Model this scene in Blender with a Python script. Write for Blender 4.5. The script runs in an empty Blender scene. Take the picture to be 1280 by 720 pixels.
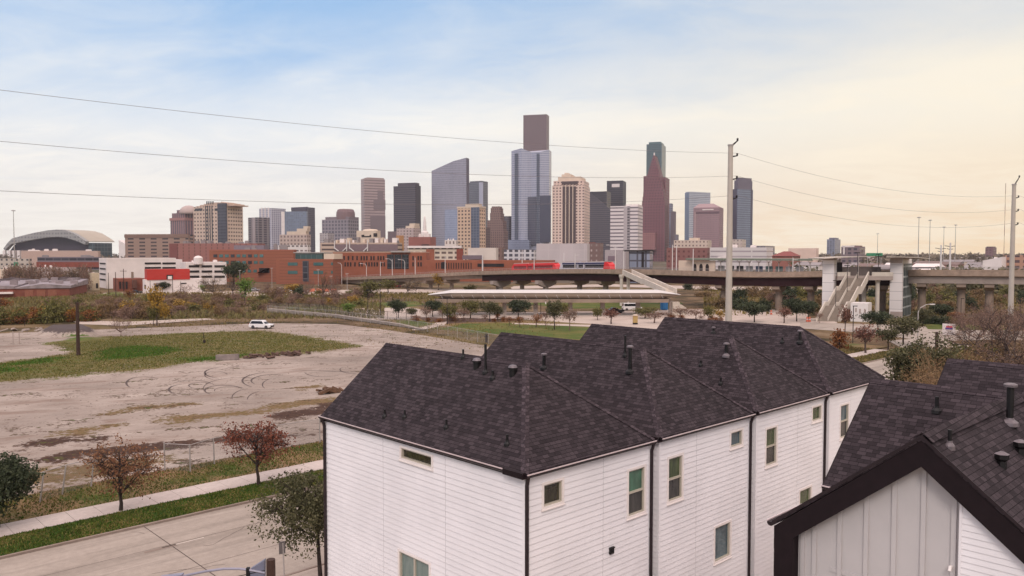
import bpy, math, random
import numpy as np
from mathutils import Vector, Matrix, Euler

scene = bpy.context.scene
COL = scene.collection
PI = math.pi
random.seed(7)

# ------------------------------------------------------------------ camera frame
# F: focal length for a 1280 px wide frame, CAM_H: drone height in metres
F, CX, CY, CAM_H = 1000.0, 640.0, 360.0, 16.0
PITCH = math.atan(44.0 / 1000.0)
CAM = Vector((0, 0, CAM_H))

def ray(px, py):
    a, b = (px - CX) / F, -(py - CY) / F
    cp, sp = math.cos(PITCH), math.sin(PITCH)
    return Vector((a, cp + b * sp, -sp + b * cp))

def at(px, py, Y):
    d = ray(px, py)
    return CAM + d * (Y / d.y)

def gnd(px, py, z=0.0):
    d = ray(px, py)
    return CAM + d * ((z - CAM_H) / d.z)

def hz(py, Y):
    return at(640, py, Y).z

def wx(px, Y):
    return (px - CX) / F * Y / ray(px, 330).y

# the townhouse grid: u runs along the street, v away from it
ANG = math.radians(43.6)
CA, SA = math.cos(ANG), math.sin(ANG)
P0 = at(656, 592, 24.0)
EAVE = P0.z
RIDGE = at(655, 454, 28.6).z

def UV(u, v, z=0.0):
    return Vector((P0.x + CA * u - SA * v, P0.y + SA * u + CA * v, z))

def to_uv(p):
    x, y = p.x - P0.x, p.y - P0.y
    return (CA * x + SA * y, -SA * x + CA * y)

# ------------------------------------------------------------------ object helpers
def empty(name, loc=(0, 0, 0), rz=0.0):
    o = bpy.data.objects.new(name, None)
    o.empty_display_size = 0.5
    COL.objects.link(o)
    o.location = loc
    o.rotation_euler = (0, 0, rz)
    return o

def tag(o, label=None, cat=None, group=None, kind=None):
    if label: o['label'] = label
    if cat: o['category'] = cat
    if group: o['group'] = group
    if kind: o['kind'] = kind
    return o

def thing(name, label, cat, loc=(0, 0, 0), rz=0.0, group=None):
    return tag(empty(name, loc, rz), label, cat, group)

def copy_tree(o, parent=None):
    c = o.copy()
    COL.objects.link(c)
    if parent is not None:
        c.parent = parent
    for ch in list(o.children):
        copy_tree(ch, c)
    return c

class MB:
    """collects faces; build() links them as one mesh object"""
    def __init__(s):
        s.v, s.f, s.mi = [], [], []
    def add(s, vs, fs, m=0):
        b = len(s.v)
        s.v.extend([tuple(p) for p in vs])
        for f in fs:
            s.f.append([b + i for i in f]); s.mi.append(m)
    def quad(s, a, b, c, d, m=0):
        s.add([a, b, c, d], [(0, 1, 2, 3)], m)
    def tri(s, a, b, c, m=0):
        s.add([a, b, c], [(0, 1, 2)], m)
    def box(s, x0, x1, y0, y1, z0, z1, m=0, M=None):
        p = [(x0, y0, z0), (x1, y0, z0), (x1, y1, z0), (x0, y1, z0), (x0, y0, z1), (x1, y0, z1), (x1, y1, z1), (x0, y1, z1)]
        if M is not None:
            p = [M @ Vector(q) for q in p]
        s.add(p, [(0, 3, 2, 1), (4, 5, 6, 7), (0, 1, 5, 4), (1, 2, 6, 5), (2, 3, 7, 6), (3, 0, 4, 7)], m)
    def prism(s, poly, z0, z1, m=0, M=None):
        """poly ccw in xy; z1 may be a list"""
        n = len(poly)
        zt = z1 if isinstance(z1, (list, tuple)) else [z1] * n
        p = [(x, y, z0) for x, y in poly] + [(x, y, z) for (x, y), z in zip(poly, zt)]
        if M is not None:
            p = [M @ Vector(q) for q in p]
        fs = [tuple(reversed(range(n))), tuple(range(n, 2 * n))]
        fs += [(i, (i + 1) % n, n + (i + 1) % n, n + i) for i in range(n)]
        s.add(p, fs, m)
    def tube(s, pts, rad, n=8, m=0, cap=True):
        pts = [Vector(p) for p in pts]
        if not isinstance(rad, (list, tuple)):
            rad = [rad] * len(pts)
        b = len(s.v)
        for i, p in enumerate(pts):
            if i == 0: d = pts[1] - pts[0]
            elif i == len(pts) - 1: d = pts[-1] - pts[-2]
            else: d = pts[i + 1] - pts[i - 1]
            d = d.normalized() if d.length > 1e-9 else Vector((0, 0, 1))
            up = Vector((0, 0, 1)) if abs(d.z) < .95 else Vector((1, 0, 0))
            e1 = d.cross(up).normalized(); e2 = e1.cross(d)
            for k in range(n):
                a = 2 * PI * k / n
                s.v.append(tuple(p + (e1 * math.cos(a) + e2 * math.sin(a)) * rad[i]))
        for i in range(len(pts) - 1):
            for k in range(n):
                a0, a1 = b + i * n + k, b + i * n + (k + 1) % n
                s.f.append([a0, a0 + n, a1 + n, a1]); s.mi.append(m)
        if cap:
            s.f.append([b + k for k in range(n)]); s.mi.append(m)
            e = b + (len(pts) - 1) * n
            s.f.append([e + k for k in reversed(range(n))]); s.mi.append(m)
    def lathe(s, prof, n=12, m=0, c=(0, 0, 0)):
        b = len(s.v)
        for r, z in prof:
            for k in range(n):
                a = 2 * PI * k / n
                s.v.append((c[0] + r * math.cos(a), c[1] + r * math.sin(a), c[2] + z))
        for i in range(len(prof) - 1):
            for k in range(n):
                a0, a1 = b + i * n + k, b + i * n + (k + 1) % n
                s.f.append([a0, a1, a1 + n, a0 + n]); s.mi.append(m)
        s.f.append([b + k for k in reversed(range(n))]); s.mi.append(m)
        e = b + (len(prof) - 1) * n
        s.f.append([e + k for k in range(n)]); s.mi.append(m)
    def build(s, name, mat=None, parent=None, smooth=False, uv=False, facade=False, bevel=0.0, loc=None):
        me = bpy.data.meshes.new(name)
        me.from_pydata(s.v, [], s.f)
        mats = mat if isinstance(mat, (list, tuple)) else ([mat] if mat else [])
        for m in mats:
            me.materials.append(m)
        if len(mats) > 1:
            me.polygons.foreach_set('material_index', s.mi)
        if smooth:
            me.polygons.foreach_set('use_smooth', [True] * len(me.polygons))
        if uv or facade:
            ul = me.uv_layers.new(name='UVMap').data
            for p in me.polygons:
                n = p.normal
                if abs(n.z) > .985: t, w = Vector((1, 0, 0)), Vector((0, 1, 0))
                else:
                    t = Vector((-n.y, n.x, 0)).normalized()
                    w = n.cross(t) if abs(n.z) > .02 else Vector((0, 0, 1))
                cs = [me.vertices[i].co for i in p.vertices]
                us = [c.dot(t) for c in cs]
                o = min(us) if facade else 0.0
                for li, c, u in zip(p.loop_indices, cs, us):
                    ul[li].uv = (u - o, c.dot(w))
        me.update()
        o = bpy.data.objects.new(name, me)
        COL.objects.link(o)
        if parent is not None: o.parent = parent
        if loc is not None: o.location = loc
        if bevel > 0:
            md = o.modifiers.new('bevel', 'BEVEL'); md.width = bevel; md.segments = 2; md.limit_method = 'ANGLE'
        return o

def fast_mesh(name, V, Fc, mat, parent=None, smooth=False):
    """numpy verts (n,3) and faces (m,k)"""
    me = bpy.data.meshes.new(name)
    V = np.asarray(V, dtype=np.float32); Fc = np.asarray(Fc, dtype=np.int32)
    me.vertices.add(len(V)); me.vertices.foreach_set('co', V.ravel())
    k = Fc.shape[1]
    me.loops.add(Fc.size); me.loops.foreach_set('vertex_index', Fc.ravel())
    me.polygons.add(len(Fc))
    me.polygons.foreach_set('loop_start', np.arange(0, Fc.size, k, dtype=np.int32))
    try: me.polygons.foreach_set('loop_total', np.full(len(Fc), k, dtype=np.int32))
    except Exception: pass
    if smooth: me.polygons.foreach_set('use_smooth', np.ones(len(Fc), dtype=bool))
    me.materials.append(mat)
    me.update(calc_edges=True); me.validate()
    o = bpy.data.objects.new(name, me); COL.objects.link(o)
    if parent is not None: o.parent = parent
    return o

# ------------------------------------------------------------------ materials
def lin(c):
    c /= 255.0
    return c / 12.92 if c <= .04045 else ((c + .055) / 1.055) ** 2.4

def C(r, g, b, k=1.0):
    return tuple(min(.9, lin(x) * k) for x in (r, g, b)) + (1.0,)

class NT:
    def __init__(s, name):
        s.m = bpy.data.materials.new(name); s.m.use_nodes = True
        s.t = s.m.node_tree; s.n = s.t.nodes
        s.b = s.n['Principled BSDF']; s.out = s.n['Material Output']
    def new(s, t, **kw):
        n = s.n.new(t)
        for k, v in kw.items(): setattr(n, k, v)
        return n
    def link(s, a, b): s.t.links.new(a, b)
    def math(s, op, a, b=None, c=None):
        n = s.new('ShaderNodeMath', operation=op)
        for i, x in enumerate((a, b, c)):
            if x is None: continue
            if isinstance(x, (int, float)): n.inputs[i].default_value = x
            else: s.link(x, n.inputs[i])
        return n.outputs[0]
    def mix(s, f, a, b, mode='MIX'):
        n = s.new('ShaderNodeMix', data_type='RGBA', blend_type=mode)
        for i, x in ((0, f), (6, a), (7, b)):
            if isinstance(x, (int, float)): n.inputs[i].default_value = x
            elif isinstance(x, tuple): n.inputs[i].default_value = x
            else: s.link(x, n.inputs[i])
        return n.outputs[2]
    def noise(s, vec, scale, detail=4, rough=.55, dist=0.0):
        n = s.new('ShaderNodeTexNoise')
        n.inputs['Scale'].default_value = scale; n.inputs['Detail'].default_value = detail
        n.inputs['Roughness'].default_value = rough; n.inputs['Distortion'].default_value = dist
        if vec is not None: s.link(vec, n.inputs['Vector'])
        return n.outputs['Fac']
    def ramp(s, f, stops):
        n = s.new('ShaderNodeValToRGB'); e = n.color_ramp.elements
        while len(e) > 1: e.remove(e[-1])
        e[0].position, e[0].color = stops[0]
        for p, c in stops[1:]:
            q = e.new(p); q.color = c
        s.link(f, n.inputs[0])
        return n.outputs[0]
    def step(s, f, lo, hi):
        n = s.new('ShaderNodeMapRange', interpolation_type='SMOOTHSTEP')
        s.link(f, n.inputs[0]); n.inputs[1].default_value = lo; n.inputs[2].default_value = hi
        return n.outputs[0]
    def coord(s, w='Object'): return s.new('ShaderNodeTexCoord').outputs[w]
    def pos(s): return s.new('ShaderNodeNewGeometry').outputs['Position']
    def scalev(s, vec, x, y, z):
        n = s.new('ShaderNodeVectorMath', operation='MULTIPLY'); s.link(vec, n.inputs[0]); n.inputs[1].default_value = (x, y, z)
        return n.outputs[0]
    def bump(s, h, strength=.3, dist=.02):
        n = s.new('ShaderNodeBump'); n.inputs['Strength'].default_value = strength; n.inputs['Distance'].default_value = dist
        s.link(h, n.inputs['Height']); s.link(n.outputs[0], s.b.inputs['Normal'])
    def base(s, x):
        i = s.b.inputs['Base Color']
        if isinstance(x, tuple): i.default_value = x
        else: s.link(x, i)
    def set(s, rough=None, metal=None, spec=None):
        if rough is not None: s.b.inputs['Roughness'].default_value = rough
        if metal is not None: s.b.inputs['Metallic'].default_value = metal
        if spec is not None: s.b.inputs['Specular IOR Level'].default_value = spec

def plain(name, col, rough=.7, metal=0.0, var=.12, scale=1.5, spec=.4):
    """a base colour with a little uneven wear"""
    t = NT(name); t.set(rough, metal, spec)
    n = t.noise(t.pos(), scale, 5, .6)
    dark = tuple(c * (1 - var) for c in col[:3]) + (1,)
    lite = tuple(min(.92, c * (1 + var)) for c in col[:3]) + (1,)
    t.base(t.ramp(n, [(.3, dark), (.7, lite)]))
    return t.m

def grey_down(c, k=.22):
    m = (c[0] * .35 + c[1] * .4 + c[2] * .25)
    return (c[0] + (m * 1.06 - c[0]) * k, c[1] + (m * .97 - c[1]) * k, c[2] + (m * 1.0 - c[2]) * k, 1.0)

def facade(name, wall, glass, bay, floor, wf, hf, rough=.18, var=.35, wall_rough=.75, metal=0.0, mull=None, gspec=.5, wmetal=0.0):
    """wall with a regular grid of panes, in metres on the facade UV"""
    t = NT(name)
    if glass[2] > glass[0]: glass = grey_down(glass, .25)
    if wall[2] > wall[0]: wall = grey_down(wall, .25)
    uv = t.new('ShaderNodeUVMap').outputs[0]
    sp = t.new('ShaderNodeSeparateXYZ'); t.link(uv, sp.inputs[0])
    a = t.math('DIVIDE', sp.outputs[0], bay); b = t.math('DIVIDE', sp.outputs[1], floor)
    fa, fb = t.math('FRACT', a), t.math('FRACT', b)
    da = t.math('ABSOLUTE', t.math('SUBTRACT', fa, .5)); db = t.math('ABSOLUTE', t.math('SUBTRACT', fb, .5))
    m = t.math('MULTIPLY', t.math('LESS_THAN', da, wf / 2), t.math('LESS_THAN', db, hf / 2))
    nz = t.new('ShaderNodeNewGeometry'); sn = t.new('ShaderNodeSeparateXYZ'); t.link(nz.outputs['Normal'], sn.inputs[0])
    m = t.math('MULTIPLY', m, t.math('LESS_THAN', t.math('ABSOLUTE', sn.outputs[2]), .6))
    cell = t.new('ShaderNodeCombineXYZ'); t.link(t.math('FLOOR', a), cell.inputs[0]); t.link(t.math('FLOOR', b), cell.inputs[1])
    wn = t.new('ShaderNodeTexWhiteNoise', noise_dimensions='2D'); t.link(cell.outputs[0], wn.inputs[0])
    gd = tuple(c * (1 - var) for c in glass[:3]) + (1,); gl = tuple(min(.9, c * (1 + var)) for c in glass[:3]) + (1,)
    g = t.mix(wn.outputs[0], gd, gl)
    sky_refl = t.noise(t.scalev(t.pos(), 1, 1, .3), .035, 4, .6, .5)
    g = t.mix(.5, g, t.ramp(sky_refl, [(.3, (.36, .36, .38, 1)), (.7, (.64, .63, .64, 1))]), 'OVERLAY')  # uneven sky reflection painted into the glass colour
    big = t.noise(t.pos(), .03, 3, .5)
    wd = tuple(c * .9 for c in wall[:3]) + (1,); wl = tuple(min(.9, c * 1.1) for c in wall[:3]) + (1,)
    w = t.mix(big, wd, wl)
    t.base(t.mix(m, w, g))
    r = t.math('MULTIPLY_ADD', m, rough - wall_rough, wall_rough); t.link(r, t.b.inputs['Roughness'])
    t.link(t.math('MULTIPLY_ADD', m, metal - wmetal, wmetal), t.b.inputs['Metallic'])
    t.set(spec=gspec)
    return t.m

MAT = {}
def mat(key, *a, **k):
    if key not in MAT: MAT[key] = plain(key, *a, **k)
    return MAT[key]

def shingle_mat(name='roof_shingles', kk=1.0):
    t = NT(name); t.set(.92, 0, .2)
    uv = t.new('ShaderNodeUVMap').outputs[0]
    br = t.new('ShaderNodeTexBrick'); t.link(uv, br.inputs['Vector'])
    br.offset = .37; br.offset_frequency = 2; br.squash = .72; br.squash_frequency = 3
    br.inputs['Scale'].default_value = 1; br.inputs['Brick Width'].default_value = .27; br.inputs['Row Height'].default_value = .135
    br.inputs['Mortar Size'].default_value = .008; br.inputs['Mortar Smooth'].default_value = .2; br.inputs['Bias'].default_value = -.15
    br.inputs['Color1'].default_value = C(50, 42, 46, .56 * kk); br.inputs['Color2'].default_value = C(98, 86, 91, .56 * kk)
    br.inputs['Mortar'].default_value = C(28, 21, 24, .5)
    n1 = t.noise(uv, .55, 4, .6); n2 = t.noise(uv, 60, 3, .7)
    c = t.mix(t.step(n1, .3, .75), br.outputs[0], C(62, 51, 59, .6)) if False else br.outputs[0]
    c = t.mix(.28, c, t.ramp(n1, [(.3, C(52, 44, 48, .56 * kk)), (.7, C(82, 71, 76, .58 * kk))]))
    c = t.mix(.5, c, t.ramp(n2, [(.25, (.16, .15, .16, 1)), (.8, (.85, .83, .84, 1))]), 'OVERLAY')
    t.base(c)
    # each course steps down at its lower edge
    sp = t.new('ShaderNodeSeparateXYZ'); t.link(uv, sp.inputs[0])
    row = t.math('FRACT', t.math('DIVIDE', sp.outputs[1], .135))
    h = t.math('ADD', t.math('MULTIPLY', t.math('SUBTRACT', 1.0, row), .8), t.math('MULTIPLY', br.outputs['Fac'], -.5))
    h = t.math('ADD', h, t.math('MULTIPLY', n2, .35))
    t.bump(h, .8, .02)
    return t.m

def siding_mat(name, col, dirt=.1):
    t = NT(name); t.set(.62, 0, .35)
    p = t.pos()
    n1 = t.noise(p, .5, 5, .6); n2 = t.noise(t.scalev(p, 3, 3, .35), 1.2, 4, .6); n3 = t.noise(t.scalev(p, 1, 1, 22), 2.5, 3, .7)
    a = tuple(c * (1 - dirt) for c in col[:3]) + (1,)
    c = t.mix(t.step(n1, .3, .7), col, a)
    c = t.mix(t.math('MULTIPLY', t.step(n2, .55, .8), .16), c, tuple(x * .84 for x in col[:3]) + (1,))
    t.base(c); t.bump(n3, .12, .004)
    return t.m

def glass_mat(name, col, col2, scale=1.4):
    t = NT(name); t.set(.06, 0, .5)
    p = t.scalev(t.pos(), 1.6, 1.6, .5)
    t.base(t.ramp(t.noise(p, scale, 3, .6, .6), [(.35, col), (.65, col2)]))
    return t.m

SHINGLE = shingle_mat(); CAPSH = shingle_mat('highlit_ridge_shingles', 1.25); HIPSH = shingle_mat('highlit_hip_shingles', 1.7)  # caps lightened: highlights of edges catching light, put into their colour
SIDING = siding_mat('white_siding_paint', C(236, 231, 233, .93))
SIDING_GREY = siding_mat('grey_siding_paint', C(200, 194, 193, .86))
TRIM = plain('cream_trim_paint', C(236, 226, 222, .9), .5, var=.05)
DARK = plain('dark_brown_trim_paint', C(42, 29, 34, .50), .6, var=.2, scale=4, spec=.2)
GUTTER = plain('gutter_metal', C(46, 32, 37, .6), .5, var=.15, scale=3)
GUTTER_LIP = plain('gutter_lip_metal', C(206, 188, 188, .85), .4, var=.1, scale=3)
CAPMETAL = plain('vent_cap_metal', C(120, 110, 114, .8), .45, .3, .2, 9)
PIPE = plain('black_vent_pipe', C(24, 19, 22, .5), .55, var=.2, scale=6)
# ================================================================== townhouses
E = .12                       # roof overhang
W = 6.28                      # house width along the street
PITCHU = 6.876
L = 11.75                     # house depth
SLOPE = (RIDGE - EAVE) / (W / 2 + E)

def local_ray(root_loc, px, py):
    o = CAM - root_loc; d = ray(px, py)
    return (Vector((CA * o.x + SA * o.y, -SA * o.x + CA * o.y, o.z)), Vector((CA * d.x + SA * d.y, -SA * d.x + CA * d.y, d.z)))

def hit_y(root_loc, px, py, y=0.0):
    o, d = local_ray(root_loc, px, py); t = (y - o.y) / d.y
    return (o + d * t).x, (o + d * t).z

def hit_x(root_loc, px, py, x=0.0):
    o, d = local_ray(root_loc, px, py); t = (x - o.x) / d.x
    return (o + d * t).y, (o + d * t).z

def hit_roof(root_loc, px, py, hfun):
    o, d = local_ray(root_loc, px, py); t, st = 4.0, .02
    while t < 150:
        p = o + d * t
        h = hfun(p.x, p.y)
        if h is not None and p.z <= h: return Vector((p.x, p.y, h))
        t += st
    return None

def lap_wall(mb, smap, s0, s1, z0, z1, holes=(), joints=(), course=.2):
    """clapboards: every board a face tilted out at its lower edge plus a lip under it"""
    def face(a, b, za, oa, zb, ob):
        cuts = [(a, b)]
        for h0, h1, hz0, hz1 in holes:
            if zb <= hz0 + 1e-6 or za >= hz1 - 1e-6: continue
            nc = []
            for c0, c1 in cuts:
                if h1 <= c0 or h0 >= c1: nc.append((c0, c1)); continue
                if h0 > c0: nc.append((c0, h0))
                if h1 < c1: nc.append((h1, c1))
            cuts = nc
        for c0, c1 in cuts:
            mb.quad(smap(c0, za, oa), smap(c1, za, oa), smap(c1, zb, ob), smap(c0, zb, ob))
    k0 = int(math.floor(z0 / course)); k1 = int(math.ceil(z1 / course))
    for k in range(k0, k1):
        za, zb = k * course, (k + 1) * course
        br = sorted({za, zb} | {h for hh in holes for h in hh[2:] if za < h < zb} | {h for h in (z0, z1) if za < h < zb})
        segs = [s0] + [j for j in joints if s0 < j < s1] + [s1]
        for si in range(len(segs) - 1):
            a = segs[si] + (.004 if si else 0); b = segs[si + 1] - (.004 if si < len(segs) - 2 else 0)
            for i in range(len(br) - 1):
                if br[i] < z0 - 1e-6 or br[i + 1] > z1 + 1e-6: continue
                oo = lambda z: .028 - .024 * (z - za) / course
                face(a, b, br[i], oo(br[i]), br[i + 1], oo(br[i + 1]))
            if za >= z0: face(a, b, za, .004, za + 1e-5, .028)

GLASS_GREEN_REFL = glass_mat('green_reflection_glass', C(70, 100, 82, .7), C(84, 128, 104, .8))  # green reflection put into the pane colour
GLASS_DARK = glass_mat('dark_window_glass', C(44, 44, 46, .6), C(82, 80, 76, .8))
GLASS_BLUE = glass_mat('blue_window_glass', C(66, 84, 92, .8), C(104, 122, 128, .8))
GLASS_PALE = glass_mat('pale_window_glass', C(116, 134, 130, .8), C(134, 148, 142, .85))
GLASS_LEAF_REFL = glass_mat('leaf_reflection_glass', C(58, 70, 50, .7), C(84, 98, 62, .8), 3)  # reflected foliage put into the pane colour
GLASS_OLIVE = glass_mat('olive_window_glass', C(52, 46, 38, .6), C(78, 76, 54, .7), 3)
SASH = plain('tan_window_sash', C(196, 186, 170, .8), .5, var=.06)
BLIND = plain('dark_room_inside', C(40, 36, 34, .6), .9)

def window(parent, smap, s0, s1, z0, z1, panes, split=None, vsplit=None, label=None, trimw=.085):
    """surround, sash and panes set back into the wall; smap(s, z, out)"""
    mb = MB()
    def bx(a, b, c, d, o0, o1):
        p = [smap(a, c, o0), smap(b, c, o0), smap(b, d, o0), smap(a, d, o0), smap(a, c, o1), smap(b, c, o1), smap(b, d, o1), smap(a, d, o1)]
        mb.add(p, [(0, 3, 2, 1), (4, 5, 6, 7), (0, 1, 5, 4), (1, 2, 6, 5), (2, 3, 7, 6), (3, 0, 4, 7)])
    t = trimw
    bx(s0 - t, s1 + t, z1, z1 + t, -.02, .042); bx(s0 - t, s1 + t, z0 - t, z0, -.02, .042)
    bx(s0 - t, s0, z0, z1, -.02, .042); bx(s1, s1 + t, z0, z1, -.02, .042)
    bx(s0 - t - .02, s1 + t + .02, z0 - t - .035, z0 - t, -.02, .075)
    fr = mb.build('window', TRIM, parent)
    if label: fr['label'] = label
    mb = MB(); q = .045
    bx(s0, s1, z1 - q, z1, -.09, .006); bx(s0, s1, z0, z0 + q, -.09, .012)
    bx(s0, s0 + q, z0 + q, z1 - q, -.09, .006); bx(s1 - q, s1, z0 + q, z1 - q, -.09, .006)
    if split: bx(s0 + q, s1 - q, split - .03, split + .03, -.08, .010)
    if vsplit: bx(vsplit - .035, vsplit + .035, z0 + q, z1 - q, -.08, .008)
    mb.build('sash', SASH, fr)
    ws = [(s0 + q, s1 - q, z0 + q, z1 - q)]
    if split: ws = [(s0 + q, s1 - q, split + .03, z1 - q), (s0 + q, s1 - q, z0 + q, split - .03)]
    if vsplit: ws = [(s0 + q, vsplit - .035, z0 + q, z1 - q), (vsplit + .035, s1 - q, z0 + q, z1 - q)]
    for i, (a, b, c, d) in enumerate(ws):
        mb = MB()
        dd = -.075 if i == 0 else -.06
        bx(a, b, c, d, dd - .012, dd)
        mb.build('pane', panes[min(i, len(panes) - 1)], fr)
    return fr

def px_rect_y(loc, x0, x1, y0, y1, y=0.0):
    """a window's rectangle on the wall plane y from its centre lines in the photo"""
    xm, ym = (x0 + x1) / 2, (y0 + y1) / 2
    s0 = hit_y(loc, x0, ym, y)[0]; s1 = hit_y(loc, x1, ym, y)[0]
    z1 = hit_y(loc, xm, y0, y)[1]; z0 = hit_y(loc, xm, y1, y)[1]
    return s0, s1, z0, z1

def px_rect_x(loc, x0, x1, y0, y1, x=0.0):
    xm, ym = (x0 + x1) / 2, (y0 + y1) / 2
    s1 = hit_x(loc, x0, ym, x)[0]; s0 = hit_x(loc, x1, ym, x)[0]
    z1 = hit_x(loc, xm, y0, x)[1]; z0 = hit_x(loc, xm, y1, x)[1]
    return s0, s1, z0, z1

def ridge_caps(mb, a, b, side, drop, n=None, w=.16, lift=.02):
    """overlapping cap shingles along an edge a-b; side: unit horizontal across it, drop: fall per metre of each wing"""
    a, b = Vector(a), Vector(b); ln = (b - a).length; n = n or max(3, int(ln / .2)); d = (b - a) / n
    sd = Vector(side)
    for i in range(n):
        p, q = a + d * i, a + d * (i + 1.08)
        z0, z1 = lift + .010, lift + .001
        pc, qc = p + Vector((0, 0, z0)), q + Vector((0, 0, z1))
        for s in (1, -1):
            dn = drop if not isinstance(drop, (tuple, list)) else drop[0 if s > 0 else 1]
            o = sd * (s * w) - Vector((0, 0, w * dn))
            if s > 0: mb.quad(pc, pc + o, qc + o, qc)
            else: mb.quad(pc + o, pc, qc, qc + o)
        mb.quad(pc + sd * w - Vector((0, 0, w * (drop if not isinstance(drop, (tuple, list)) else drop[0]))), pc, pc - Vector((0, 0, .03)), pc + sd * w - Vector((0, 0, .03 + w * (drop if not isinstance(drop, (tuple, list)) else drop[0]))))

def vent_pipe(parent, p, h, r=.045, cap=False, collar=False, lean=0):
    mb = MB()
    mb.tube([(p.x, p.y, p.z - .1), (p.x, p.y, p.z + h)], r, 10)
    o = mb.build('vent_pipe', PIPE, parent, smooth=False)
    mb = MB(); mb.lathe([(r * 2.6, -.06), (r * 2.4, .03), (r * 1.25, .10), (r * 1.1, .14)], 10, c=(p.x, p.y, p.z))
    mb.build('flashing', PIPE if not collar else CAPMETAL, o)
    if cap:
        mb = MB(); mb.lathe([(r * 1.0, h), (r * 1.9, h + .015), (r * 1.9, h + .07), (r * 1.2, h + .10)], 12, c=(p.x, p.y, p.z))
        mb.build('cap', CAPMETAL, o)
    return o

def roof_vent(parent, p, s=1.0):
    mb = MB()
    mb.lathe([(.13 * s, -.12), (.13 * s, .16 * s), (.17 * s, .17 * s), (.17 * s, .24 * s), (.10 * s, .31 * s), (.03 * s, .33 * s)], 12, c=(p.x, p.y, p.z))
    o = mb.build('roof_vent', PIPE, parent)
    mb = MB(); mb.lathe([(.175 * s, .245 * s), (.12 * s, .325 * s), (.03 * s, .345 * s)], 12, c=(p.x, p.y, p.z))
    mb.build('cap', CAPMETAL, o)
    return o

def gutter_mb(p, q, out):
    """a K-shaped gutter from p to q, leaning out along 'out'"""
    mb, lip = MB(), MB()
    p, q, out = Vector(p), Vector(q), Vector(out)
    prof = [(0, -.10), (.07, -.10), (.12, -.05), (.12, .0), (.0, .0)]
    n = len(prof)
    a = [p + out * x + Vector((0, 0, z)) for x, z in prof]; b = [q + out * x + Vector((0, 0, z)) for x, z in prof]
    mb.add(a + b, [tuple(range(n)), tuple(reversed(range(n, 2 * n)))] + [(i, n + i, n + (i + 1) % n, (i + 1) % n) for i in range(n)])
    for pr in ([(.105, .003), (.135, .003), (.135, .035), (.105, .035)],):
        m = len(pr)
        a = [p + out * x + Vector((0, 0, z)) for x, z in pr]; b = [q + out * x + Vector((0, 0, z)) for x, z in pr]
        lip.add(a + b, [tuple(range(m)), tuple(reversed(range(m, 2 * m)))] + [(i, m + i, m + (i + 1) % m, (i + 1) % m) for i in range(m)])
    return mb, lip

def add_gutter(root, p, q, out):
    mb, lip = gutter_mb(p, q, out)
    g = mb.build('gutter', GUTTER, root); lip.build('lip', GUTTER_LIP, g)
    return g

def downspout(root, x, y, z1, out):
    mb = MB(); o = Vector(out)
    mb.tube([(x + o.x * .14, y + o.y * .14, z1 - .10), (x + o.x * .05, y + o.y * .05, z1 - .42), (x + o.x * .05, y + o.y * .05, .1)], .065, 6)
    mb.box(x + o.x * .02 - .05, x + o.x * .02 + .05, y + o.y * .02 - .04, y + o.y * .02 + .04, z1 - 3.3, z1 - 3.26)
    return mb.build('downspout', GUTTER, root)

ROOF_T = .10
def hip_gable_roof(root):
    """ridge along local y, plain gable at the far end, hip at the near end"""
    x0, x1, y0, y1 = -E, W + E, -E, L + E
    xm = (x0 + x1) / 2; yr = y0 + (x1 - x0) / 2
    mb = MB()
    ze, zr = EAVE, RIDGE
    A, B, Cc, D_ = (x0, y0, ze), (x1, y0, ze), (x1, y1, ze), (x0, y1, ze)
    R0, R1 = (xm, yr, zr), (xm, y1, zr)
    mb.quad(D_, A, R0, R1); mb.quad(B, Cc, R1, R0); mb.tri(A, B, R0)
    dn = lambda p: (p[0], p[1], p[2] - ROOF_T)
    mb.quad(dn(A), dn(D_), dn(Cc), dn(B))
    mb.quad(A, dn(A), dn(B), B); mb.quad(D_, dn(D_), dn(A), A); mb.quad(B, dn(B), dn(Cc), Cc)
    mb.add([D_, Cc, R1, dn(D_), dn(Cc)], [(1, 0, 2), (0, 1, 4, 3)])
    rf = mb.build('roof', SHINGLE, root, uv=True)
    mb = MB()
    ridge_caps(mb, R1, R0, (1, 0, 0), SLOPE, w=.15)
    mb.build('ridge_cap', CAPSH, rf, uv=True); mb = MB()
    k = 1 / math.sqrt(2)
    ridge_caps(mb, R0, A, (k, -k, 0), SLOPE * k, w=.13, lift=.030)
    mb.build('hip_cap', HIPSH, rf, uv=True); mb = MB()
    ridge_caps(mb, R0, B, (k, k, 0), SLOPE * k, w=.13, lift=.030)
    mb.build('hip_cap', HIPSH, rf, uv=True)
    mb = MB()                                    # rake boards on the far gable
    for xs in (x0, x1):
        mb.prism([(xs, y1 + .005), (xm, y1 + .005), (xm, y1 + .04), (xs, y1 + .04)] if xs < xm else [(xm, y1 + .005), (xs, y1 + .005), (xs, y1 + .04), (xm, y1 + .04)],
                 ze - .3, [ze - .02, zr - .02, zr - .02, ze - .02] if xs < xm else [zr - .02, ze - .02, ze - .02, zr - .02])
    mb.build('rake_board', DARK, rf)
    return rf

def roof_h(x, y):
    if not (-E <= x <= W + E and -E <= y <= L + E): return None
    return EAVE + SLOPE * min(x + E, W + E - x, y + E)

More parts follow.
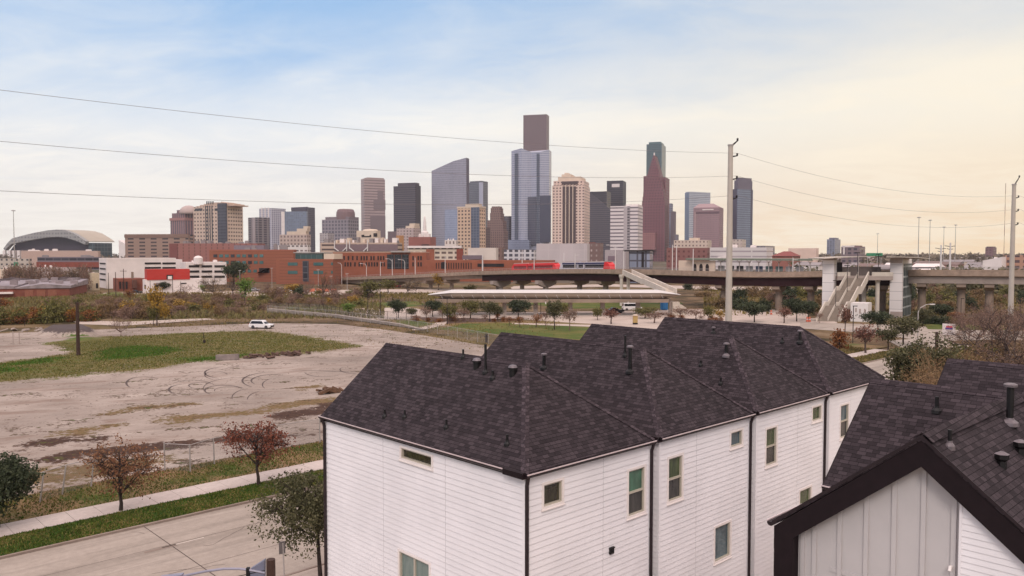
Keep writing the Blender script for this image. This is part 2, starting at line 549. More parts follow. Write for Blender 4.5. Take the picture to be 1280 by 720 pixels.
HOUSE_LABELS = [
    'white lap-sided townhouse at the end of the row, nearest the street trees',
    'second white townhouse in the row, with a taller double pipe near its ridge',
    'third white townhouse in the row, with one small square green window',
    'white townhouse at the far end of the row, below the tall utility pole',
]
HOUSE_WIN = [   # (x0,x1,y0,y1,kind)
    [(679, 702, 603, 630, 'fixed_dark'), (785, 805, 586, 642, 'hung_green')],
    [(835, 852, 571, 624, 'hung_leaf'), (913, 927, 539, 557, 'fixed_blue'), (893, 912, 656, 698, 'fixed_room')],
    [(957, 970, 535, 580, 'hung_leaf'), (1015, 1026, 508, 525, 'fixed_green'), (999, 1013, 611, 645, 'fixed_green')],
    [(1050, 1060, 506, 546, 'hung_blue')],
]
KIND = {'fixed_dark': [GLASS_OLIVE], 'hung_green': [GLASS_GREEN_REFL, GLASS_DARK], 'hung_leaf': [GLASS_LEAF_REFL, GLASS_DARK], 'fixed_blue': [GLASS_BLUE],
        'fixed_room': [GLASS_BLUE, GLASS_DARK], 'fixed_green': [GLASS_LEAF_REFL], 'hung_blue': [GLASS_BLUE, GLASS_DARK]}
PIPES = [   # px, py at the base, height, radius, cap, collar, kind
    [(579, 447, .32, .04, 0, 0, 'p'), (596, 459, 0, 0, 0, 0, 'v'), (607, 466, 1.05, .05, 0, 0, 'p'), (616, 473, .28, .05, 0, 0, 'p'), (641, 468, 0, 0, 0, 0, 'v'),
     (481, 521, .28, .04, 0, 0, 'p'), (506, 522, .28, .04, 0, 0, 'p'), (558, 535, .3, .04, 0, 0, 'p'), (634, 556, .32, .045, 0, 0, 'p')],
    [(680, 460, .56, .075, 1, 0, 'p'), (781.5, 445, .85, .045, 0, 0, 'p'), (787.5, 465, .98, .075, 1, 0, 'p')],
    [(908, 445, .52, .075, 1, 1, 'p'), (876, 457, .24, .045, 0, 0, 'p'), (901, 480, .3, .045, 0, 0, 'p')],
    [(892, 416, .25, .06, 1, 0, 'p'), (978, 428, .26, .05, 0, 0, 'p'), (1000, 428, .55, .075, 1, 0, 'p')],
]

for i in range(4):
    loc = UV(E + i * PITCHU, E)
    h = thing('townhouse', HOUSE_LABELS[i], 'house', loc, ANG, 'white townhouses in a row')
    rects = [px_rect_y(loc, *w[:4]) for w in HOUSE_WIN[i]]
    top = EAVE - ROOF_T
    # near wall (faces the camera's side), with clapboards
    mb = MB(); near = lambda s, z, o: (s, -o, z)
    lap_wall(mb, near, .09, W - .09, 0, top, rects, [2.4 if i % 2 else 3.7])
    left = lambda s, z, o: (-o, L - s, z)
    lrects = []
    if i == 0:
        lw = [(502, 540, 565, 578, 'slot'), (500, 537, 697, 742, 'pair')]
        for (a, b, c, d, k) in lw:
            s0, s1, z0, z1 = px_rect_x(loc, a, b, c, d)
            lrects.append((L - s1, L - s0, z0, z1))
    lap_wall(mb, left, .09, L - .09, 0, top, lrects, [4.2, 7.9] if i == 0 else [5])
    # back and inner sides, inner shell
    mb.quad((W, 0, 0), (W, L, 0), (W, L, top), (W, 0, top))
    mb.quad((W, L, 0), (0, L, 0), (0, L, top), (W, L, top))
    mb.tri((W, L, top), (0, L, top), (W / 2, L, RIDGE - .15))
    wall = mb.build('wall', SIDING, h)
    for (x, y) in ((0, 0), (W, 0), (0, L)):       # white corner boards
        sx = -1 if x == 0 else 1; sy = -1 if y == 0 else 1
        ax, bx_ = (x - .030, x + .09) if sx < 0 else (x - .09, x + .030)
        ay, by_ = (y - .030, y + .09) if sy < 0 else (y - .09, y + .030)
        mb = MB(); mb.box(ax, bx_, ay, by_, 0, top - .004); mb.build('corner_board', SIDING, wall)
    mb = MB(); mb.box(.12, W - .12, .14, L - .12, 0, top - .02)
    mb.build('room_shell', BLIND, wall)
    for r, w in zip(rects, HOUSE_WIN[i]):
        hung = w[4].startswith('hung')
        window(h, near, *r, KIND[w[4]], split=(r[2] + (r[3] - r[2]) * .5) if hung else None)
    if i == 0:
        window(h, left, *lrects[0], [GLASS_OLIVE], label='wide slot window under the eave')
        window(h, left, *lrects[1], [GLASS_PALE], vsplit=(lrects[1][0] + lrects[1][1]) / 2, label='low slider window with pale panes')
    hip_gable_roof(h)
    add_gutter(h, (-E + .002, L + E, EAVE - .02), (-E + .002, -E - .02, EAVE - .02), (-1, 0, 0))
    add_gutter(h, (-E, -E + .002, EAVE - .06), (W + E, -E + .002, EAVE - .06), (0, -1, 0))
    mb = MB()                                     # soffit return / fascia wedge at the near corner
    mb.box(-E - .1, W + E, -E + .004, -E + .03, EAVE - .18, EAVE - .11)
    mb.box(-E + .004, -E + .03, -E, L + E, EAVE - .18, EAVE - .11)
    mb.prism([(-E - .14, -E - .02), (-E + .02, -E - .02), (-E + .02, -E + .85), (-E - .14, -E + .85)], EAVE - .16, [EAVE + .02, EAVE + .03, EAVE + .03, EAVE + .02])
    mb.build('fascia', DARK, h)
    if i == 0:
        downspout(h, .03, -.03, EAVE, (-.3, -1, 0)); downspout(h, -.03, L - .1, EAVE, (-1, 0, 0))
    downspout(h, W + .02, -.03, EAVE, (.4, -1, 0))
    if i == 0:
        s, z = hit_y(loc, 763, 688)
        mb = MB(); mb.box(s - .1, s + .1, -.09, .0, z - .1, z + .1); mb.box(s - .12, s + .12, -.12, -.03, z + .1, z + .13)
        mb.build('dryer_vent', PIPE, h)
    for (px, py, hh, r, cap, col, k) in PIPES[i]:
        p = hit_roof(loc, px, py, roof_h)
        if p is None: print('pipe miss', i, px, py); continue
        if k == 'v': roof_vent(h, p)
        else: vent_pipe(h, p, hh, r, cap, col)

# ------------------------------------------------------------------ second row: gabled wing + main roof
def uvl(f): return f * 24.0
loc = UV(uvl(.226) + E, 0)        # local x = u from the main block's street side, local y = v
M0 = -6.90                         # far gable of the main block (v)
MX = W                             # main block width
def local(u, v): return (u - uvl(.226) - E, v)
hL = thing('townhouse', 'white townhouse with a dark-edged front gable over grey board siding', 'house', loc, ANG, 'white townhouses across the driveway')
def simple_gable(root, x0, x1, y0, y1, axis, ze, zr, t=ROOF_T, name='roof', capn=None):
    mb = MB(); dn = lambda p: (p[0], p[1], p[2] - t)
    if axis == 'y':
        xm = (x0 + x1) / 2
        A, B, C_, D_, R0, R1 = (x0, y0, ze), (x1, y0, ze), (x1, y1, ze), (x0, y1, ze), (xm, y0, zr), (xm, y1, zr)
        top = [(D_, A, R0, R1), (B, C_, R1, R0)]; ends = [(A, B, R0), (C_, D_, R1)]
        side = (1, 0, 0); sl = (zr - ze) / (xm - x0)
    else:
        ym = (y0 + y1) / 2
        A, B, C_, D_, R0, R1 = (x0, y0, ze), (x1, y0, ze), (x1, y1, ze), (x0, y1, ze), (x0, ym, zr), (x1, ym, zr)
        top = [(A, B, R1, R0), (C_, D_, R0, R1)]; ends = [(D_, A, R0), (B, C_, R1)]
        side = (0, 1, 0); sl = (zr - ze) / (ym - y0)
    for q in top:
        mb.quad(*q); mb.quad(*[dn(p) for p in reversed(q)])
    for tr in ends:
        a, b, r = tr
        mb.quad(a, dn(a), dn(r), r); mb.quad(r, dn(r), dn(b), b)
    for a, b in ((A, B), (C_, D_)) if axis == 'x' else ((D_, A), (B, C_)):
        mb.quad(a, dn(a), dn(b), b)
    rf = mb.build(name, SHINGLE, root, uv=True)
    mb = MB(); ridge_caps(mb, R0, R1, side, sl, n=capn, w=.17 if axis == 'y' else .24, lift=.02 if axis == 'y' else .075)
    mb.build('ridge_cap', CAPSH, rf, uv=True)
    return rf

MY1 = M0; MY0 = -17.0
simple_gable(hL, -E, MX + E, MY0, MY1 + E, 'y', EAVE, RIDGE)
mb = MB(); top = EAVE - ROOF_T
nl = lambda s, z, o: (-o, s, z)
lap_wall(mb, lambda s, z, o: (-o, MY1 - s, z), 0, MY1 - MY0, 0, top)
far = lambda s, z, o: (MX - s, MY1 + o, z)
lap_wall(mb, far, 0, MX, 0, top)
mb.tri((MX, MY1, top), (0, MY1, top), (MX / 2, MY1, RIDGE - .15))
mb.quad((MX, MY0, 0), (MX, MY1, 0), (MX, MY1, top), (MX, MY0, top))
mb.build('wall', SIDING, hL)
add_gutter(hL, (-E + .002, MY1 + E, EAVE - .02), (-E + .002, -6.6 - 2.1, EAVE - .02), (-1, 0, 0))
mb = MB()
for xs in (-E, MX + E):
    xm = MX / 2; y1 = MY1 + E
    mb.prism([(xs, y1 + .005), (xm, y1 + .005), (xm, y1 + .04), (xs, y1 + .04)] if xs < xm else [(xm, y1 + .005), (xs, y1 + .005), (xs, y1 + .04), (xm, y1 + .04)],
             EAVE - .22, [EAVE - .02, RIDGE - .02, RIDGE - .02, EAVE - .02] if xs < xm else [RIDGE - .02, EAVE - .02, EAVE - .02, RIDGE - .02])
mb.box(-E - .02, -E + .02, MY1 - .5, MY1 + E, EAVE - .26, EAVE - .11)
mb.build('rake_board', DARK, hL)
downspout(hL, -.03, MY1 - .05, EAVE, (-1, 0, 0))

# gabled wing
gx = local(uvl(.0625), 0)[0]       # gable face
yR = local(0, uvl(-.449))[1]; yL = local(0, uvl(-.3065))[1]; yB = 2 * yR - yL
wing = simple_gable(hL, gx - .02, MX / 2, yB - .05, yL + .05, 'x', EAVE - .02, RIDGE - .01, name='wing_roof')
slope_w = (RIDGE - EAVE) / (yL - yR)
# dark surround: rakes and posts, 0.5 m face, 0.35 m deep
fd, fw = .42, .52
mb = MB()
zb = -fw
def rake(ya, za, yb, zb_, f):
    p = [(gx, ya, za), (gx, yb, zb_), (gx, yb, zb_ - f), (gx, ya, za - f)]
    q = [(gx + fd, y, z) for _, y, z in p]
    mb.add(p + q, [(0, 1, 2, 3), (7, 6, 5, 4), (0, 4, 5, 1), (1, 5, 6, 2), (2, 6, 7, 3), (3, 7, 4, 0)])
rake(yL, EAVE - ROOF_T - .02, yR, RIDGE - ROOF_T - .01, .58)
rake(yR, RIDGE - ROOF_T - .01, yB, EAVE - ROOF_T - .02, .58)
mb.box(gx + .003, gx + fd - .003, yL - .5, yL - .003, 0, EAVE - ROOF_T - .03)
mb.build('gable_surround', DARK, hL)
mb = MB()                          # thin cap on the rake edge
for (ya, za, yb, zb_) in ((yL + .05, EAVE - .012, yR, RIDGE + .002), (yR, RIDGE + .002, yB - .05, EAVE - .012)):
    p = [(gx - .035, ya, za + .012), (gx - .035, yb, zb_ + .012), (gx - .035, yb, zb_ - .075), (gx - .035, ya, za - .075)]
    q = [(gx - .021, y, z) for _, y, z in p]
    mb.add(p + q, [(0, 1, 2, 3), (7, 6, 5, 4), (0, 4, 5, 1), (1, 5, 6, 2), (2, 6, 7, 3), (3, 7, 4, 0)])
mb.build('drip_edge', GUTTER, hL)
# grey board-and-batten panel and white clapboards on the gable
ysplit = hit_x(loc, 1208, 640, gx + fd)[0]
def gz(y): return RIDGE - abs(y - yR) * slope_w - ROOF_T - .3
mb = MB()
xg = gx + fd - .12
ys = [yL - .4, yR, ysplit]
mb.add([(xg, yL - .4, 0), (xg, yL - .4, gz(yL - .4)), (xg, yR, gz(yR)), (xg, ysplit, gz(ysplit)), (xg, ysplit, 0)], [(0, 4, 3, 2, 1)])
mb.build('board_panel', SIDING_GREY, hL)
mb = MB(); y = yL - .62; k = 0
while y > ysplit:
    mb.box(xg - .045, xg - .001, y - .05, y + .05, 0, gz(y) - .03); y -= .62 if k else .30; k += 1
mb.box(xg - .020, xg - .001, yR + .1, yL - 1.3, hit_x(loc, 1060, 715, xg)[1] - .10, hit_x(loc, 1060, 715, xg)[1])
mb.build('batten', SIDING_GREY, hL)
mb = MB(); xw = gx + .16
course = .135
zz = 0.0
while zz < RIDGE:
    # clip each board under the sloping rake
    def lim(z):   # y where the rake underside meets z (on the near side)
        return yR - (RIDGE - ROOF_T - .35 - z) / slope_w
    ya = ysplit; yb0 = max(yB, lim(zz)) if zz > EAVE - .8 else yB
    yb1 = max(yB, lim(zz + course)) if zz + course > EAVE - .8 else yB
    if yb0 < ya - .02:
        yb1 = min(yb1, ya - .01)
        mb.quad((xw - .024, ya, zz), (xw - .024, yb0, zz), (xw - .006, yb1, zz + course), (xw - .006, ya, zz + course))
        mb.quad((xw - .006, ya, zz), (xw - .006, yb0, zz), (xw - .024, yb0, zz + 1e-5), (xw - .024, ya, zz + 1e-5))
    zz += course
mb.box(xw - .03, xg, ysplit - .002, ysplit + .05, 0, gz(ysplit) + .0)
mb.build('clapboard_panel', SIDING, hL)
mb = MB(); mb.quad((gx + fd, yL - .05, 0), (0, yL - .05, 0), (0, yL - .05, EAVE - .12), (gx + fd, yL - .05, EAVE - .12))
mb.build('wing_wall', SIDING, hL)
add_gutter(hL, (-.1, yL + .05, EAVE - .03), (gx - .04, yL + .05, EAVE - .03), (0, 1, 0))
# small lamp bracket on the panel
s, z = hit_x(loc, 1190, 708, xg)
mb = MB(); mb.tube([(xg, s, z), (xg - .12, s, z + .02), (xg - .16, s, z - .06)], .035, 8)
mb.build('wall_light', TRIM, hL)

def main_h(x, y):
    if -E <= x <= MX + E and MY0 <= y <= MY1 + E: return EAVE + SLOPE * min(x + E, MX + E - x)
    return None
def wing_h(x, y):
    if gx <= x <= MX / 2 and yB <= y <= yL: return RIDGE - abs(y - yR) * slope_w
    return None
for (px, py, hh, r, cap, col, fn) in [(1171, 514, .42, .055, 0, 0, main_h), (1262, 529, .92, .085, 1, 1, wing_h), (1187, 559, .38, .045, 0, 1, wing_h)]:
    p = hit_roof(loc, px, py, fn)
    if p: vent_pipe(hL, p, hh, r, cap, col)
    else: print('pipe miss L', px, py)
for (px, py) in [(1252, 582), (1275, 566)]:
    p = hit_roof(loc, px, py, wing_h)
    if p:
        mb = MB(); mb.lathe([(.11, -.1), (.10, .10), (.15, .16), (.15, .26), (.03, .30)], 6, c=tuple(p)); o = mb.build('roof_vent', PIPE, hL)
        mb = MB(); mb.lathe([(.16, .262), (.05, .315)], 6, c=tuple(p)); mb.build('cap', CAPMETAL, o)
        mb = MB(); mb.box(p.x - .17, p.x + .17, p.y - .2, p.y + .2, 0, .012, M=Matrix.Translation((0, 0, 0)))
# house behind the wing
loc7 = UV(uvl(.5125) + E, 0)
h7 = thing('townhouse', 'dark roofed townhouse half hidden behind the gabled house and bare tree', 'house', loc7, ANG, 'white townhouses across the driveway')
simple_gable(h7, -E, W + E, -17.0, M0 + E, 'y', EAVE, RIDGE)
mb = MB()
lap_wall(mb, lambda s, z, o: (-o, M0 - s, z), 0, 10, 0, top)
lap_wall(mb, lambda s, z, o: (W - s, M0 + o, z), 0, W, 0, top)
mb.tri((W, M0, top), (0, M0, top), (W / 2, M0, RIDGE - .15))
mb.quad((W, -17, 0), (W, M0, 0), (W, M0, top), (W, -17, top))
mb.build('wall', SIDING, h7)
add_gutter(h7, (-E + .002, M0 + E, EAVE - .02), (-E + .002, -17, EAVE - .02), (-1, 0, 0))
mb = MB()
for xs in (-E, W + E):
    xm = W / 2; y1 = M0 + E
    mb.prism([(xs, y1 + .005), (xm, y1 + .005), (xm, y1 + .04), (xs, y1 + .04)] if xs < xm else [(xm, y1 + .005), (xs, y1 + .005), (xs, y1 + .04), (xm, y1 + .04)],
             EAVE - .22, [EAVE - .02, RIDGE - .02, RIDGE - .02, EAVE - .02] if xs < xm else [RIDGE - .02, EAVE - .02, EAVE - .02, RIDGE - .02])
mb.build('rake_board', DARK, h7)
# ================================================================== ground, street, lot
def sheet(name, poly, z, m, kind='structure', uvspace=False):
    """a flat sheet from a polygon of ground points"""
    me = bpy.data.meshes.new(name)
    me.from_pydata([(p[0], p[1], z) for p in poly], [], [tuple(range(len(poly)))])
    if me.polygons[0].normal.z < 0: me.flip_normals()
    me.materials.append(m)
    o = bpy.data.objects.new(name, me); COL.objects.link(o)
    return tag(o, kind=kind)

def ragged(pts, step=3.0, amp=.8, seed=1, closed=True):
    """a polygon with a natural, uneven outline"""
    r = random.Random(seed); out = []
    n = len(pts)
    for i in range(n if closed else n - 1):
        a, b = Vector(pts[i][:2]), Vector(pts[(i + 1) % n][:2])
        k = max(1, int((b - a).length / step))
        for j in range(k):
            p = a.lerp(b, j / k)
            if j: p += Vector((r.gauss(0, amp), r.gauss(0, amp)))
            out.append(p)
    return out

def GP(pts): return [gnd(x, y) for x, y in pts]
def UVP(pts): return [UV(u, v) for u, v in pts]

def earth_mat():
    t = NT('dry_earth_and_grass'); t.set(.95, 0, .1)
    p = t.pos()
    a = t.noise(p, .012, 5, .6); b = t.noise(p, .09, 5, .65); c = t.noise(p, .9, 4, .7)
    col = t.ramp(a, [(.34, C(100, 80, 64, .75)), (.5, C(122, 100, 74, .76)), (.66, C(104, 98, 58, .78))])
    col = t.mix(t.step(b, .5, .68), col, C(136, 116, 92, .8))
    col = t.mix(t.step(b, .52, .36), col, C(70, 62, 42, .7))
    col = t.mix(.4, col, t.ramp(c, [(.3, (.2, .2, .2, 1)), (.75, (.8, .8, .8, 1))]), 'OVERLAY')
    t.base(col); t.bump(c, .5, .2)
    return t.m

def city_mat():
    t = NT('far_town_ground'); t.set(.95, 0, .1)
    p = t.pos(); sp = t.scalev(p, 1, .35, 1)
    a = t.noise(sp, .006, 6, .7); b = t.noise(sp, .03, 4, .7)
    col = t.ramp(a, [(.36, C(74, 66, 54, .8)), (.5, C(108, 96, 82, .8)), (.62, C(80, 78, 58, .8))])
    col = t.mix(t.step(b, .6, .68), col, C(150, 138, 130, .8))
    t.base(col)
    return t.m

def grass_mat(name, green, dry, bias=.5, sc=.35):
    t = NT(name); t.set(.9, 0, .15)
    p = t.pos()
    a = t.noise(p, sc, 5, .65); b = t.noise(p, 5, 4, .7); c = t.noise(p, 22, 2, .7)
    col = t.mix(t.step(a, bias - .13, bias + .13), green, dry)
    col = t.mix(.55, col, t.ramp(b, [(.25, (.22, .22, .22, 1)), (.8, (.82, .8, .76, 1))]), 'OVERLAY')
    col = t.mix(.4, col, t.ramp(c, [(.25, (.2, .2, .2, 1)), (.8, (.8, .8, .8, 1))]), 'OVERLAY')
    t.base(col); t.bump(b, .8, .08)
    return t.m

GREEN, GREEN2, DRY = C(58, 84, 30, .85), C(88, 110, 46, .85), C(126, 108, 74, .85)
GRASS_STRIP = grass_mat('strip_grass', C(58, 84, 30, .8), C(118, 104, 62, .8), .52, .35)
GRASS_PARK = grass_mat('park_grass', C(80, 96, 38, .8), C(112, 106, 58, .82), .52, .12)
GRASS_DRY = grass_mat('dry_grass', C(96, 92, 50, .85), C(128, 106, 76, .9), .46, .12)

def concrete_mat(name, a, b, joints=True):
    t = NT(name); t.set(.85, 0, .25)
    p = t.pos()
    # street frame
    r = t.new('ShaderNodeMapping'); r.vector_type = 'TEXTURE'; t.link(p, r.inputs[0]); r.inputs['Location'].default_value = P0; r.inputs['Rotation'].default_value = (0, 0, ANG)
    q = r.outputs[0]
    n1 = t.noise(t.scalev(q, .25, 1, 1), .35, 6, .65); n2 = t.noise(q, 3, 5, .7); n3 = t.noise(q, 30, 3, .7); n4 = t.noise(t.scalev(q, .05, 1, 1), .9, 4, .6)
    col = t.ramp(n1, [(.3, a), (.7, b)])
    col = t.mix(t.math('MULTIPLY', t.step(n4, .48, .7), .5), col, tuple(x * .72 for x in a[:3]) + (1,))
    col = t.mix(.35, col, t.ramp(n2, [(.25, (.3, .29, .29, 1)), (.8, (.7, .7, .7, 1))]), 'OVERLAY')
    col = t.mix(.3, col, t.ramp(n3, [(.25, (.3, .3, .3, 1)), (.8, (.7, .7, .7, 1))]), 'OVERLAY')
    t.base(col); t.bump(n3, .25, .01)
    return t.m

ROAD = concrete_mat('street_concrete', C(164, 151, 139, .72), C(192, 178, 166, .73))
WALK = concrete_mat('sidewalk_concrete', C(196, 180, 172, .78), C(214, 200, 192, .78))
KERB = concrete_mat('kerb_concrete', C(140, 122, 112, .72), C(176, 158, 146, .74))
DRIVE = concrete_mat('driveway_concrete', C(180, 164, 152, .74), C(200, 184, 172, .74))

# everything to the horizon
sheet('ground', [(-3900, -400), (3900, -400), (3900, 3900), (-3900, 3900)], -.16, city_mat())
sheet('field', ragged([(-420, 20), (420, 20), (420, 420), (-420, 420)], 20, 3), -.14, earth_mat())

# street with kerbs (runs along u)
V_NEAR = 19.0
V_FAR = sum(to_uv(gnd(*p))[1] for p in ((0, 697), (180, 654), (345, 620.7))) / 3
sheet('street', UVP([(-120, V_NEAR), (128, V_NEAR), (128, V_FAR), (-120, V_FAR)]), -.115, ROAD)
mb = MB()
R_UV = Matrix.Translation(P0.xy.to_3d()) @ Matrix.Rotation(ANG, 4, 'Z')
for v0 in (V_FAR, V_NEAR - .16):
    mb.box(-120, 124, v0, v0 + .16, -.15, .02, M=R_UV)
tag(mb.build('kerb', KERB, bevel=.02), kind='structure')
# joints and a seam in the street slabs
mb = MB()
tj = mat('joint_tar', C(88, 70, 64, .6), .9)
def strip(mb, a, b, w, z):
    a, b = Vector(a).xy, Vector(b).xy; d = (b - a).normalized(); n = Vector((-d.y, d.x)) * w / 2
    mb.quad((a.x - n.x, a.y - n.y, z), (b.x - n.x, b.y - n.y, z), (b.x + n.x, b.y + n.y, z), (a.x + n.x, a.y + n.y, z))
ju = to_uv(gnd(215, 680))[0]
for k in range(-6, 9):
    strip(mb, UV(ju + k * 12.2, V_FAR), UV(ju + k * 12.2, V_NEAR), .05, -.108)
for v in (V_FAR - 4.0, V_FAR - 8.1):
    strip(mb, UV(-100, v), UV(120, v), .03, -.109)
tag(mb.build('street_joints', tj), kind='structure')
# a faint repair patch and worn paint dashes
mb = MB()
c = gnd(205, 683); cu, cv = to_uv(c)
strip(mb, UV(cu - 1.0, cv + .1), UV(cu + .7, cv + .1), .28, -.106)
tag(mb.build('street_patch', mat('patch', C(150, 132, 120, .7), .9)), kind='structure')
mb = MB()
c = gnd(228, 676); cu, cv = to_uv(c); strip(mb, UV(cu - 1.1, cv), UV(cu + 1.2, cv), .10, -.106)
tag(mb.build('street_marking', mat('worn_paint', C(214, 200, 188, .8), .8)), kind='structure')

# grass strip, sidewalk, verge

sv0 = sum(to_uv(gnd(*p))[1] for p in ((0, 674.8), (143.6, 639), (305.6, 606))) / 3; sv1 = sum(to_uv(gnd(*p))[1] for p in ((0, 657.4), (305.6, 593.2))) / 2
sheet('grass_strip', UVP([(-120, V_FAR + .16), (124, V_FAR + .16), (124, sv0 + .2), (-120, sv0 + .2)]), -.012, GRASS_STRIP)
sheet('verge', UVP([(-120, sv1 - .2), (124, sv1 - .2), (124, 43.5), (-120, 43.5)]), -.012, grass_mat('verge_grass', C(74, 88, 36, .8), C(140, 114, 84, .82), .47, .22))
mb = MB()
u = -120.0; r = random.Random(3)
while u < 118:
    mb.box(u + .012, u + 1.6 - .012, sv0, sv1, -.1, .012 + r.uniform(-.004, .004), M=R_UV); u += 1.6
tag(mb.build('sidewalk', WALK), kind='structure')

# house plots and driveway
sheet('driveway', UVP([(-16, -40), (70, -40), (70, V_NEAR - .16), (-16, V_NEAR - .16)]), -.02, DRIVE)

# ------------------------------------------------------------------ the empty lot: one sheet with worn zones
lot_px = [(-260, 418), (0, 417), (60, 414), (150, 411), (230, 408), (290, 405.5), (335, 404), (420, 405), (480, 412), (540, 421), (600, 431), (700, 450), (770, 470)]
lot_poly = GP(lot_px) + UVP([(74, 62), (66, 43.0), (-110, 43.0)])
DRYP = [GP([(-260, 500), (-100, 486), (0, 478), (60, 473), (130, 466), (180, 463), (240, 453), (290, 449), (340, 444), (400, 440), (452, 434), (430, 428), (380, 420), (330, 413), (270, 415), (200, 418), (120, 421), (60, 429), (88, 441), (45, 448), (0, 453), (-260, 470)]),
        GP([(150, 409), (230, 404), (330, 400), (420, 403), (480, 409), (560, 422), (640, 438), (780, 468), (800, 460), (640, 425), (480, 395), (330, 385), (150, 398)])]
GRNP = [GP([(122, 441), (140, 435), (170, 432), (215, 434), (228, 438), (200, 444), (160, 448), (125, 450)]), GP([(-100, 474), (0, 466), (40, 462), (0, 458), (-100, 462)]), GP([(0, 456), (60, 447), (84, 447), (60, 453), (0, 459)]),
        GP([(225, 449), (290, 445), (310, 443), (300, 447), (245, 452)]), GP([(70, 425), (90, 421), (112, 421), (118, 424), (95, 427)])]
MUDP = [GP([(26, 556), (50, 550), (90, 545), (95, 550), (60, 557), (35, 560)]), GP([(48, 574), (90, 562), (150, 557), (240, 549), (300, 545), (380, 541), (415, 537), (415, 541), (300, 550), (190, 563), (100, 570), (70, 577)]),
        GP([(325, 522), (360, 512), (420, 503), (440, 505), (400, 518), (345, 526)]), GP([(105, 551), (135, 546), (130, 551)])]
TANP = [GP([(125, 517), (170, 508), (240, 503), (250, 505), (180, 511), (135, 519)]), GP([(190, 525), (215, 520), (300, 512), (420, 494), (440, 500), (330, 518), (260, 523), (225, 532)]),
        GP([(45, 548), (90, 536), (150, 529), (155, 533), (95, 546)]), GP([(0, 597), (40, 585), (120, 580), (230, 566), (225, 574), (120, 596), (0, 612)]), GP([(30, 612), (90, 596), (120, 600), (60, 620)]),
        GP([(170, 610), (240, 585), (330, 573), (410, 553), (410, 562), (300, 590), (200, 612)]), GP([(370, 484), (400, 480), (405, 485), (375, 488)]), GP([(-50, 640), (60, 615), (130, 600), (100, 625), (-50, 662)])]
GRAVP = [GP([(52, 418), (60, 412), (78, 408), (100, 408), (118, 416), (112, 420), (80, 421)])]

def sdist(P, poly):
    """signed distance of points to a polygon (negative inside)"""
    A = np.array([[p[0], p[1]] for p in poly]); B = np.roll(A, -1, axis=0)
    best = np.full(len(P), 1e9); ins = np.zeros(len(P), dtype=bool)
    for a, b in zip(A, B):
        d = b - a; tt = np.clip(((P - a) @ d) / max(1e-9, d @ d), 0, 1)
        q = P - (a + tt[:, None] * d); best = np.minimum(best, np.hypot(q[:, 0], q[:, 1]))
        c = (a[1] > P[:, 1]) != (b[1] > P[:, 1])
        with np.errstate(divide='ignore', invalid='ignore'):
            xi = (b[0] - a[0]) * (P[:, 1] - a[1]) / (b[1] - a[1]) + a[0]
        ins ^= c & (P[:, 0] < xi)
    return np.where(ins, -best, best)

def union(P, polys):
    d = np.full(len(P), 1e9)
    for p in polys: d = np.minimum(d, sdist(P, p))
    return d

us = np.arange(-112, 100, .55); vs_ = np.arange(42.6, 215, .55)
UU, VV = np.meshgrid(us, vs_, indexing='ij')
PX = P0.x + CA * UU - SA * VV; PY = P0.y + SA * UU + CA * VV
P = np.stack([PX.ravel(), PY.ravel()], 1)
vis = (P[:, 1] > 30) & (np.abs(P[:, 0]) < .74 * P[:, 1] + 6)
dl = np.full(len(P), 50.0); dl[vis] = sdist(P[vis], lot_poly)
keep = dl < 1.5
idx = np.full(len(P), -1); idx[keep] = np.arange(keep.sum())
nU, nV = UU.shape
I = np.arange(nU * nV).reshape(nU, nV)
quads = np.stack([I[:-1, :-1], I[1:, :-1], I[1:, 1:], I[:-1, 1:]], -1).reshape(-1, 4)
q2 = idx[quads]; q2 = q2[(q2 >= 0).all(1)]
PK = P[keep]
def soft(d, w): return np.clip(.5 - d / (2 * w), 0, 1)
att = {'dry': soft(union(PK, DRYP), 3.0), 'green': soft(union(PK, GRNP), 2.2), 'mud': soft(union(PK, MUDP), 1.1), 'tan': soft(union(PK, TANP), 1.2), 'grav': soft(union(PK, GRAVP), 1.2), 'edge': soft(dl[keep] + .2, 1.2)}
hgt = att['grav'] * 1.3 + .25 * soft(union(PK, [GRNP[4]]), 3) * 2
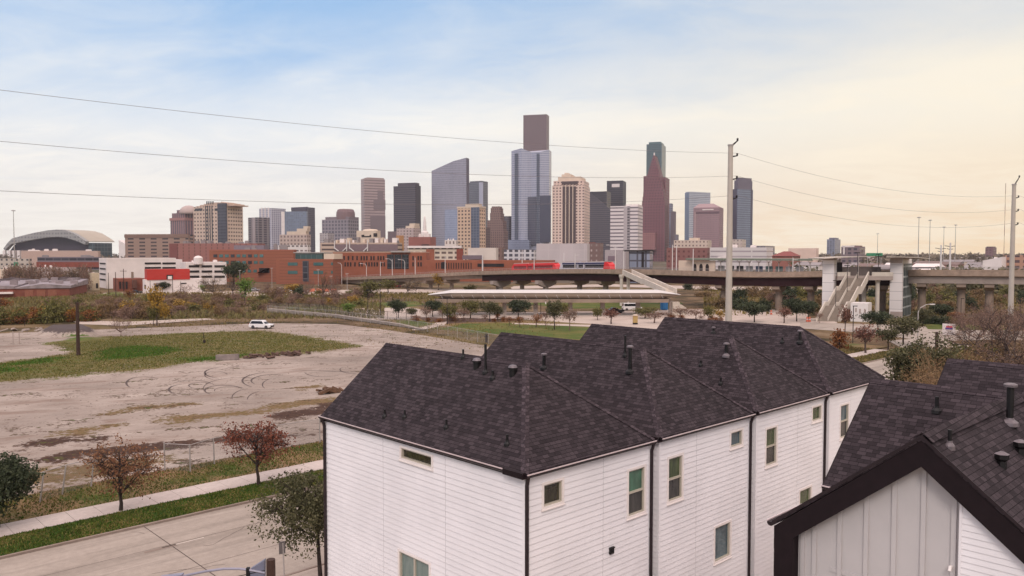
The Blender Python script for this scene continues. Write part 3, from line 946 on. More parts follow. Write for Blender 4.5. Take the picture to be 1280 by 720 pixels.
def lot_mat():
    t = NT('worn_lot'); t.set(.93, 0, .15)
    p = t.pos()
    A = lambda n: t.new('ShaderNodeAttribute', attribute_name=n).outputs['Fac']
    r = t.new('ShaderNodeMapping'); r.vector_type = 'TEXTURE'; t.link(p, r.inputs[0]); r.inputs['Rotation'].default_value = (0, 0, math.radians(20)); r.inputs['Scale'].default_value = (4, 1, 1)
    n0 = t.noise(p, .06, 5, .6); n1 = t.noise(p, .35, 6, .68); n2 = t.noise(p, 2.2, 5, .7); n3 = t.noise(p, 12, 3, .75); ns = t.noise(r.outputs[0], .32, 5, .65, .4)
    conc = t.ramp(n0, [(.3, C(150, 137, 127, .70)), (.5, C(173, 158, 147, .71)), (.7, C(194, 179, 168, .73))])
    conc = t.mix(t.math('MULTIPLY', t.step(ns, .52, .70), .35), conc, C(216, 202, 190, .84))
    conc = t.mix(t.math('MULTIPLY', t.step(ns, .47, .33), .6), conc, C(138, 114, 100, .74))
    nb = t.noise(p, .8, 5, .7, 1.2)
    conc = t.mix(t.math('MULTIPLY', t.step(nb, .57, .66), .4), conc, C(122, 98, 84, .74))
    vo = t.new('ShaderNodeTexVoronoi', feature='DISTANCE_TO_EDGE'); vo.inputs['Scale'].default_value = .16; t.link(r.outputs[0], vo.inputs['Vector'])
    ck = t.math('MULTIPLY', t.math('LESS_THAN', t.math('ADD', vo.outputs[0], t.math('MULTIPLY', t.math('SUBTRACT', n2, .5), .02)), .007), t.step(n1, .42, .6))
    conc = t.mix(t.math('MULTIPLY', ck, .6), conc, C(104, 84, 70, .7))
    conc = t.mix(.3, conc, t.ramp(n2, [(.25, (.3, .28, .28, 1)), (.8, (.7, .7, .7, 1))]), 'OVERLAY')
    dryc = t.mix(t.step(n1, .38, .62), C(92, 90, 44, .8), C(122, 106, 68, .82))
    dryc = t.mix(t.math('MULTIPLY', t.step(n0, .45, .65), .6), dryc, C(88, 88, 42, .8))
    grn = t.mix(t.step(n1, .35, .62), C(46, 88, 20, .88), C(86, 98, 38, .84))
    mud = t.mix(t.step(n2, .3, .7), C(60, 42, 36, .68), C(96, 70, 56, .72))
    tan = t.mix(t.step(n2, .35, .65), C(132, 104, 76, .78), C(106, 92, 56, .78))
    tex = t.ramp(n3, [(.2, (.24, .24, .24, 1)), (.8, (.78, .78, .78, 1))])
    def mask(a, amp=.55, lo=.42, hi=.58):
        f = t.math('ADD', A(a), t.math('MULTIPLY', t.math('SUBTRACT', n1, .5), amp * 1.8))
        f = t.math('ADD', f, t.math('MULTIPLY', t.math('SUBTRACT', n2, .5), amp * 1.8))
        f = t.math('ADD', f, t.math('MULTIPLY', t.math('SUBTRACT', ns, .5), amp * 2.0))
        return t.step(f, lo, hi)
    c = t.mix(mask('tan', 1.5, .42, .72), conc, tan)
    c = t.mix(mask('mud', 1.4, .30, .62), c, mud)
    g = t.mix(mask('green', 1.5, .30, .75), dryc, grn)
    g = t.mix(.5, g, tex, 'OVERLAY')
    c = t.mix(mask('dry', .7), c, g)
    gm = t.mix(mask('green', 1.3, .55, .8), c, t.mix(.5, grn, tex, 'OVERLAY'))
    c = gm
    c = t.mix(mask('grav', .5), c, t.mix(.4, C(96, 84, 82, .7), tex, 'OVERLAY'))
    c = t.mix(.15, c, tex, 'OVERLAY')
    t.base(c); t.bump(n3, .4, .05)
    # ragged rim: beyond it the field shows
    e = t.math('ADD', A('edge'), t.math('MULTIPLY', t.math('SUBTRACT', n1, .5), .5))
    tr = t.new('ShaderNodeBsdfTransparent'); mx = t.new('ShaderNodeMixShader')
    t.link(t.math('GREATER_THAN', e, .4), mx.inputs[0]); t.link(tr.outputs[0], mx.inputs[1]); t.link(t.b.outputs[0], mx.inputs[2]); t.link(mx.outputs[0], t.out.inputs[0])
    return t.m
lot = fast_mesh('lot_ground', np.column_stack([PK, hgt - .004]), q2, lot_mat(), smooth=True)
for k, a in att.items():
    at_ = lot.data.attributes.new(k, 'FLOAT', 'POINT'); at_.data.foreach_set('value', a.astype(np.float32))
tag(lot, kind='structure')

# tyre marks: thin arcs burnt on the concrete
mb = MB()
def arc_px(cx, cy, rx, ry, a0, a1, w=.26, n=26):
    """a real arc on the ground through the points of an ellipse seen in the photo"""
    pts = [gnd(cx + rx * math.cos(a0 + (a1 - a0) * i / n), cy - ry * math.sin(a0 + (a1 - a0) * i / n)) for i in range(n + 1)]
    for i in range(n):
        wi = max(w, .15) * (.35 + .65 * math.sin(PI * (i + .5) / n))
        strip(mb, pts[i], pts[i + 1], wi, .008)
for a in [(345, 476, 42, 11, 1.6, 3.9), (352, 476, 38, 8.5, 1.4, 3.6), (358, 481, 30, 10, 2.2, 3.6, .1), (300, 486, 46, 14, 1.0, 3.3, .1), (280, 488, 24, 6.5, .4, 3.9), (288, 488, 20, 4.5, .6, 3.4, .1),
          (235, 487, 24, 7, 1.9, 4.0), (240, 484, 28, 9, .6, 2.6, .1), (252, 482, 16, 4, .2, 4.6, .1), (290, 466, 34, 8, 1.9, 4.2), (270, 469, 14, 5, .1, 5.0, .1), (300, 465, 22, 7, 1.2, 2.6, .1), (178, 479, 20, 8, 1.9, 3.8), (180, 480, 26, 9, .9, 2.2, .1),
          (390, 470, 60, 7, .3, 2.0, .1), (430, 470, 60, 6, .9, 2.4, .1), (455, 462, 30, 6, 2.6, 4.4, .1), (405, 465, 24, 6, 3.2, 5.6, .1), (320, 497, 30, 12, 1.9, 3.3, .1), (335, 500, 26, 12, 1.9, 3.1, .08)]:
    arc_px(*a)
tag(mb.build('tyre_marks', mat('tyre_rubber_marks', C(92, 76, 70, .65), .9, var=.25)), kind='structure')

# ------------------------------------------------------------------ park, paths and bus loop beyond the fence
Zp = [-.128]
def lay(name, px, m, rag=0, seed=1):
    Zp[0] += .004
    pts = GP(px)
    return sheet(name, ragged(pts, 4, rag, seed) if rag else pts, Zp[0], m)
PALE = concrete_mat('pale_paving', C(184, 166, 154, .8), C(204, 188, 176, .8))
MULCH = mat('brown_mulch', C(92, 66, 56, .75), .95, var=.3)
lay('park_lawn', [(400, 382), (470, 378), (520, 382), (560, 398), (740, 402), (790, 404), (840, 404), (830, 440), (700, 432), (625, 420), (548, 411), (505, 410), (470, 398)], GRASS_DRY, .8, 2)
lay('lawn', [(550, 411), (580, 404), (640, 403), (700, 405), (745, 407), (740, 424), (690, 422), (620, 417)], GRASS_PARK, .6, 3)
lay('lawn', [(340, 390), (360, 383), (420, 383), (430, 392), (400, 395)], GRASS_PARK, .8, 4)
lay('lawn', [(492, 400), (530, 400), (545, 405), (520, 408), (500, 408)], GRASS_PARK, .5, 5)
lay('lawn', [(440, 379), (520, 376), (535, 380), (500, 384), (450, 384)], GRASS_PARK, .5, 6)
lay('lawn', [(640, 377), (760, 376), (850, 377), (850, 385), (700, 385)], GRASS_PARK, .8, 6)
lay('road', [(417, 394), (420, 388), (440, 385), (510, 384), (560, 390), (640, 390), (780, 388), (850, 386), (960, 386), (1010, 392), (1010, 402), (900, 403), (780, 406), (735, 404), (640, 398), (540, 398), (470, 399), (440, 397)], PALE, .3, 7)
lay('mulch_bed', [(515, 396), (560, 397), (640, 398), (650, 401), (590, 402), (560, 404), (540, 402)], MULCH, .5, 8)
lay('path', [(513, 412), (540, 405), (548, 401), (560, 401), (555, 406), (528, 412)], PALE, .1, 9)
lay('path', [(640, 403), (740, 405.5), (742, 408), (640, 404.5)], PALE)
lay('parking', [(745, 404), (840, 402), (920, 398), (1030, 397), (1045, 404), (980, 415), (750, 420)], PALE, .4, 10)
lay('cross_street', [(1000, 402), (1060, 404), (1130, 406), (1240, 412), (1420, 418), (1420, 428), (1240, 424), (1160, 426), (1100, 418), (1060, 414), (1000, 410)], ROAD)
lay('street_apron', [(1110, 425), (1160, 422), (1215, 432), (1200, 440), (1130, 436)], ROAD)
lay('lawn', [(1150, 404), (1190, 402), (1240, 405), (1260, 412), (1200, 412), (1160, 411)], GRASS_PARK, .4, 11)
lay('lawn', [(1090, 372), (1070, 364), (1100, 361), (1120, 366)], GRASS_PARK, .6, 12)
lay('road', [(130, 366), (250, 364.5), (330, 364), (440, 362), (560, 361), (620, 362), (620, 365), (540, 366), (430, 368), (330, 370), (250, 369), (180, 371), (120, 373)], PALE, .3, 13)
lay('road', [(90, 398), (150, 402), (200, 400), (260, 397.5), (270, 399), (200, 403.5), (150, 407), (100, 405)], PALE, .4, 14)
lay('road', [(640, 357.5), (760, 355), (900, 358), (1120, 360), (1280, 356), (1400, 358), (1400, 362), (1120, 366), (900, 362), (760, 358), (640, 361)], PALE, .5, 15)
lay('field_grass', [(-60, 352), (-60, 392), (80, 388), (200, 378), (330, 374), (420, 374), (420, 371), (330, 371), (200, 371), (105, 372)], GRASS_DRY, 1.5, 16)
lay('field_grass', [(100, 372), (140, 365), (180, 368), (130, 374)], GRASS_PARK, .6, 17)

# grass tufts along the street: real blades, nobody could count them
def tufts(name, n, region, m, hmin, hmax, seed, acc=None):
    r = np.random.default_rng(seed)
    u = r.uniform(region[0], region[1], n); v = r.uniform(region[2], region[3], n)
    if acc is not None:
        k = acc(u, v, r); u, v = u[k], v[k]; n = len(u)
    x = P0.x + CA * u - SA * v; y = P0.y + SA * u + CA * v
    a = r.uniform(0, 2 * PI, n); h = r.uniform(hmin, hmax, n); wd = h * r.uniform(.25, .5, n)
    lean = r.normal(0, .35, (n, 2)) * h[:, None]
    A = np.stack([x - np.cos(a) * wd, y - np.sin(a) * wd, np.full(n, -.015)], 1); B = np.stack([x + np.cos(a) * wd, y + np.sin(a) * wd, np.full(n, -.015)], 1)
    T = np.stack([x + lean[:, 0], y + lean[:, 1], h - .01], 1)
    Vt = np.stack([A, B, T], 1).reshape(-1, 3); Ft = np.arange(3 * n).reshape(n, 3)
    return tag(fast_mesh(name, Vt, Ft, m), kind='stuff')
def blade_mat(name, stops):
    t = NT(name); t.set(.85, 0, .15)
    ri = t.new('ShaderNodeNewGeometry').outputs['Random Per Island']
    n = t.noise(t.pos(), .45, 4, .6)
    f = t.math('ADD', t.math('MULTIPLY', ri, .45), t.math('MULTIPLY', n, .6))
    t.base(t.ramp(f, stops)); return t.m
BL_G = blade_mat('green_blades', [(.2, C(44, 68, 22, .8)), (.47, C(70, 96, 34, .85)), (.62, C(104, 106, 50, .85)), (.85, C(144, 122, 78, .9))])
BL_D = blade_mat('dry_blades', [(.2, C(74, 78, 36, .8)), (.5, C(112, 98, 60, .85)), (.9, C(150, 126, 88, .9))])
vz = lambda u, v, r: (lambda X, Y: (Y > 28) & (np.abs(X) < .68 * Y + 2))(P0.x + CA * u - SA * v, P0.y + SA * u + CA * v)
tufts('grass', 70000, (-45, 40, V_FAR + .2, sv0 - .05), BL_G, .05, .13, 5, vz)
tufts('grass', 26000, (-45, 40, sv1 + .05, 42.5), BL_G, .05, .14, 6, lambda u, v, r: vz(u, v, r) & (u > r.uniform(-60, 0, len(u))))
tufts('grass', 26000, (-45, 40, sv1 + .05, 43.0), BL_D, .05, .16, 7, lambda u, v, r: vz(u, v, r) & ((u < r.uniform(-45, 0, len(u))) | (v > r.uniform(38, 43, len(u)))))
tufts('grass', 16000, (70, 118, V_FAR + .2, 46), BL_D, .12, .35, 8, lambda u, v, r: (v < sv0 - .1) | (v > sv1 + .1))

# rank dry weeds over the field behind the lot
def weeds(name, px0, px1, py0, py1, n, m, hmin, hmax, seed):
    r_ = np.random.default_rng(seed); inv0, inv1 = 1 / (py0 - 316), 1 / (py1 - 316)
    d = (CAM_H * F) * np.sqrt(r_.uniform(min(inv0, inv1) ** 2, max(inv0, inv1) ** 2, n)); px = r_.uniform(px0, px1, n); x = (px - CX) / F * d; y = d
    cl = np.sin(x * .11) * np.sin(y * .07 + x * .03) + r_.normal(0, .5, n); k = cl > -.25; x, y = x[k], y[k]; n = len(x)
    a = r_.uniform(0, 2 * PI, n); h = r_.uniform(hmin, hmax, n); wd = h * r_.uniform(.2, .45, n); le = r_.normal(0, .3, (n, 2)) * h[:, None]; z = np.full(n, -.14)
    A = np.stack([x - np.cos(a) * wd, y - np.sin(a) * wd, z], 1); B = np.stack([x + np.cos(a) * wd, y + np.sin(a) * wd, z], 1); T = np.stack([x + le[:, 0], y + le[:, 1], z + h], 1)
    return tag(fast_mesh(name, np.stack([A, B, T], 1).reshape(-1, 3), np.arange(3 * n).reshape(n, 3), m), kind='stuff')
BL_W = blade_mat('weed_blades', [(.2, C(88, 76, 56, .8)), (.42, C(118, 102, 72, .84)), (.6, C(126, 116, 74, .84)), (.78, C(100, 98, 58, .84)), (.95, C(120, 100, 86, .86))])
BL_O = blade_mat('olive_weed_blades', [(.2, C(80, 72, 40, .8)), (.5, C(120, 106, 60, .85)), (.9, C(150, 128, 86, .88))])
weeds('weeds', -30, 480, 369, 398, 34000, BL_W, .3, .95, 3)
weeds('weeds', -30, 640, 366, 380, 14000, BL_O, .4, 1.0, 4)
weeds('weeds', 150, 700, 398, 440, 9000, BL_O, .12, .4, 9)
weeds('weeds', 880, 1300, 362, 394, 18000, BL_O, .3, 1.0, 5)

# short grass of the patches in the lot, and weeds rooted in its dirt
def patch_blades(name, polys, n, m, hmin, hmax, seed):
    r_ = np.random.default_rng(seed); A_ = np.concatenate([np.array([[p[0], p[1]] for p in q]) for q in polys]); lo, hi_ = A_.min(0), A_.max(0)
    Q = r_.uniform(lo, hi_, (n * 4, 2)); Q = Q[(Q[:, 1] > 40) & (np.abs(Q[:, 0]) < .7 * Q[:, 1])]; Q = Q[union(Q, polys) < r_.normal(-.4, .8, len(Q))][:n]; n = len(Q); x, y = Q[:, 0], Q[:, 1]
    a = r_.uniform(0, 2 * PI, n); h = r_.uniform(hmin, hmax, n); wd = h * r_.uniform(.25, .5, n); le = r_.normal(0, .35, (n, 2)) * h[:, None]; z = np.zeros(n)
    A = np.stack([x - np.cos(a) * wd, y - np.sin(a) * wd, z], 1); B = np.stack([x + np.cos(a) * wd, y + np.sin(a) * wd, z], 1); T = np.stack([x + le[:, 0], y + le[:, 1], z + h], 1)
    return tag(fast_mesh(name, np.stack([A, B, T], 1).reshape(-1, 3), np.arange(3 * n).reshape(n, 3), m), kind='stuff')
patch_blades('grass', DRYP[:1], 30000, blade_mat('patch_blades', [(.2, C(76, 80, 34, .82)), (.5, C(102, 102, 48, .84)), (.9, C(138, 120, 74, .86))]), .06, .22, 21)
patch_blades('grass', GRNP, 26000, blade_mat('lush_blades', [(.2, C(44, 84, 20, .88)), (.6, C(70, 108, 34, .9)), (.9, C(112, 118, 56, .88))]), .06, .2, 22)
# scattered stones
r_ = np.random.default_rng(9); n = 1500; Q = np.stack([r_.uniform(-60, 20, n * 4), r_.uniform(50, 170, n * 4)], 1); Q = Q[(np.abs(Q[:, 0]) < .68 * Q[:, 1]) & (sdist(Q, lot_poly) < -2)][:n]; n = len(Q)
sv = np.array([[-1, -1, 0], [1, -1, 0], [1, 1, 0], [-1, 1, 0], [0, 0, 1]]) ; sc_ = r_.uniform(.03, .11, (n, 1, 3)); V_ = sv[None] * sc_ * r_.uniform(.6, 1.3, (n, 5, 3)); V_[:, :, 0] += Q[:, :1]; V_[:, :, 1] += Q[:, 1:]
fc = np.array([[0, 1, 4], [1, 2, 4], [2, 3, 4], [3, 0, 4]]); Fc = (fc[None] + 5 * np.arange(n)[:, None, None]).reshape(-1, 3)
tag(fast_mesh('gravel', V_.reshape(-1, 3), Fc, mat('stone_grey', C(150, 134, 124, .7), .9, var=.4, scale=.6)), kind='stuff')
# hairline cracks in the street
mb = MB(); r = random.Random(31)
for _ in range(9):
    u, v = r.uniform(-30, 12), r.uniform(V_NEAR + 2, V_FAR - 1); a = r.uniform(-.5, .5) + (PI / 2 if r.random() < .4 else 0)
    for k in range(r.randint(6, 16)):
        u2, v2 = u + .5 * math.cos(a), v + .5 * math.sin(a)
        if not V_NEAR < v2 < V_FAR: break
        strip(mb, UV(u, v), UV(u2, v2), .025, -.1085); u, v = u2, v2; a += r.gauss(0, .35)
tag(mb.build('street_cracks', tj), kind='structure')
# ================================================================== buildings of the city
class Bld:
    """a building whose near corner stands at xc (photo px) at depth D; its front runs to xl, its side to xr"""
    def __init__(s, name, label, xl, xc, xr, ytop, D, th=35.0, cat='building', group=None, depth=None, ybase=None):
        sl, sr = (xl - CX) / F, (xr - CX) / F
        if depth is None: th = max(th, math.degrees(math.atan(sr)) + 9)
        th = min(th, 90 - math.degrees(math.atan(-sl)) - 9)
        th = math.radians(th); s.th = th
        cx = wx(xc, D)
        s.a = (cx - sl * D) / (math.cos(th) + sl * math.sin(th)) if xl < xc - .01 else (depth or 30)
        s.b = (sr * D - cx) / (math.sin(th) - sr * math.cos(th)) if xr > xc + .01 and depth is None else (depth or 30)
        s.h = hz(ytop, D); s.D = D
        s.loc = Vector((cx, D, -.15))
        s.root = thing(name, label, cat, s.loc, -th, group)
        s.Mi = (Matrix.Translation(s.loc) @ Matrix.Rotation(-th, 4, 'Z')).inverted()
    def L(s, px, py):
        """photo px -> local ray"""
        o = s.Mi @ CAM; d = (s.Mi.to_3x3() @ ray(px, py)); return o, d
    def front(s, px, py, y=0.0):
        o, d = s.L(px, py); t = (y - o.y) / d.y; p = o + d * t; return p.x, p.z
    def side(s, px, py, x=0.0):
        o, d = s.L(px, py); t = (x - o.x) / d.x; p = o + d * t; return p.y, p.z
    def box(s, m, name='wall', f=(0, 1, 0, 1), z=None, parent=None, roof=None, bevel=0):
        """f: fractions along front (from the left end) and side (from the front)"""
        mb = MB(); z0, z1 = z or (0, s.h)
        mb.box(-s.a + s.a * f[0], -s.a + s.a * f[1], s.b * f[2], s.b * f[3], z0, z1)
        return mb.build(name, m, parent or s.root, facade=True)
    def shape(s, m, zt, name='wall', parent=None, z0=0):
        """zt: top heights at left, corner, right, back"""
        mb = MB(); mb.prism([(-s.a, 0), (0, 0), (0, s.b), (-s.a, s.b)], z0, zt)
        return mb.build(name, m, parent or s.root, facade=True)
    def fr(s, x0, x1, y0, y1, m, name='window', out=.25, inn=.3, parent=None, yy=0.0):
        """a panel on the front face over a rectangle of the photo"""
        ym, xm = (y0 + y1) / 2, (x0 + x1) / 2
        a, b = s.front(x0, ym, yy)[0], s.front(x1, ym, yy)[0]; c, d = s.front(xm, y1, yy)[1], s.front(xm, y0, yy)[1]
        mb = MB(); mb.box(a, b, yy - out, yy + inn, c, d)
        return mb.build(name, m, parent or s.root, facade=True)
    def sd(s, x0, x1, y0, y1, m, name='window', out=.25, inn=.3, parent=None):
        ym, xm = (y0 + y1) / 2, (x0 + x1) / 2
        a, b = s.side(x0, ym)[0], s.side(x1, ym)[0]; c, d = s.side(xm, y1)[1], s.side(xm, y0)[1]
        mb = MB(); mb.box(-inn, out, a, b, c, d)
        return mb.build(name, m, parent or s.root, facade=True)
    def parapet(s, m, h=1.0, w=.5, z=None):
        mb = MB(); z = z or s.h
        for (x0, x1, y0, y1) in ((-s.a, 0, -.05, w), (-s.a, 0, s.b - w, s.b + .05), (-s.a - .05, -s.a + w, w, s.b - w), (-w, .05, w, s.b - w)):
            mb.box(x0, x1, y0, y1, z - .02, z + h)
        return mb.build('parapet', m, s.root)
    def plant(s, n, m, seed, hmax=3.0, z=None, smax=.12):
        """air handlers and stair heads on the roof"""
        r = random.Random(seed); z = z or s.h
        for _ in range(n):
            x = -s.a * r.uniform(.1, .9); y = s.b * r.uniform(.12, .8); w = s.a * r.uniform(.03, smax); d = min(s.b * .18, w * r.uniform(.6, 1.2)); hh = hmax * r.uniform(.35, 1)
            mb = MB(); mb.box(x - w / 2, x + w / 2, y, y + d, z - .05, z + hh); mb.box(x - w * .38, x + w * .38, y + d * .2, y + d * .8, z + hh, z + hh * 1.18)
            mb.build('roof_unit', m, s.root)

K = 1.12
WHITE = mat('white_render', C(222, 210, 206, K * .85), .8, var=.08, scale=.2)
CREAM = mat('cream_stone', C(206, 186, 168, K * .85), .8, var=.1, scale=.1)
CONC = mat('grey_concrete', C(168, 152, 144, .85), .85, var=.14, scale=.4)
CONC_W = mat('warm_concrete', C(150, 130, 116, .85), .9, var=.22, scale=.35)
ROOFG = mat('grey_roof_membrane', C(150, 140, 140, .8), .9, var=.15, scale=.1)
BRICK = mat('red_brick', C(138, 70, 56, .85), .9, var=.14, scale=.25)
BRICKO = mat('orange_brick', C(156, 92, 70, .80), .9, var=.12, scale=.2)
BRICKP = facade('pink_brick_panels', C(150, 98, 90, .9), C(118, 74, 68, .9), 6, 3.2, .2, .7, .8, .1)
REDPAINT = mat('red_paint', C(186, 52, 44, .85), .6, var=.08, scale=.3)
DGLASS = mat('dark_window_glass_far', C(50, 50, 60, .7), .15, var=.3, scale=.2, spec=.6)
TEAL = mat('teal_window_glass', C(74, 110, 110, .8), .15, var=.25, scale=.2, spec=.6)
HOLE = mat('dark_opening', C(52, 44, 46, .6), .9, var=.3, scale=.2)
STEEL = mat('galvanised_steel', C(176, 168, 164, .85), .5, .3, .08, 2)
WSTEEL = mat('white_steel', C(216, 208, 206, .85), .5, var=.06, scale=2)
TANGLASS = C(88, 80, 84, .75)

# ------------------------------------------------------------------ towers, from the ballpark side to the river side
GT = dict(group=None)
def glassw(name, wall, glass, bay=3.0, floor=4.0, wf=.82, hf=.68, **k): return facade(name, wall, glass, bay, floor, wf, hf, **k)

# ballpark
D = 1500
b = Bld('ballpark', 'ballpark with a white arched roof truss over a dark opening', 5, 110, 145, 302, D, 12, 'stadium')
zt = lambda y: hz(y, D)
mb = MB()
arch = [(4, 311), (9, 304), (15, 298), (30, 294), (45, 290.5), (60, 287.8), (71, 287), (82, 288), (92, 291.8), (100, 296.5), (107, 301.5)]
low_ = [(6, 313), (10, 308.5), (14, 304.8), (30, 301.5), (45, 298.8), (60, 296.6), (71, 296), (82, 297), (92, 300), (100, 303), (106, 306)]
fa = [b.front(x, y) for x, y in arch]; fbm = [b.front(x, y) for x, y in low_]
for i in range(len(arch) - 1):
    for (p, q, o0, o1) in ((fa, fbm, 0, 9),):
        mb.add([(p[i][0], o0, p[i][1]), (p[i + 1][0], o0, p[i + 1][1]), (q[i + 1][0], o0, q[i + 1][1]), (q[i][0], o0, q[i][1]),
                (p[i][0], o1, p[i][1]), (p[i + 1][0], o1, p[i + 1][1]), (q[i + 1][0], o1, q[i + 1][1]), (q[i][0], o1, q[i][1])],
               [(0, 3, 2, 1), (4, 5, 6, 7), (0, 1, 5, 4), (3, 7, 6, 2), (0, 4, 7, 3), (1, 2, 6, 5)])
mb.build('roof_truss', facade('truss_white', C(158, 156, 154, .85), C(124, 122, 124, .85), 7, 7, .55, .5, .6, .1), b.root, facade=True)
mb = MB()
p = [(x, z - 6) for x, z in fa]
mb.add([(p[0][0], 14, 0)] + [(x, 14, z) for x, z in p] + [(p[-1][0], 14, 0)], [tuple(range(len(p) + 2))])
mb.build('dark_opening', mat('stadium_dark', C(62, 52, 66, .8), .8, var=.25, scale=.05), b.root)
zb = b.front(60, 312)[1]
mb = MB(); mb.box(b.front(12, 318)[0], b.front(106, 318)[0], 2, 20, 0, b.front(60, 313)[1]); mb.build('lower_stand', mat('stand', C(160, 140, 132, .8), .9, var=.15, scale=.05), b.root)
for k in range(4):
    mb = MB(); x = b.front(6 + k * 6, 318)[0]; mb.box(x - 3, x + 3, -2, 1.5, 0, b.front(6, 313)[1]); mb.build('pier', WHITE, b.root)
x1 = b.front(106, 316)[0]
roof = MB(); fr_ = fa[4:]
bk_ = [b.front(x + 36 - max(0, 76 - x) * .4, y + (.9 if x < 90 else .2), 60) for x, y in arch[4:]]
for i in range(len(fr_) - 1):
    A_, B_, C_, D_ = (fr_[i][0], 8.5, fr_[i][1] + .3), (fr_[i + 1][0], 8.5, fr_[i + 1][1] + .3), (bk_[i + 1][0], 60, bk_[i + 1][1]), (bk_[i][0], 60, bk_[i][1])
    roof.quad(A_, B_, C_, D_); roof.quad(*[(p[0], p[1], p[2] - 1.5) for p in (D_, C_, B_, A_)])
roof.quad((fr_[-1][0], 8.5, fr_[-1][1] + .3), (fr_[-1][0], 8.5, fr_[-1][1] - 1.2), (bk_[-1][0], 60, bk_[-1][1] - 1.5), (bk_[-1][0], 60, bk_[-1][1]))
roof.build('roof', mat('stadium_roof', C(180, 168, 152, .85), .7, var=.05, scale=.03), b.root)
mb = MB(); mb.box(x1, b.front(141, 310, 60)[0], 10, 58, 0, b.front(120, 303.4)[1]); mb.build('glass_wall', facade('stadium_glass', C(66, 92, 96, .8), C(40, 66, 76, .8), 9, 9, .85, .8, .2, .3), b.root, facade=True)
mb = MB(); mb.prism([(b.front(143, 310)[0], 12), (b.front(155, 310)[0], 12), (b.front(155, 310)[0], 40), (b.front(143, 310)[0], 40)], 0, [b.front(143, 300)[1], b.front(155, 307)[1], b.front(155, 307)[1], b.front(143, 300)[1]]); mb.build('side_wing', WHITE, b.root)

def tower(name, label, xl, xc, xr, ytop, D, m, th=35, m2=None, **k):
    b = Bld(name, label, xl, xc, xr, ytop, D, th, 'tower' if 'tower' in name else 'building', **k)
    b.w = b.box(m)
    return b

# low blocks in front of the ballpark
b = tower('warehouse_block', 'long low pinkish block below the ballpark arch', 27, 123, 126, 313.5, 900, mat('pinkish', C(186, 158, 146, .9), .85), 6); b.plant(6, WHITE, 2, 2.5)
b = tower('office_block', 'dark banded low block over a brick base, under the ballpark', 47, 124, 128, 321, 760, facade('dark_bands', C(120, 108, 116, .85), C(56, 52, 66, .8), 8, 4, .95, .6, .2), 5)
b.fr(46, 124, 327.5, 334, BRICK, 'brick_base', .6); b.plant(4, ROOFG, 3, 2.0)
b = tower('office_block', 'pale low block beside the tall light mast', -20, 36, 40, 323, 700, facade('pale_blk', C(186, 172, 160, .9), C(90, 82, 86, .8), 5, 4, .4, .4), 8)
b = tower('hotel_block', 'long brown block with many columns of small windows', 157, 236, 244, 293, 1050, facade('brown_hotel', C(150, 122, 108, .88), C(70, 56, 60, .75), 16, 4.6, .5, .42, var=.2), 6)
mb = MB(); mb.box(-b.a - .5, .5, -.6, 1, b.h - 4, b.h + .6); mb.build('cornice', mat('brown_trim', C(132, 104, 92, .88), .8), b.root)
# rose tower with stepped top and dome
b = tower('stepped_tower', 'rose brown stepped tower with a pale dome behind the tan tower', 214, 232, 252, 272, 1500, facade('rose_tower', C(140, 104, 104, .9), C(86, 76, 92, .8), 6, 400, .42, .96, var=.1), 30)
b.box(b.w.data.materials[0], 'upper_block', (.12, 1, .0, 1), (b.h, hz(266, 1500))); b.box(b.w.data.materials[0], 'upper_block', (.35, 1, .1, 1), (hz(266, 1500), hz(262, 1500)))
b.box(mat('rose_trim', C(160, 116, 112, .9), .7), 'cornice', (-.03, 1.02, -.03, 1.02), (b.h - 5, b.h))
mb = MB(); mb.lathe([(17, -4), (17, 0), (15.5, 5), (11, 9.5), (5, 12), (.5, 12.5)], 20, c=(-6, b.b * .4, hz(264.5, 1500))); mb.build('dome', mat('dome_pale', C(180, 158, 152, .9), .6), b.root, smooth=True)
# tan courthouse tower
D = 1150
ctan = facade('tan_tower', C(198, 174, 158, .95), C(84, 72, 76, .75), 6.2, 5.4, .45, .42, var=.2)
ctan2 = facade('tan_tower_side', C(204, 180, 162, .95), C(116, 98, 96, .8), 4.6, 5.4, .6, .42, var=.15)
b = Bld('courthouse_tower', 'tan courthouse tower with curved top and dark glass stripe', 243, 284, 304, 257, D, 28, 'tower')
b.box(ctan)
b.sd(284.6, 303.6, 257, 308, ctan2, 'side_wall', .3)
b.fr(272.5, 283.8, 254, 308, facade('court_glass', C(70, 72, 88, .8), C(56, 60, 80, .8), 3, 4.3, .8, .75, .15, .2), 'glass_stripe', .8)
for x in (257, 259.6, 262.2, 264.8): b.fr(x, x + 1.1, 257, 304, DGLASS, 'window_strip', .4)
b.fr(244, 253, 260.5, 263.5, DGLASS, 'top_window', .5); b.fr(268.5, 272, 260.5, 263.5, DGLASS, 'top_window', .5)
mb = MB(); n = 10; xs = [b.front(244 + (292 - 244) * i / n, 255)[0] for i in range(n + 1)]
zs = [hz(257 - 6.8 * math.sin(PI * (.10 + .80 * i / n)) + 2, D) for i in range(n + 1)]
for i in range(n):
    mb.box(xs[i], xs[i + 1], 1.5, b.b - 2, b.h - .5, (zs[i] + zs[i + 1]) / 2)
mb.build('curved_roof', mat('court_top', C(190, 164, 148, .95), .8, var=.05, scale=.1), b.root)
for x in (257, 259.4, 262, 264.6): b.fr(x, x + 1.1, 251.5, 255.5, DGLASS, 'top_window', -1.2, 2)
mb = MB(); mb.prism([(-12, b.b * .05), (-1, b.b * .1), (-1, b.b * .85), (-12, b.b * .85)], b.h - 1, [hz(251.5, D), hz(254.5, D), hz(255.5, D), hz(252, D)]); mb.build('side_roof', mat('court_top2', C(176, 150, 136, .95), .8), b.root)

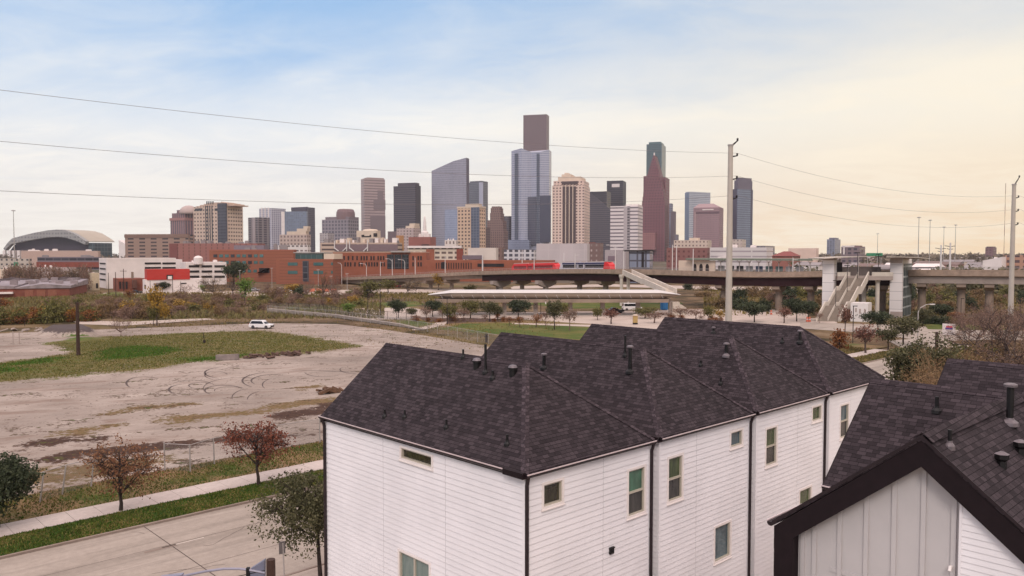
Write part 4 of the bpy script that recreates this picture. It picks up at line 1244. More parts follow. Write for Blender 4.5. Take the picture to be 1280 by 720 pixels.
# pink brick jail block
b = tower('jail_block', 'pink brick block with a fine grid, rooftop plant above it', 212, 322, 332, 304, 800, BRICKP, 6); b.plant(12, ROOFG, 5, 3.0, smax=.05)
b.fr(212, 222, 304.5, 330, mat('dark_brick_end', C(126, 74, 70, .9), .85), 'end_bay', .5)
# dark condo tower and glass group
b = tower('condo_tower', 'slim dark grey tower with pale upright bands, beside blue glass towers', 311, 323, 338, 271.5, 1250, facade('condo_grey', C(128, 118, 122, .9), C(72, 66, 80, .8), 9, 3.6, .62, .62, var=.15), 38)
b.fr(316, 319.5, 272, 315, mat('pale_band', C(168, 156, 158, .9), .7), 'pale_band', .6)
b = tower('condo_tower', 'white framed tower with bluish glass behind the dark condo tower', 325, 340, 358, 260, 1700, facade('condo_white', C(188, 184, 196, .95), C(112, 116, 142, .85), 5, 4, .6, .6, var=.15), 36)
for x in (327, 331, 335): b.fr(x, x + 1.2, 259.5, 272, WHITE, 'fin', .8)
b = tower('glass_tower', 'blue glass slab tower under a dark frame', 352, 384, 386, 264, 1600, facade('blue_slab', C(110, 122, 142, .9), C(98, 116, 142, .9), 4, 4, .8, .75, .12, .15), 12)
b.fr(352, 356, 264.5, 314, WHITE, 'white_edge', .8)
b = tower('framed_tower', 'dark framed tower rising behind the blue glass slab', 365, 385, 394.5, 259, 1750, facade('dark_frame', C(84, 76, 92, .85), C(66, 62, 80, .8), 4, 4, .7, .7, .2), 30)
mb = MB(); mb.box(-b.a, .3, -.4, 2, hz(262, 1750), b.h + 1.0); mb.build('roof_frame', mat('frame_purple', C(76, 68, 84, .8), .7), b.root)
b = tower('stepped_block', 'beige stepped block with arches below the blue glass slab', 350, 384, 389, 293, 1050, facade('beige_step', C(184, 162, 152, .92), C(130, 112, 108, .85), 5, 5, .5, .5, var=.1), 14)
b.box(CREAM, 'upper_block', (.25, .95, .1, .9), (b.h, hz(289, 1050))); b.box(CREAM, 'upper_block', (.62, 1, .1, .9), (hz(289, 1050), hz(285.5, 1050))); b.box(CREAM, 'upper_block', (.86, 1.02, .1, .8), (hz(285.5, 1050), hz(282.5, 1050)))
b = tower('low_hall', 'white roofed low hall under the beige stepped block', 348, 385, 389, 306, 700, facade('white_hall', C(210, 200, 196, .95), C(120, 106, 104, .85), 4, 4, .6, .35), 10)
# grey block with brown round top
D = 1500
b = tower('grey_block', 'grey windowed block with a round brown drum on top', 403, 436, 449, 274, D, facade('grey_grid', C(142, 132, 138, .9), C(92, 88, 106, .85), 7, 6.5, .62, .62, var=.12), 22)
b.box(mat('grey_top', C(124, 110, 116, .9), .8), 'upper_block', (.1, 1, .08, 1), (b.h, b.h + 5))
mb = MB(); r = (wx(449, D) - wx(425.5, D)) / 2; mb.lathe([(r, -12), (r, 6), (r * .97, 12), (r * .85, 17), (r * .7, 18)], 24, c=(-b.a * .3, r, b.h + 2)); mb.build('round_top', facade('drum_brown', C(122, 96, 98, .9), C(140, 118, 118, .9), 6, 6, .5, .5), b.root)
b = tower('low_block', 'small pale block beside the grey windowed block', 400, 410, 418, 291, 1400, facade('pale_blk2', C(176, 166, 166, .9), C(120, 110, 118, .85), 5, 4, .5, .5), 20)
# arched cream hall + trusses
D = 900
b = tower('arched_hall', 'cream hall with a dark arch in its curved front', 446, 470, 476, 288, D, CREAM, 18)
mb = MB(); mb.lathe([(9, -6), (9, 0), (7.5, 1.5), (1, 2)], 20, c=(-b.a * .45, 8, b.h)); mb.build('curved_roof', CREAM, b.root)
b.fr(467, 471.5, 291.5, 296, HOLE, 'arch_opening', .3); b.fr(452, 464, 293.5, 296.5, HOLE, 'arch_opening', .3)
D = 620
b = tower('parking_deck', 'tan parking deck with white roof braces above the red brick block', 401, 496, 503, 303, D, facade('tan_deck', C(188, 164, 148, .92), C(100, 82, 80, .8), 30, 3.4, .94, .42, .8, .1), 6)
b.fr(418, 497, 305.5, 314, mat('mauve_panel', C(124, 104, 108, .9), .85), 'mauve_panel', .4)
mb = MB()
for (x0, x1) in ((418.8, 434), (437.6, 460)):
    for (xa, ya, xb, yb) in ((x0, 301, x0, 311), (x0, 310, x0 + 5, 314), (x1 - 5, 314, x1, 309), (x1, 300, x1, 314)):
        p, q = b.front(xa, ya), b.front(xb, yb); mb.tube([(p[0], -1.2, p[1]), (q[0], -1.2, q[1])], .45, 6)
mb.build('roof_brace', WSTEEL, b.root)
r = random.Random(11)
for k in range(14):
    x = 404 + k * 7 + r.uniform(-2, 2); y = r.uniform(295, 301); b.fr(x, x + r.uniform(2, 6), y, 304, r.choice([WHITE, CREAM, CREAM, ROOFG]), 'roof_unit', -2, 8)
# tan tower, its stepped reflections painted on as darker panels
b = tower('office_tower', 'plain tan grey tower with thin floor bands and painted reflection patches', 452, 456, 482, 223, 1650, facade('tan_grey', C(168, 148, 147, .95), C(128, 111, 114, .88), 2.5, 5.6, .98, .42, .3, .06), 62)
b.sd(472, 479, 238, 250, mat('painted_reflection', C(132, 116, 120, .85), .4, var=.08), 'painted_reflection', .4); b.sd(467, 481.8, 250, 262, mat('painted_reflection', (0, 0, 0, 1)), 'painted_reflection', .4); b.sd(463, 481.8, 270, 300, mat('painted_reflection', (0, 0, 0, 1)), 'painted_reflection', .5)
b.box(mat('tan_top', C(158, 138, 136, .95), .7), 'roof_cap', (0, 1, .15, .95), (b.h, b.h + 2.5))
# dark bronze tower
b = tower('office_tower', 'dark slate tower with a narrower top storey', 492.5, 519.5, 526, 232, 1500, facade('dark_slate', C(84, 76, 86, .85), C(64, 58, 74, .8), 2.2, 4, .98, .5, .25, .08), 18)
b.box(mat('slate_top', C(78, 70, 80, .85), .6), 'upper_block', (.17, 1.0, .12, .8), (b.h, hz(228, 1500)))
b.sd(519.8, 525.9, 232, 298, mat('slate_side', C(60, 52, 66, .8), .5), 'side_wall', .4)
b = tower('stone_block', 'beige stone block with stepped top at the foot of the slate tower', 496, 517, 526, 285, 1100, facade('stone_blk', C(178, 158, 154, .92), C(146, 128, 128, .9), 5, 4, .5, .5), 24)
b.box(CREAM, 'upper_block', (.5, 1, .1, .9), (b.h, hz(282, 1100))); b.box(CREAM, 'upper_block', (.7, 1.02, .15, .8), (hz(282, 1100), hz(279, 1100)))
b = tower('stone_block', 'low dark block tucked beside the beige stepped stone block', 485, 496, 499, 289, 1150, mat('dk_blk', C(112, 96, 100, .9), .8), 15)
D = 1000
b = tower('tan_stair_tower', 'narrow ochre tower standing on the low roofs', 495.5, 500, 505, 294, 640, mat('ochre', C(172, 128, 88, .92), .85), 40)
# white monument spire
D = 1300; x = wx(531, D)
o = thing('monument_spire', 'slim white spire between the slate tower and slanted glass tower', 'monument', (x, D, 0)); mb = MB()
mb.lathe([(6, 0), (6, hz(290, D)), (3.2, hz(290, D) + 2), (2.6, hz(280, D)), (1.4, hz(272, D)), (.2, hz(270, D))], 8); mb.build('shaft', WHITE, o)
mb = MB(); mb.box(-9, 9, -7, 7, 0, hz(292, D)); mb.build('base', WHITE, o)
b = tower('brick_block', 'dull red brick block with white roof units below the spire', 511, 538, 545, 296, 900, mat('dullbrick', C(146, 92, 84, .92), .9, scale=.1), 16); b.plant(7, WHITE, 8, 4)
mb = MB(); mb.prism([(-b.a * .4, -1), (-b.a * .05, -1), (-b.a * .05, 8), (-b.a * .4, 8)], b.h - 9, [b.h - 8.8, b.h - 8.8, b.h - 4, b.h - 4]); mb.build('dark_roof', HOLE, b.root)
b = tower('low_hall', 'small white hall with arched windows below the slanted glass tower', 556, 570, 573, 300, 850, facade('white_arch', C(214, 200, 192, .95), C(130, 112, 108, .8), 4, 6, .4, .5), 14); b.plant(4, WHITE, 4, 3)
# slanted glass tower
D = 1500
gl1 = facade('silver_glass', C(150, 146, 160, .95), C(140, 140, 158, .92), 2.6, 4.1, .92, .86, .16, .07, metal=.35, wmetal=.2)
b = Bld('glass_tower', 'silver glass tower with a steeply slanted top', 539, 583, 586.5, 204, D, 16, 'tower')
z1, z2, z3 = hz(212, D), hz(201, D), hz(197, D)
mb = MB(); xc = -b.a * (583 - 568) / (583 - 539)
mb.prism([(-b.a, 4), (xc, -3), (0, 0), (0, b.b), (-b.a, b.b)], 0, [z1, z2, z3, z3, z1])
mb.build('glass_wall', gl1, b.root, facade=True)
b.sd(583.4, 586.2, 198, 262, mat('gl_dark', C(92, 88, 106, .85), .2), 'side_fin', .5)
gl_low = facade('sky_reflection_glass', C(140, 150, 176, .95), C(128, 142, 172, .95), 2.6, 4.1, .92, .86, .14, .08, metal=.3)
b.fr(557, 577, 262, 302, gl_low, 'sky_reflection_panel', 4.2, -2, yy=0)  # bluish sky reflection painted as a coloured panel
# tower behind it
b = tower('office_tower', 'blue grey tower with a pale corner behind the slanted one', 586, 601, 610, 227.5, 1800, facade('bluegrey', C(106, 110, 122, .9), C(92, 98, 114, .85), 3, 4, .9, .7, .2, .08), 28)
b.fr(599, 604, 228, 300, mat('palecorner', C(168, 168, 184, .95), .3), 'pale_corner', .6)
b.box(mat('bg_top', C(86, 84, 98, .85), .6), 'roof_cap', (.05, 1, .1, 1), (b.h, b.h + 3))
# tan residential tower
b = tower('apartment_tower', 'tan apartment tower with a blue glass strip down its front', 572, 600, 607, 257.5, 1050, facade('tan_apt', C(200, 170, 146, .95), C(98, 78, 76, .75), 5, 4.6, .5, .5, var=.2), 26)
b.fr(589, 599.5, 259, 310, facade('aptglass', C(96, 104, 124, .9), C(72, 86, 112, .85), 4, 3.6, .8, .8, .15, .15), 'glass_strip', .7)
b.box(CREAM, 'upper_block', (.3, .9, .2, .8), (b.h, b.h + 3.5)); b.box(CREAM, 'cornice', (-.02, 1.02, -.02, 1.02), (b.h - 2, b.h))
# brown art deco
D = 1350
deco = facade('deco_brown', C(126, 100, 94, .9), C(92, 72, 74, .85), 3.4, 4, .42, .6, var=.12)
b = tower('deco_tower', 'brown stepped art deco tower between two glass towers', 606, 630, 635, 288, D, deco, 14)
b.box(deco, 'upper_block', (.12, .93, .05, .95), (b.h, hz(275, D))); b.box(deco, 'upper_block', (.25, .82, .12, .9), (hz(275, D), hz(266, D))); b.box(deco, 'upper_block', (.28, .78, .15, .85), (hz(266, D), hz(259.5, D))); b.box(deco, 'upper_block', (.32, .74, .2, .8), (hz(259.5, D), hz(257.5, D)))
b = tower('dark_block', 'dark block hidden beside the brown stepped tower', 598, 605, 613, 284, 1300, facade('dkblk2', C(104, 84, 84, .9), C(80, 66, 70, .85), 3, 4, .5, .5), 30)
b = tower('dark_block', 'dark windowed sliver between brown tower and silver glass tower', 630, 636, 640, 270, 1500, facade('dkblk3', C(92, 84, 92, .9), C(66, 62, 74, .85), 3, 4, .8, .6), 30)
# tallest tower
D = 1700
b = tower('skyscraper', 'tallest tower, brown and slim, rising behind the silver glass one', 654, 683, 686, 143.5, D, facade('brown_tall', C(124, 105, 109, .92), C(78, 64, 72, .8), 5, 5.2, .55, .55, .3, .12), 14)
b.box(mat('brown_rim', C(120, 104, 108, .9), .7), 'roof_cap', (0, 1, 0, 1), (b.h, b.h + 1.5))
D = 1480
gl2 = facade('silver_blue_glass', C(158, 160, 178, .95), C(146, 152, 176, .95), 3, 4.1, .9, .72, .16, .07, metal=.3, wmetal=.1)
b = Bld('glass_tower', 'broad silver blue glass tower with dark upright recesses', 638.5, 686, 689, 189, D, 12, 'tower')
mb = MB(); A = b.a; f = lambda px: b.front(px, 240)[0]
zz = [hz(187, D), hz(184, D), hz(190, D), hz(189.5, D), hz(187, D), hz(187, D)]
mb.prism([(-A, 5), (f(652), -2), (f(664), 2), (f(676), -2), (0, 2), (0, b.b), (-A, b.b)], 0, [hz(187, D), hz(184.5, D), hz(189.5, D), hz(189.5, D), hz(187, D), hz(187, D), hz(187, D)])
mb.build('glass_wall', gl2, b.root, facade=True)
dkg = facade('recess_glass', C(84, 92, 112, .85), C(70, 80, 102, .85), 3, 4.1, .9, .7, .15, .1)
b.fr(643.5, 647.5, 192, 306, dkg, 'recess', 1.5, -.1); b.fr(671, 674.5, 192, 306, dkg, 'recess', 2.4, -.1)
b.fr(660, 670.5, 246, 306, facade('reflection_dark_paint', C(84, 84, 104, .85), C(70, 74, 96, .85), 3, 4.1, .9, .7, .15, .1), 'dark_painted_reflection', 2.2, -.1); b.fr(675, 688.5, 244.5, 303, mat('reflection_dark_paint2', C(72, 72, 90, .85), .25), 'dark_painted_reflection', 2.8, -.1)  # darker reflection in the glass, painted as coloured panels
b.fr(634, 664, 300, 312, gl_low, 'podium', 20, 0)
# pink stone tower
D = 1250
pink = facade('pink_stone', C(208, 182, 170, .97), C(112, 90, 90, .75), 5.2, 4.6, .45, .5, var=.15)
b = tower('stone_tower', 'pinkish stone tower with a stepped crown and dark centre strips', 690, 730, 737, 231, D, pink, 14)
b.box(pink, 'upper_block', (.03, .98, .05, .95), (b.h, hz(225, D))); b.box(CREAM, 'upper_block', (.16, .88, .1, .9), (hz(225, D), hz(220, D))); b.box(CREAM, 'upper_block', (.26, .56, .15, .8), (hz(220, D), hz(216.5, D))); b.box(CREAM, 'upper_block', (.34, .46, .2, .7), (hz(216.5, D), hz(214.5, D)))
for x in (703.2, 707.8, 712.2, 716.6): b.fr(x, x + 3.2, 233, 304, mat('choc_glass', C(84, 64, 66, .8), .3), 'window_strip', .5)
for x in (706.6, 711.2, 715.6): b.fr(x, x + .9, 231, 304, CREAM, 'pilaster', .9)
b.fr(702, 722, 226.5, 230.5, mat('choc_glass', (0, 0, 0, 1)), 'crown_window', -1.2, 2.2)
# black towers
D = 1550
b = Bld('black_tower', 'black glass tower with a lower sloped side, next to the pink stone one', 736, 758, 763, 239, D, 20, 'tower')
bl = facade('black_glass', C(62, 54, 68, .8), C(50, 44, 58, .8), 2.4, 4, .9, .5, .2, .08)
b.box(bl)
mb = MB(); mb.prism([(-b.a, -4), (b.a * .3, -4), (b.a * .3, -1), (-b.a, -1)], 0, [hz(239, D), hz(263, D), hz(263, D), hz(239, D)]); mb.build('sloped_front', facade('black_glass2', C(88, 80, 92, .8), C(74, 68, 82, .8), 2.4, 4, .9, .5, .2, .08), b.root, facade=True)
D = 1650
b = tower('black_tower', 'black tower with a small white panel at its top', 758, 778, 782, 225.5, D, bl, 14)
b.fr(764.8, 774.5, 229.8, 234, WHITE, 'sign_panel', .6)
# white striped slab
D = 1200
b = tower('striped_block', 'white slab block with close horizontal window bands', 762.5, 797, 803, 257, D, facade('white_bands', C(214, 202, 202, .95), C(112, 100, 108, .8), 2, 5.4, .98, .36, .4, .08), 16)
b.fr(779.5, 784, 258, 315, mat('blank_strip_grey', C(176, 164, 166, .95), .7), 'blank_strip', .3); b.fr(784, 787.5, 258, 315, facade('band_dk', C(150, 140, 144, .9), C(70, 62, 70, .8), 3, 4.2, .8, .5), 'window_strip', .5)  # one plain greyer strip without window bands
b.box(WHITE, 'upper_block', (.55, 1, .05, .9), (b.h, hz(255, D)))
# burgundy gabled tower
D = 1500
bur = facade('burgundy_stone', C(124, 80, 88, .92), C(76, 46, 54, .78), 5.2, 5.2, .5, .5, .35, .15)
b = Bld('gabled_tower', 'burgundy tower with a stepped gable rising to a point', 801, 829, 836, 222, D, 14, 'tower')
b.box(bur, 'shoulder_block', (0, .25, .3, 1), (0, hz(218, D))); b.box(bur, 'shoulder_block', (.75, 1, .3, 1), (0, hz(220, D)))
mb = MB(); n = 12; xm, x0, x1 = b.front(817, 250)[0], b.front(802.5, 300)[0], b.front(832, 300)[0]
prof = [(817, 193.5), (820, 203), (823, 213), (826, 225), (829, 240), (831, 256)]
for i, (px, py) in enumerate(prof):
    px2, py2 = prof[min(i + 1, len(prof) - 1)]
    for j in range(3):
        a = px + (px2 - px) * j / 3 + .8; z = hz(py + (py2 - py) * j / 3, D) ; hw = b.front(a, 250)[0] - xm
        zlo = hz(py + (py2 - py) * (j + 1) / 3, D) if i < len(prof) - 1 else 0
        mb.box(xm - hw, xm + hw, -2 - i * .3 - j * .1, b.b * .5, zlo, z)
    if i == len(prof) - 1: break
mb.build('stepped_gable', bur, b.root, facade=True)
mb = MB(); mb.box(xm - 1, xm + 1, 2, 5, hz(200, D), hz(190, D)); mb.build('finial', WHITE, b.root)
b.fr(803, 821, 291, 312, facade('pinkish_low', C(150, 104, 104, .92), C(124, 84, 88, .85), 4, 4, .5, .5), 'lower_wing', 16, 0)
b = tower('teal_tower', 'slim teal glass tower behind the burgundy gabled one', 807, 826, 831, 179.5, 1850, facade('teal_glass', C(72, 102, 108, .9), C(62, 92, 102, .9), 3, 4, .9, .7, .18, .08), 20)
b.box(mat('teal_top', C(78, 104, 108, .9), .5), 'upper_block', (.12, .9, .1, .9), (b.h, hz(176.5, 1850)))
b = tower('narrow_tower', 'narrow blue grey slab showing behind the burgundy tower', 834, 838, 840.5, 254, 1700, facade('narrow1', C(134, 134, 152, .9), C(110, 112, 134, .85), 3, 4, .8, .6), 25)
b = tower('narrow_tower', 'narrow brown slab behind the burgundy tower, lower than the blue one', 838, 842, 844.5, 264, 1650, mat('nt2', C(110, 96, 104, .9), .6), 25)
b = tower('low_block', 'tiny curved grey block between burgundy and pale blue towers', 844, 846, 848, 293, 1500, mat('tinyb', C(128, 122, 134, .9), .6), 25)
# pale blue and brown pair
b = tower('glass_tower', 'pale blue glass tower behind the brown hipped-top tower', 856, 861, 887, 239.5, 1750, facade('paleblue', C(164, 172, 186, .95), C(150, 160, 178, .95), 3, 4, .9, .7, .15, .06, metal=.3), 62)
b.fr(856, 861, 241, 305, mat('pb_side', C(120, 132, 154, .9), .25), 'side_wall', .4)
D = 1400
brn = facade('mauve_brown', C(148, 120, 124, .95), C(126, 100, 108, .9), 2.6, 3.6, .6, .5, .3, .08)
b = tower('hipped_tower', 'mauve brown tower with a low hipped top and framed centre', 866, 899, 903.5, 259, D, brn, 14)
mb = MB(); c = [(-b.a, 0), (0, 0), (0, b.b), (-b.a, b.b)]; zt_ = hz(253.5, D)
mb.add([(x, y, b.h) for x, y in c] + [(-b.a * .86, b.b * .4, zt_), (-b.a * .3, b.b * .4, zt_)], [(0, 1, 5, 4), (1, 2, 5), (2, 3, 4, 5), (3, 0, 4)]); mb.build('hipped_roof', mat('mauve_roof', C(152, 126, 128, .95), .7), b.root)
b.fr(869, 899, 264.5, 267, mat('mauve_dk', C(104, 78, 86, .9), .5), 'dark_band', .4); b.fr(868, 869.4, 265, 308, mat('mauve_pale', C(172, 146, 146, .95), .7), 'frame_edge', .5); b.fr(878, 892, 261.4, 262.6, WHITE, 'sign_letters', .5)
# blue tower by the pole
D = 1450
b = tower('blue_tower', 'blue glass tower with dark edge and a notched top, near the utility pole', 914, 921, 940, 236, D, facade('mid_blue', C(112, 124, 146, .92), C(98, 114, 140, .92), 3, 4, .9, .75, .14, .06, metal=.25), 55)
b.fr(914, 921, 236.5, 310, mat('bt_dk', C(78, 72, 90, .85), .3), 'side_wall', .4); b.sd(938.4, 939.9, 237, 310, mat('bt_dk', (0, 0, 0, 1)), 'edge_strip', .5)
b.box(mat('bt_crown', C(104, 96, 110, .88), .5), 'upper_block', (.3, 1, .02, .95), (b.h, hz(225, D))); b.box(mat('bt_crown', (0, 0, 0, 1)), 'upper_block', (.4, 1, .08, .9), (hz(225, D), hz(221.5, D)))

# ------------------------------------------------------------------ mid-distance blocks, river side
b = tower('stone_hall', 'beige stone hall with small square windows above red brick', 842, 884, 889, 300, 950, facade('beige_win', C(196, 176, 162, .95), C(130, 108, 104, .85), 4.2, 4.5, .42, .42), 12)
b.box(CREAM, 'upper_block', (.45, .7, .1, .6), (b.h, hz(297, 950)))
b = tower('brick_hall', 'dull red brick hall below the beige stone hall', 833, 884, 888, 309.5, 800, facade('dull_red', C(132, 84, 78, .92), C(108, 66, 64, .85), 5, 5, .4, .4), 10)
b = tower('white_hall', 'long white flat-roofed hall behind the station canopy', 887, 958, 966, 309, 760, facade('whitehall', C(206, 196, 194, .95), C(168, 156, 158, .9), 40, 5, .97, .3), 8); b.plant(5, WHITE, 6, 3)
mb = MB(); mb.prism([(-b.a * .85, -2), (-b.a * .6, -2), (-b.a * .6, 2), (-b.a * .85, 2)], b.h - 12, [b.h - 9, b.h - 7, b.h - 7, b.h - 9]); mb.build('white_gable', WHITE, b.root)
b = tower('stone_block', 'small pale square block between the pole and the blue tower', 915, 927, 932, 299, 900, facade('pale_sq', C(188, 172, 162, .95), C(150, 134, 130, .9), 4, 4, .45, .45), 20)
b = tower('office_block', 'grey low block right beside the long white hall', 940, 956, 968, 307, 880, facade('greylow', C(128, 120, 126, .92), C(92, 86, 96, .85), 4, 4, .7, .5), 25)
b = tower('long_shed', 'long pale pink shed far beyond the station roof', 985, 1020, 1023, 310, 900, mat('pinkshed', C(214, 186, 172, .95), .8, scale=.05), 8)
b = Bld('red_roof_hall', 'low hall with a dark red pitched roof near the pink shed', 965, 990, 1000, 320, 650, 24); b.box(mat('rr_wall', C(150, 96, 84, .9), .8))
mb = MB(); mb.add([(-b.a - 1, -1, b.h), (1, -1, b.h), (1, b.b + 1, b.h), (-b.a - 1, b.b + 1, b.h), (-b.a * .65, b.b * .5, b.h + 4), (-b.a * .3, b.b * .5, b.h + 4)], [(0, 1, 5, 4), (1, 2, 5), (2, 3, 4, 5), (3, 0, 4)]); mb.build('roof', mat('rr_roof', C(130, 62, 56, .9), .8), b.root)
D = 1600
b = tower('distant_tower', 'lone blue grey tower far off over the station roof', 1033, 1043, 1050, 299, D, facade('lone_blue', C(130, 134, 152, .95), C(106, 114, 138, .9), 5, 4, .7, .7), 35); b.box(mat('lone_top', C(116, 112, 128, .9), .7), 'upper_block', (.2, .9, .1, .8), (b.h, hz(297, D)))
D = 900
b = tower('framed_block', 'brown block with white frames far over the station stairs', 1051, 1074, 1081, 308, D, facade('framed', C(126, 108, 112, .92), C(88, 78, 90, .85), 6, 4.5, .6, .6), 20)
b.fr(1052, 1068, 307, 309, WHITE, 'frame', .5); b.fr(1054, 1056, 308, 318, WHITE, 'frame', .5); b.box(mat('fr_br', C(140, 110, 104, .9), .8), 'upper_block', (.5, .9, .1, .8), (b.h, hz(306.6, D)))
b = tower('brick_tower', 'dark brick box tower on the horizon beside the radio mast', 1231, 1241, 1245, 309, 1100, facade('bx', C(112, 86, 88, .92), C(92, 70, 76, .85), 4, 3.6, .5, .5), 20); b.box(mat('bx_top', C(104, 80, 84, .9), .8), 'upper_block', (.1, .9, .1, .9), (b.h, hz(308, 1100)))
b = tower('long_office', 'long tan office block with open window bays by the edge pole', 1256, 1298, 1302, 319, 560, facade('lo', C(172, 130, 108, .95), C(96, 76, 78, .85), 5, 4, .6, .5), 10)
b = Bld('white_roof_shed', 'white sloping-roof shed beside the long tan office block', 1228, 1252, 1258, 321, 560, 16); b.shape(WHITE, [b.h - 2.5, b.h, b.h, b.h - 2.5])
r = random.Random(21)
for k in range(60):      # houses and sheds scattered to the horizon
    D = r.uniform(420, 1400); x = r.uniform(1070, 1300) if k % 3 else r.uniform(960, 1120); w_ = r.uniform(10, 34)
    b = Bld('low_house', 'low pale-roofed house or shed among the far trees', x, x + w_, x + w_ * 1.25, hz_ if False else 316 + (16 - r.uniform(4.5, 8)) * 1000 / D, D, 18, 'house', 'houses among the far trees')
    mm = r.choice([WHITE, CREAM, mat('lowpink', C(190, 160, 150, .9), .8), ROOFG, mat('lowbrick', C(150, 104, 92, .9), .8)])
    b.box(mm)
    mb = MB(); mb.add([(-b.a - .5, -.5, b.h), (.5, -.5, b.h), (.5, b.b + .5, b.h), (-b.a - .5, b.b + .5, b.h), (-b.a, b.b * .5, b.h + 2.2), (0, b.b * .5, b.h + 2.2)], [(0, 1, 5, 4), (1, 2, 5), (2, 3, 4, 5), (3, 0, 4)]); mb.build('roof', r.choice([WHITE, ROOFG, ROOFG, mat('rfbrown', C(126, 104, 98, .85), .9)]), b.root)

# ------------------------------------------------------------------ mid-distance blocks, ballpark side
D = 360
b = Bld('parking_garage', 'tall white parking garage wall with slots at its corner', 124, 133, 220, 324.5, D, 70, 'garage'); b.box(WHITE, roof=1)
for y in (328.5, 335, 341.5, 348.5): b.fr(125.2, 132, y, y + 1.6, HOLE, 'opening')
for (x0, x1) in ((181, 201), (203, 219.5)):
    for y in (328, 333.6): b.sd(x0, x1, y, y + 2.2, HOLE, 'opening')
b.parapet(WHITE, .8)
b = Bld('parking_garage', 'lower white parking garage with a round white tank on top', 225, 232, 283, 327.5, 400, 68, 'garage'); b.box(WHITE)
for row, y in enumerate((331.5, 338, 344.5)):
    for k in range(3): b.sd(236 + k * 16, 249 + k * 16, y, y + 2.6, HOLE, 'opening')
mb = MB(); mb.lathe([(2.2, -1), (2.2, 2.2), (1.4, 3.0), (.2, 3.3)], 16, c=(-.0, 6, b.h)); mb.build('tank', WHITE, b.root)
b.plant(2, WHITE, 4, 2)
b = tower('garage_block', 'white stair block between the two parking garages', 206, 214, 228, 324, 420, WHITE, 60); b.fr(207, 213, 330, 332, HOLE, 'opening'); b.fr(207, 213, 337, 339, HOLE, 'opening')
# red box store
D = 318
b = Bld('store_building', 'white store with a bright red upper box and small dark door', 178, 181, 254, 349, D, 78); b.box(WHITE, 'wall')
mb = MB(); y0, y1 = b.side(183.5, 340)[0], b.side(237, 340)[0]; mb.box(-b.a * .9, .3, y0, y1, b.h - .2, b.side(200, 336.5)[1]); mb.build('red_box', REDPAINT, b.root)
b.sd(208, 216, 343.5, 349, HOLE, 'upper_window', .5); b.sd(209.5, 214.5, 345, 349, WHITE, 'door', .7)
b.sd(226, 233, 353.6, 354.8, HOLE, 'window'); b.sd(193, 196, 357, 363, HOLE, 'door'); b.sd(180.6, 182, 356, 361, HOLE, 'window'); b.sd(196.6, 197.6, 356.5, 361, HOLE, 'window')
mb = MB(); y0, y1 = b.side(192, 355)[0], b.side(198.5, 355)[0]; mb.box(0, 1.8, y0, y1, b.side(195, 355)[1] - .2, b.side(195, 354)[1]); mb.build('porch_roof', mat('porch', C(128, 110, 106, .85), .8), b.root)
b = Bld('brick_shop', 'small red brick shop with tall dark windows by the white garage', 141, 147, 181, 348, 335, 72); b.box(mat('shopbrick', C(136, 80, 64, .85), .9, scale=.4))
for x in (149, 153, 157): b.sd(x, x + 2.4, 352, 361, HOLE, 'window')
b.sd(165, 170, 350, 360, mat('darkbrick', C(104, 70, 60, .85), .9), 'lean_to', 2.0); mb = MB(); mb.tube([(-1, b.side(166, 340)[0], 0), (-1, b.side(166, 340)[0], b.side(166, 340)[1])], .5, 8); mb.build('flue', CONC_W, b.root)
b = Bld('plaster_house', 'cream plaster building beside a round dark tree', 110, 114, 124, 341, 345, 60); b.box(mat('creamhouse', C(196, 178, 152, .92), .85)); b.fr(111, 113, 350, 358, mat('creamhouse', (0, 0, 0, 1)), 'buttress', .5); b.sd(120, 122.5, 354, 360, HOLE, 'door')
for k, (x0, x1, y, D, m_, lb) in enumerate([(-30, 26, 336, 430, CREAM, 'cream low building behind the warehouse roof'), (84, 112, 340, 400, WHITE, 'white low building behind bare trees near the ballpark'), (46, 90, 334, 520, mat('lowgreyb', C(170, 150, 144, .9), .85), 'grey low building under the brick band')]):
    b = tower('low_building', lb, x0, x1, x1 + 6, y, D, m_, 12); b.plant(2, WHITE, k, 1.5)
# red brick warehouse with old metal roof
D = 292
b = Bld('brick_warehouse', 'long red brick warehouse under a patched grey metal roof', -60, 86, 90, 356, D, -20, 'warehouse', depth=40)
mb = MB(); n = 14
xl, xm, xr = -b.a, b.front(55, 356)[0], 0
for xa, xb in ((xl, b.front(18, 356)[0]), (b.front(18, 356)[0], xr)):
    mid = (xa + xb) / 2
    mb.prism([(xa, 0), (mid, 0), (xb, 0), (xb, 40), (mid, 40), (xa, 40)], 0, [hz(359, D), hz(354.5, D), hz(357, D)] + [hz(357, D), hz(354.5, D), hz(359, D)])
mb.build('wall', mat('whbrick', C(132, 76, 62, .85), .9, var=.2, scale=.4), b.root, facade=True)
mroof = plain('patched_metal_roof', C(150, 136, 138, .8), .6, .2, .35, .35)
for xa, xb in ((xl - .5, b.front(18, 356)[0]), (b.front(18, 356)[0] - .2, xr + .5)):
    mid = (xa + xb) / 2; za, zm, zb = hz(359, D) + .15, hz(354.3, D) + .1, hz(357, D) + .15
    mb = MB(); mb.prism([(xa, -.4), (mid, -.4), (xb, -.4), (xb, 41), (mid, 41), (xa, 41)], [0][0] or za - .3, [za, zm, zb, zb + 1.2, zm + 1.4, za + 1.2]); mb.build('roof', mroof, b.root)
r = random.Random(4)
for k in range(26):
    x = r.uniform(xl, xr); y = r.uniform(4, 40); mb = MB(); mb.box(x - 1.2, x + 1.2, y - .6, y + .6, hz(357, D), hz(353.5, D) + r.uniform(.2, 1.3)); mb.build('roof_vent', mroof, b.root)
b.fr(-20, 17, 365, 367.3, WHITE, 'awning', 1.6)
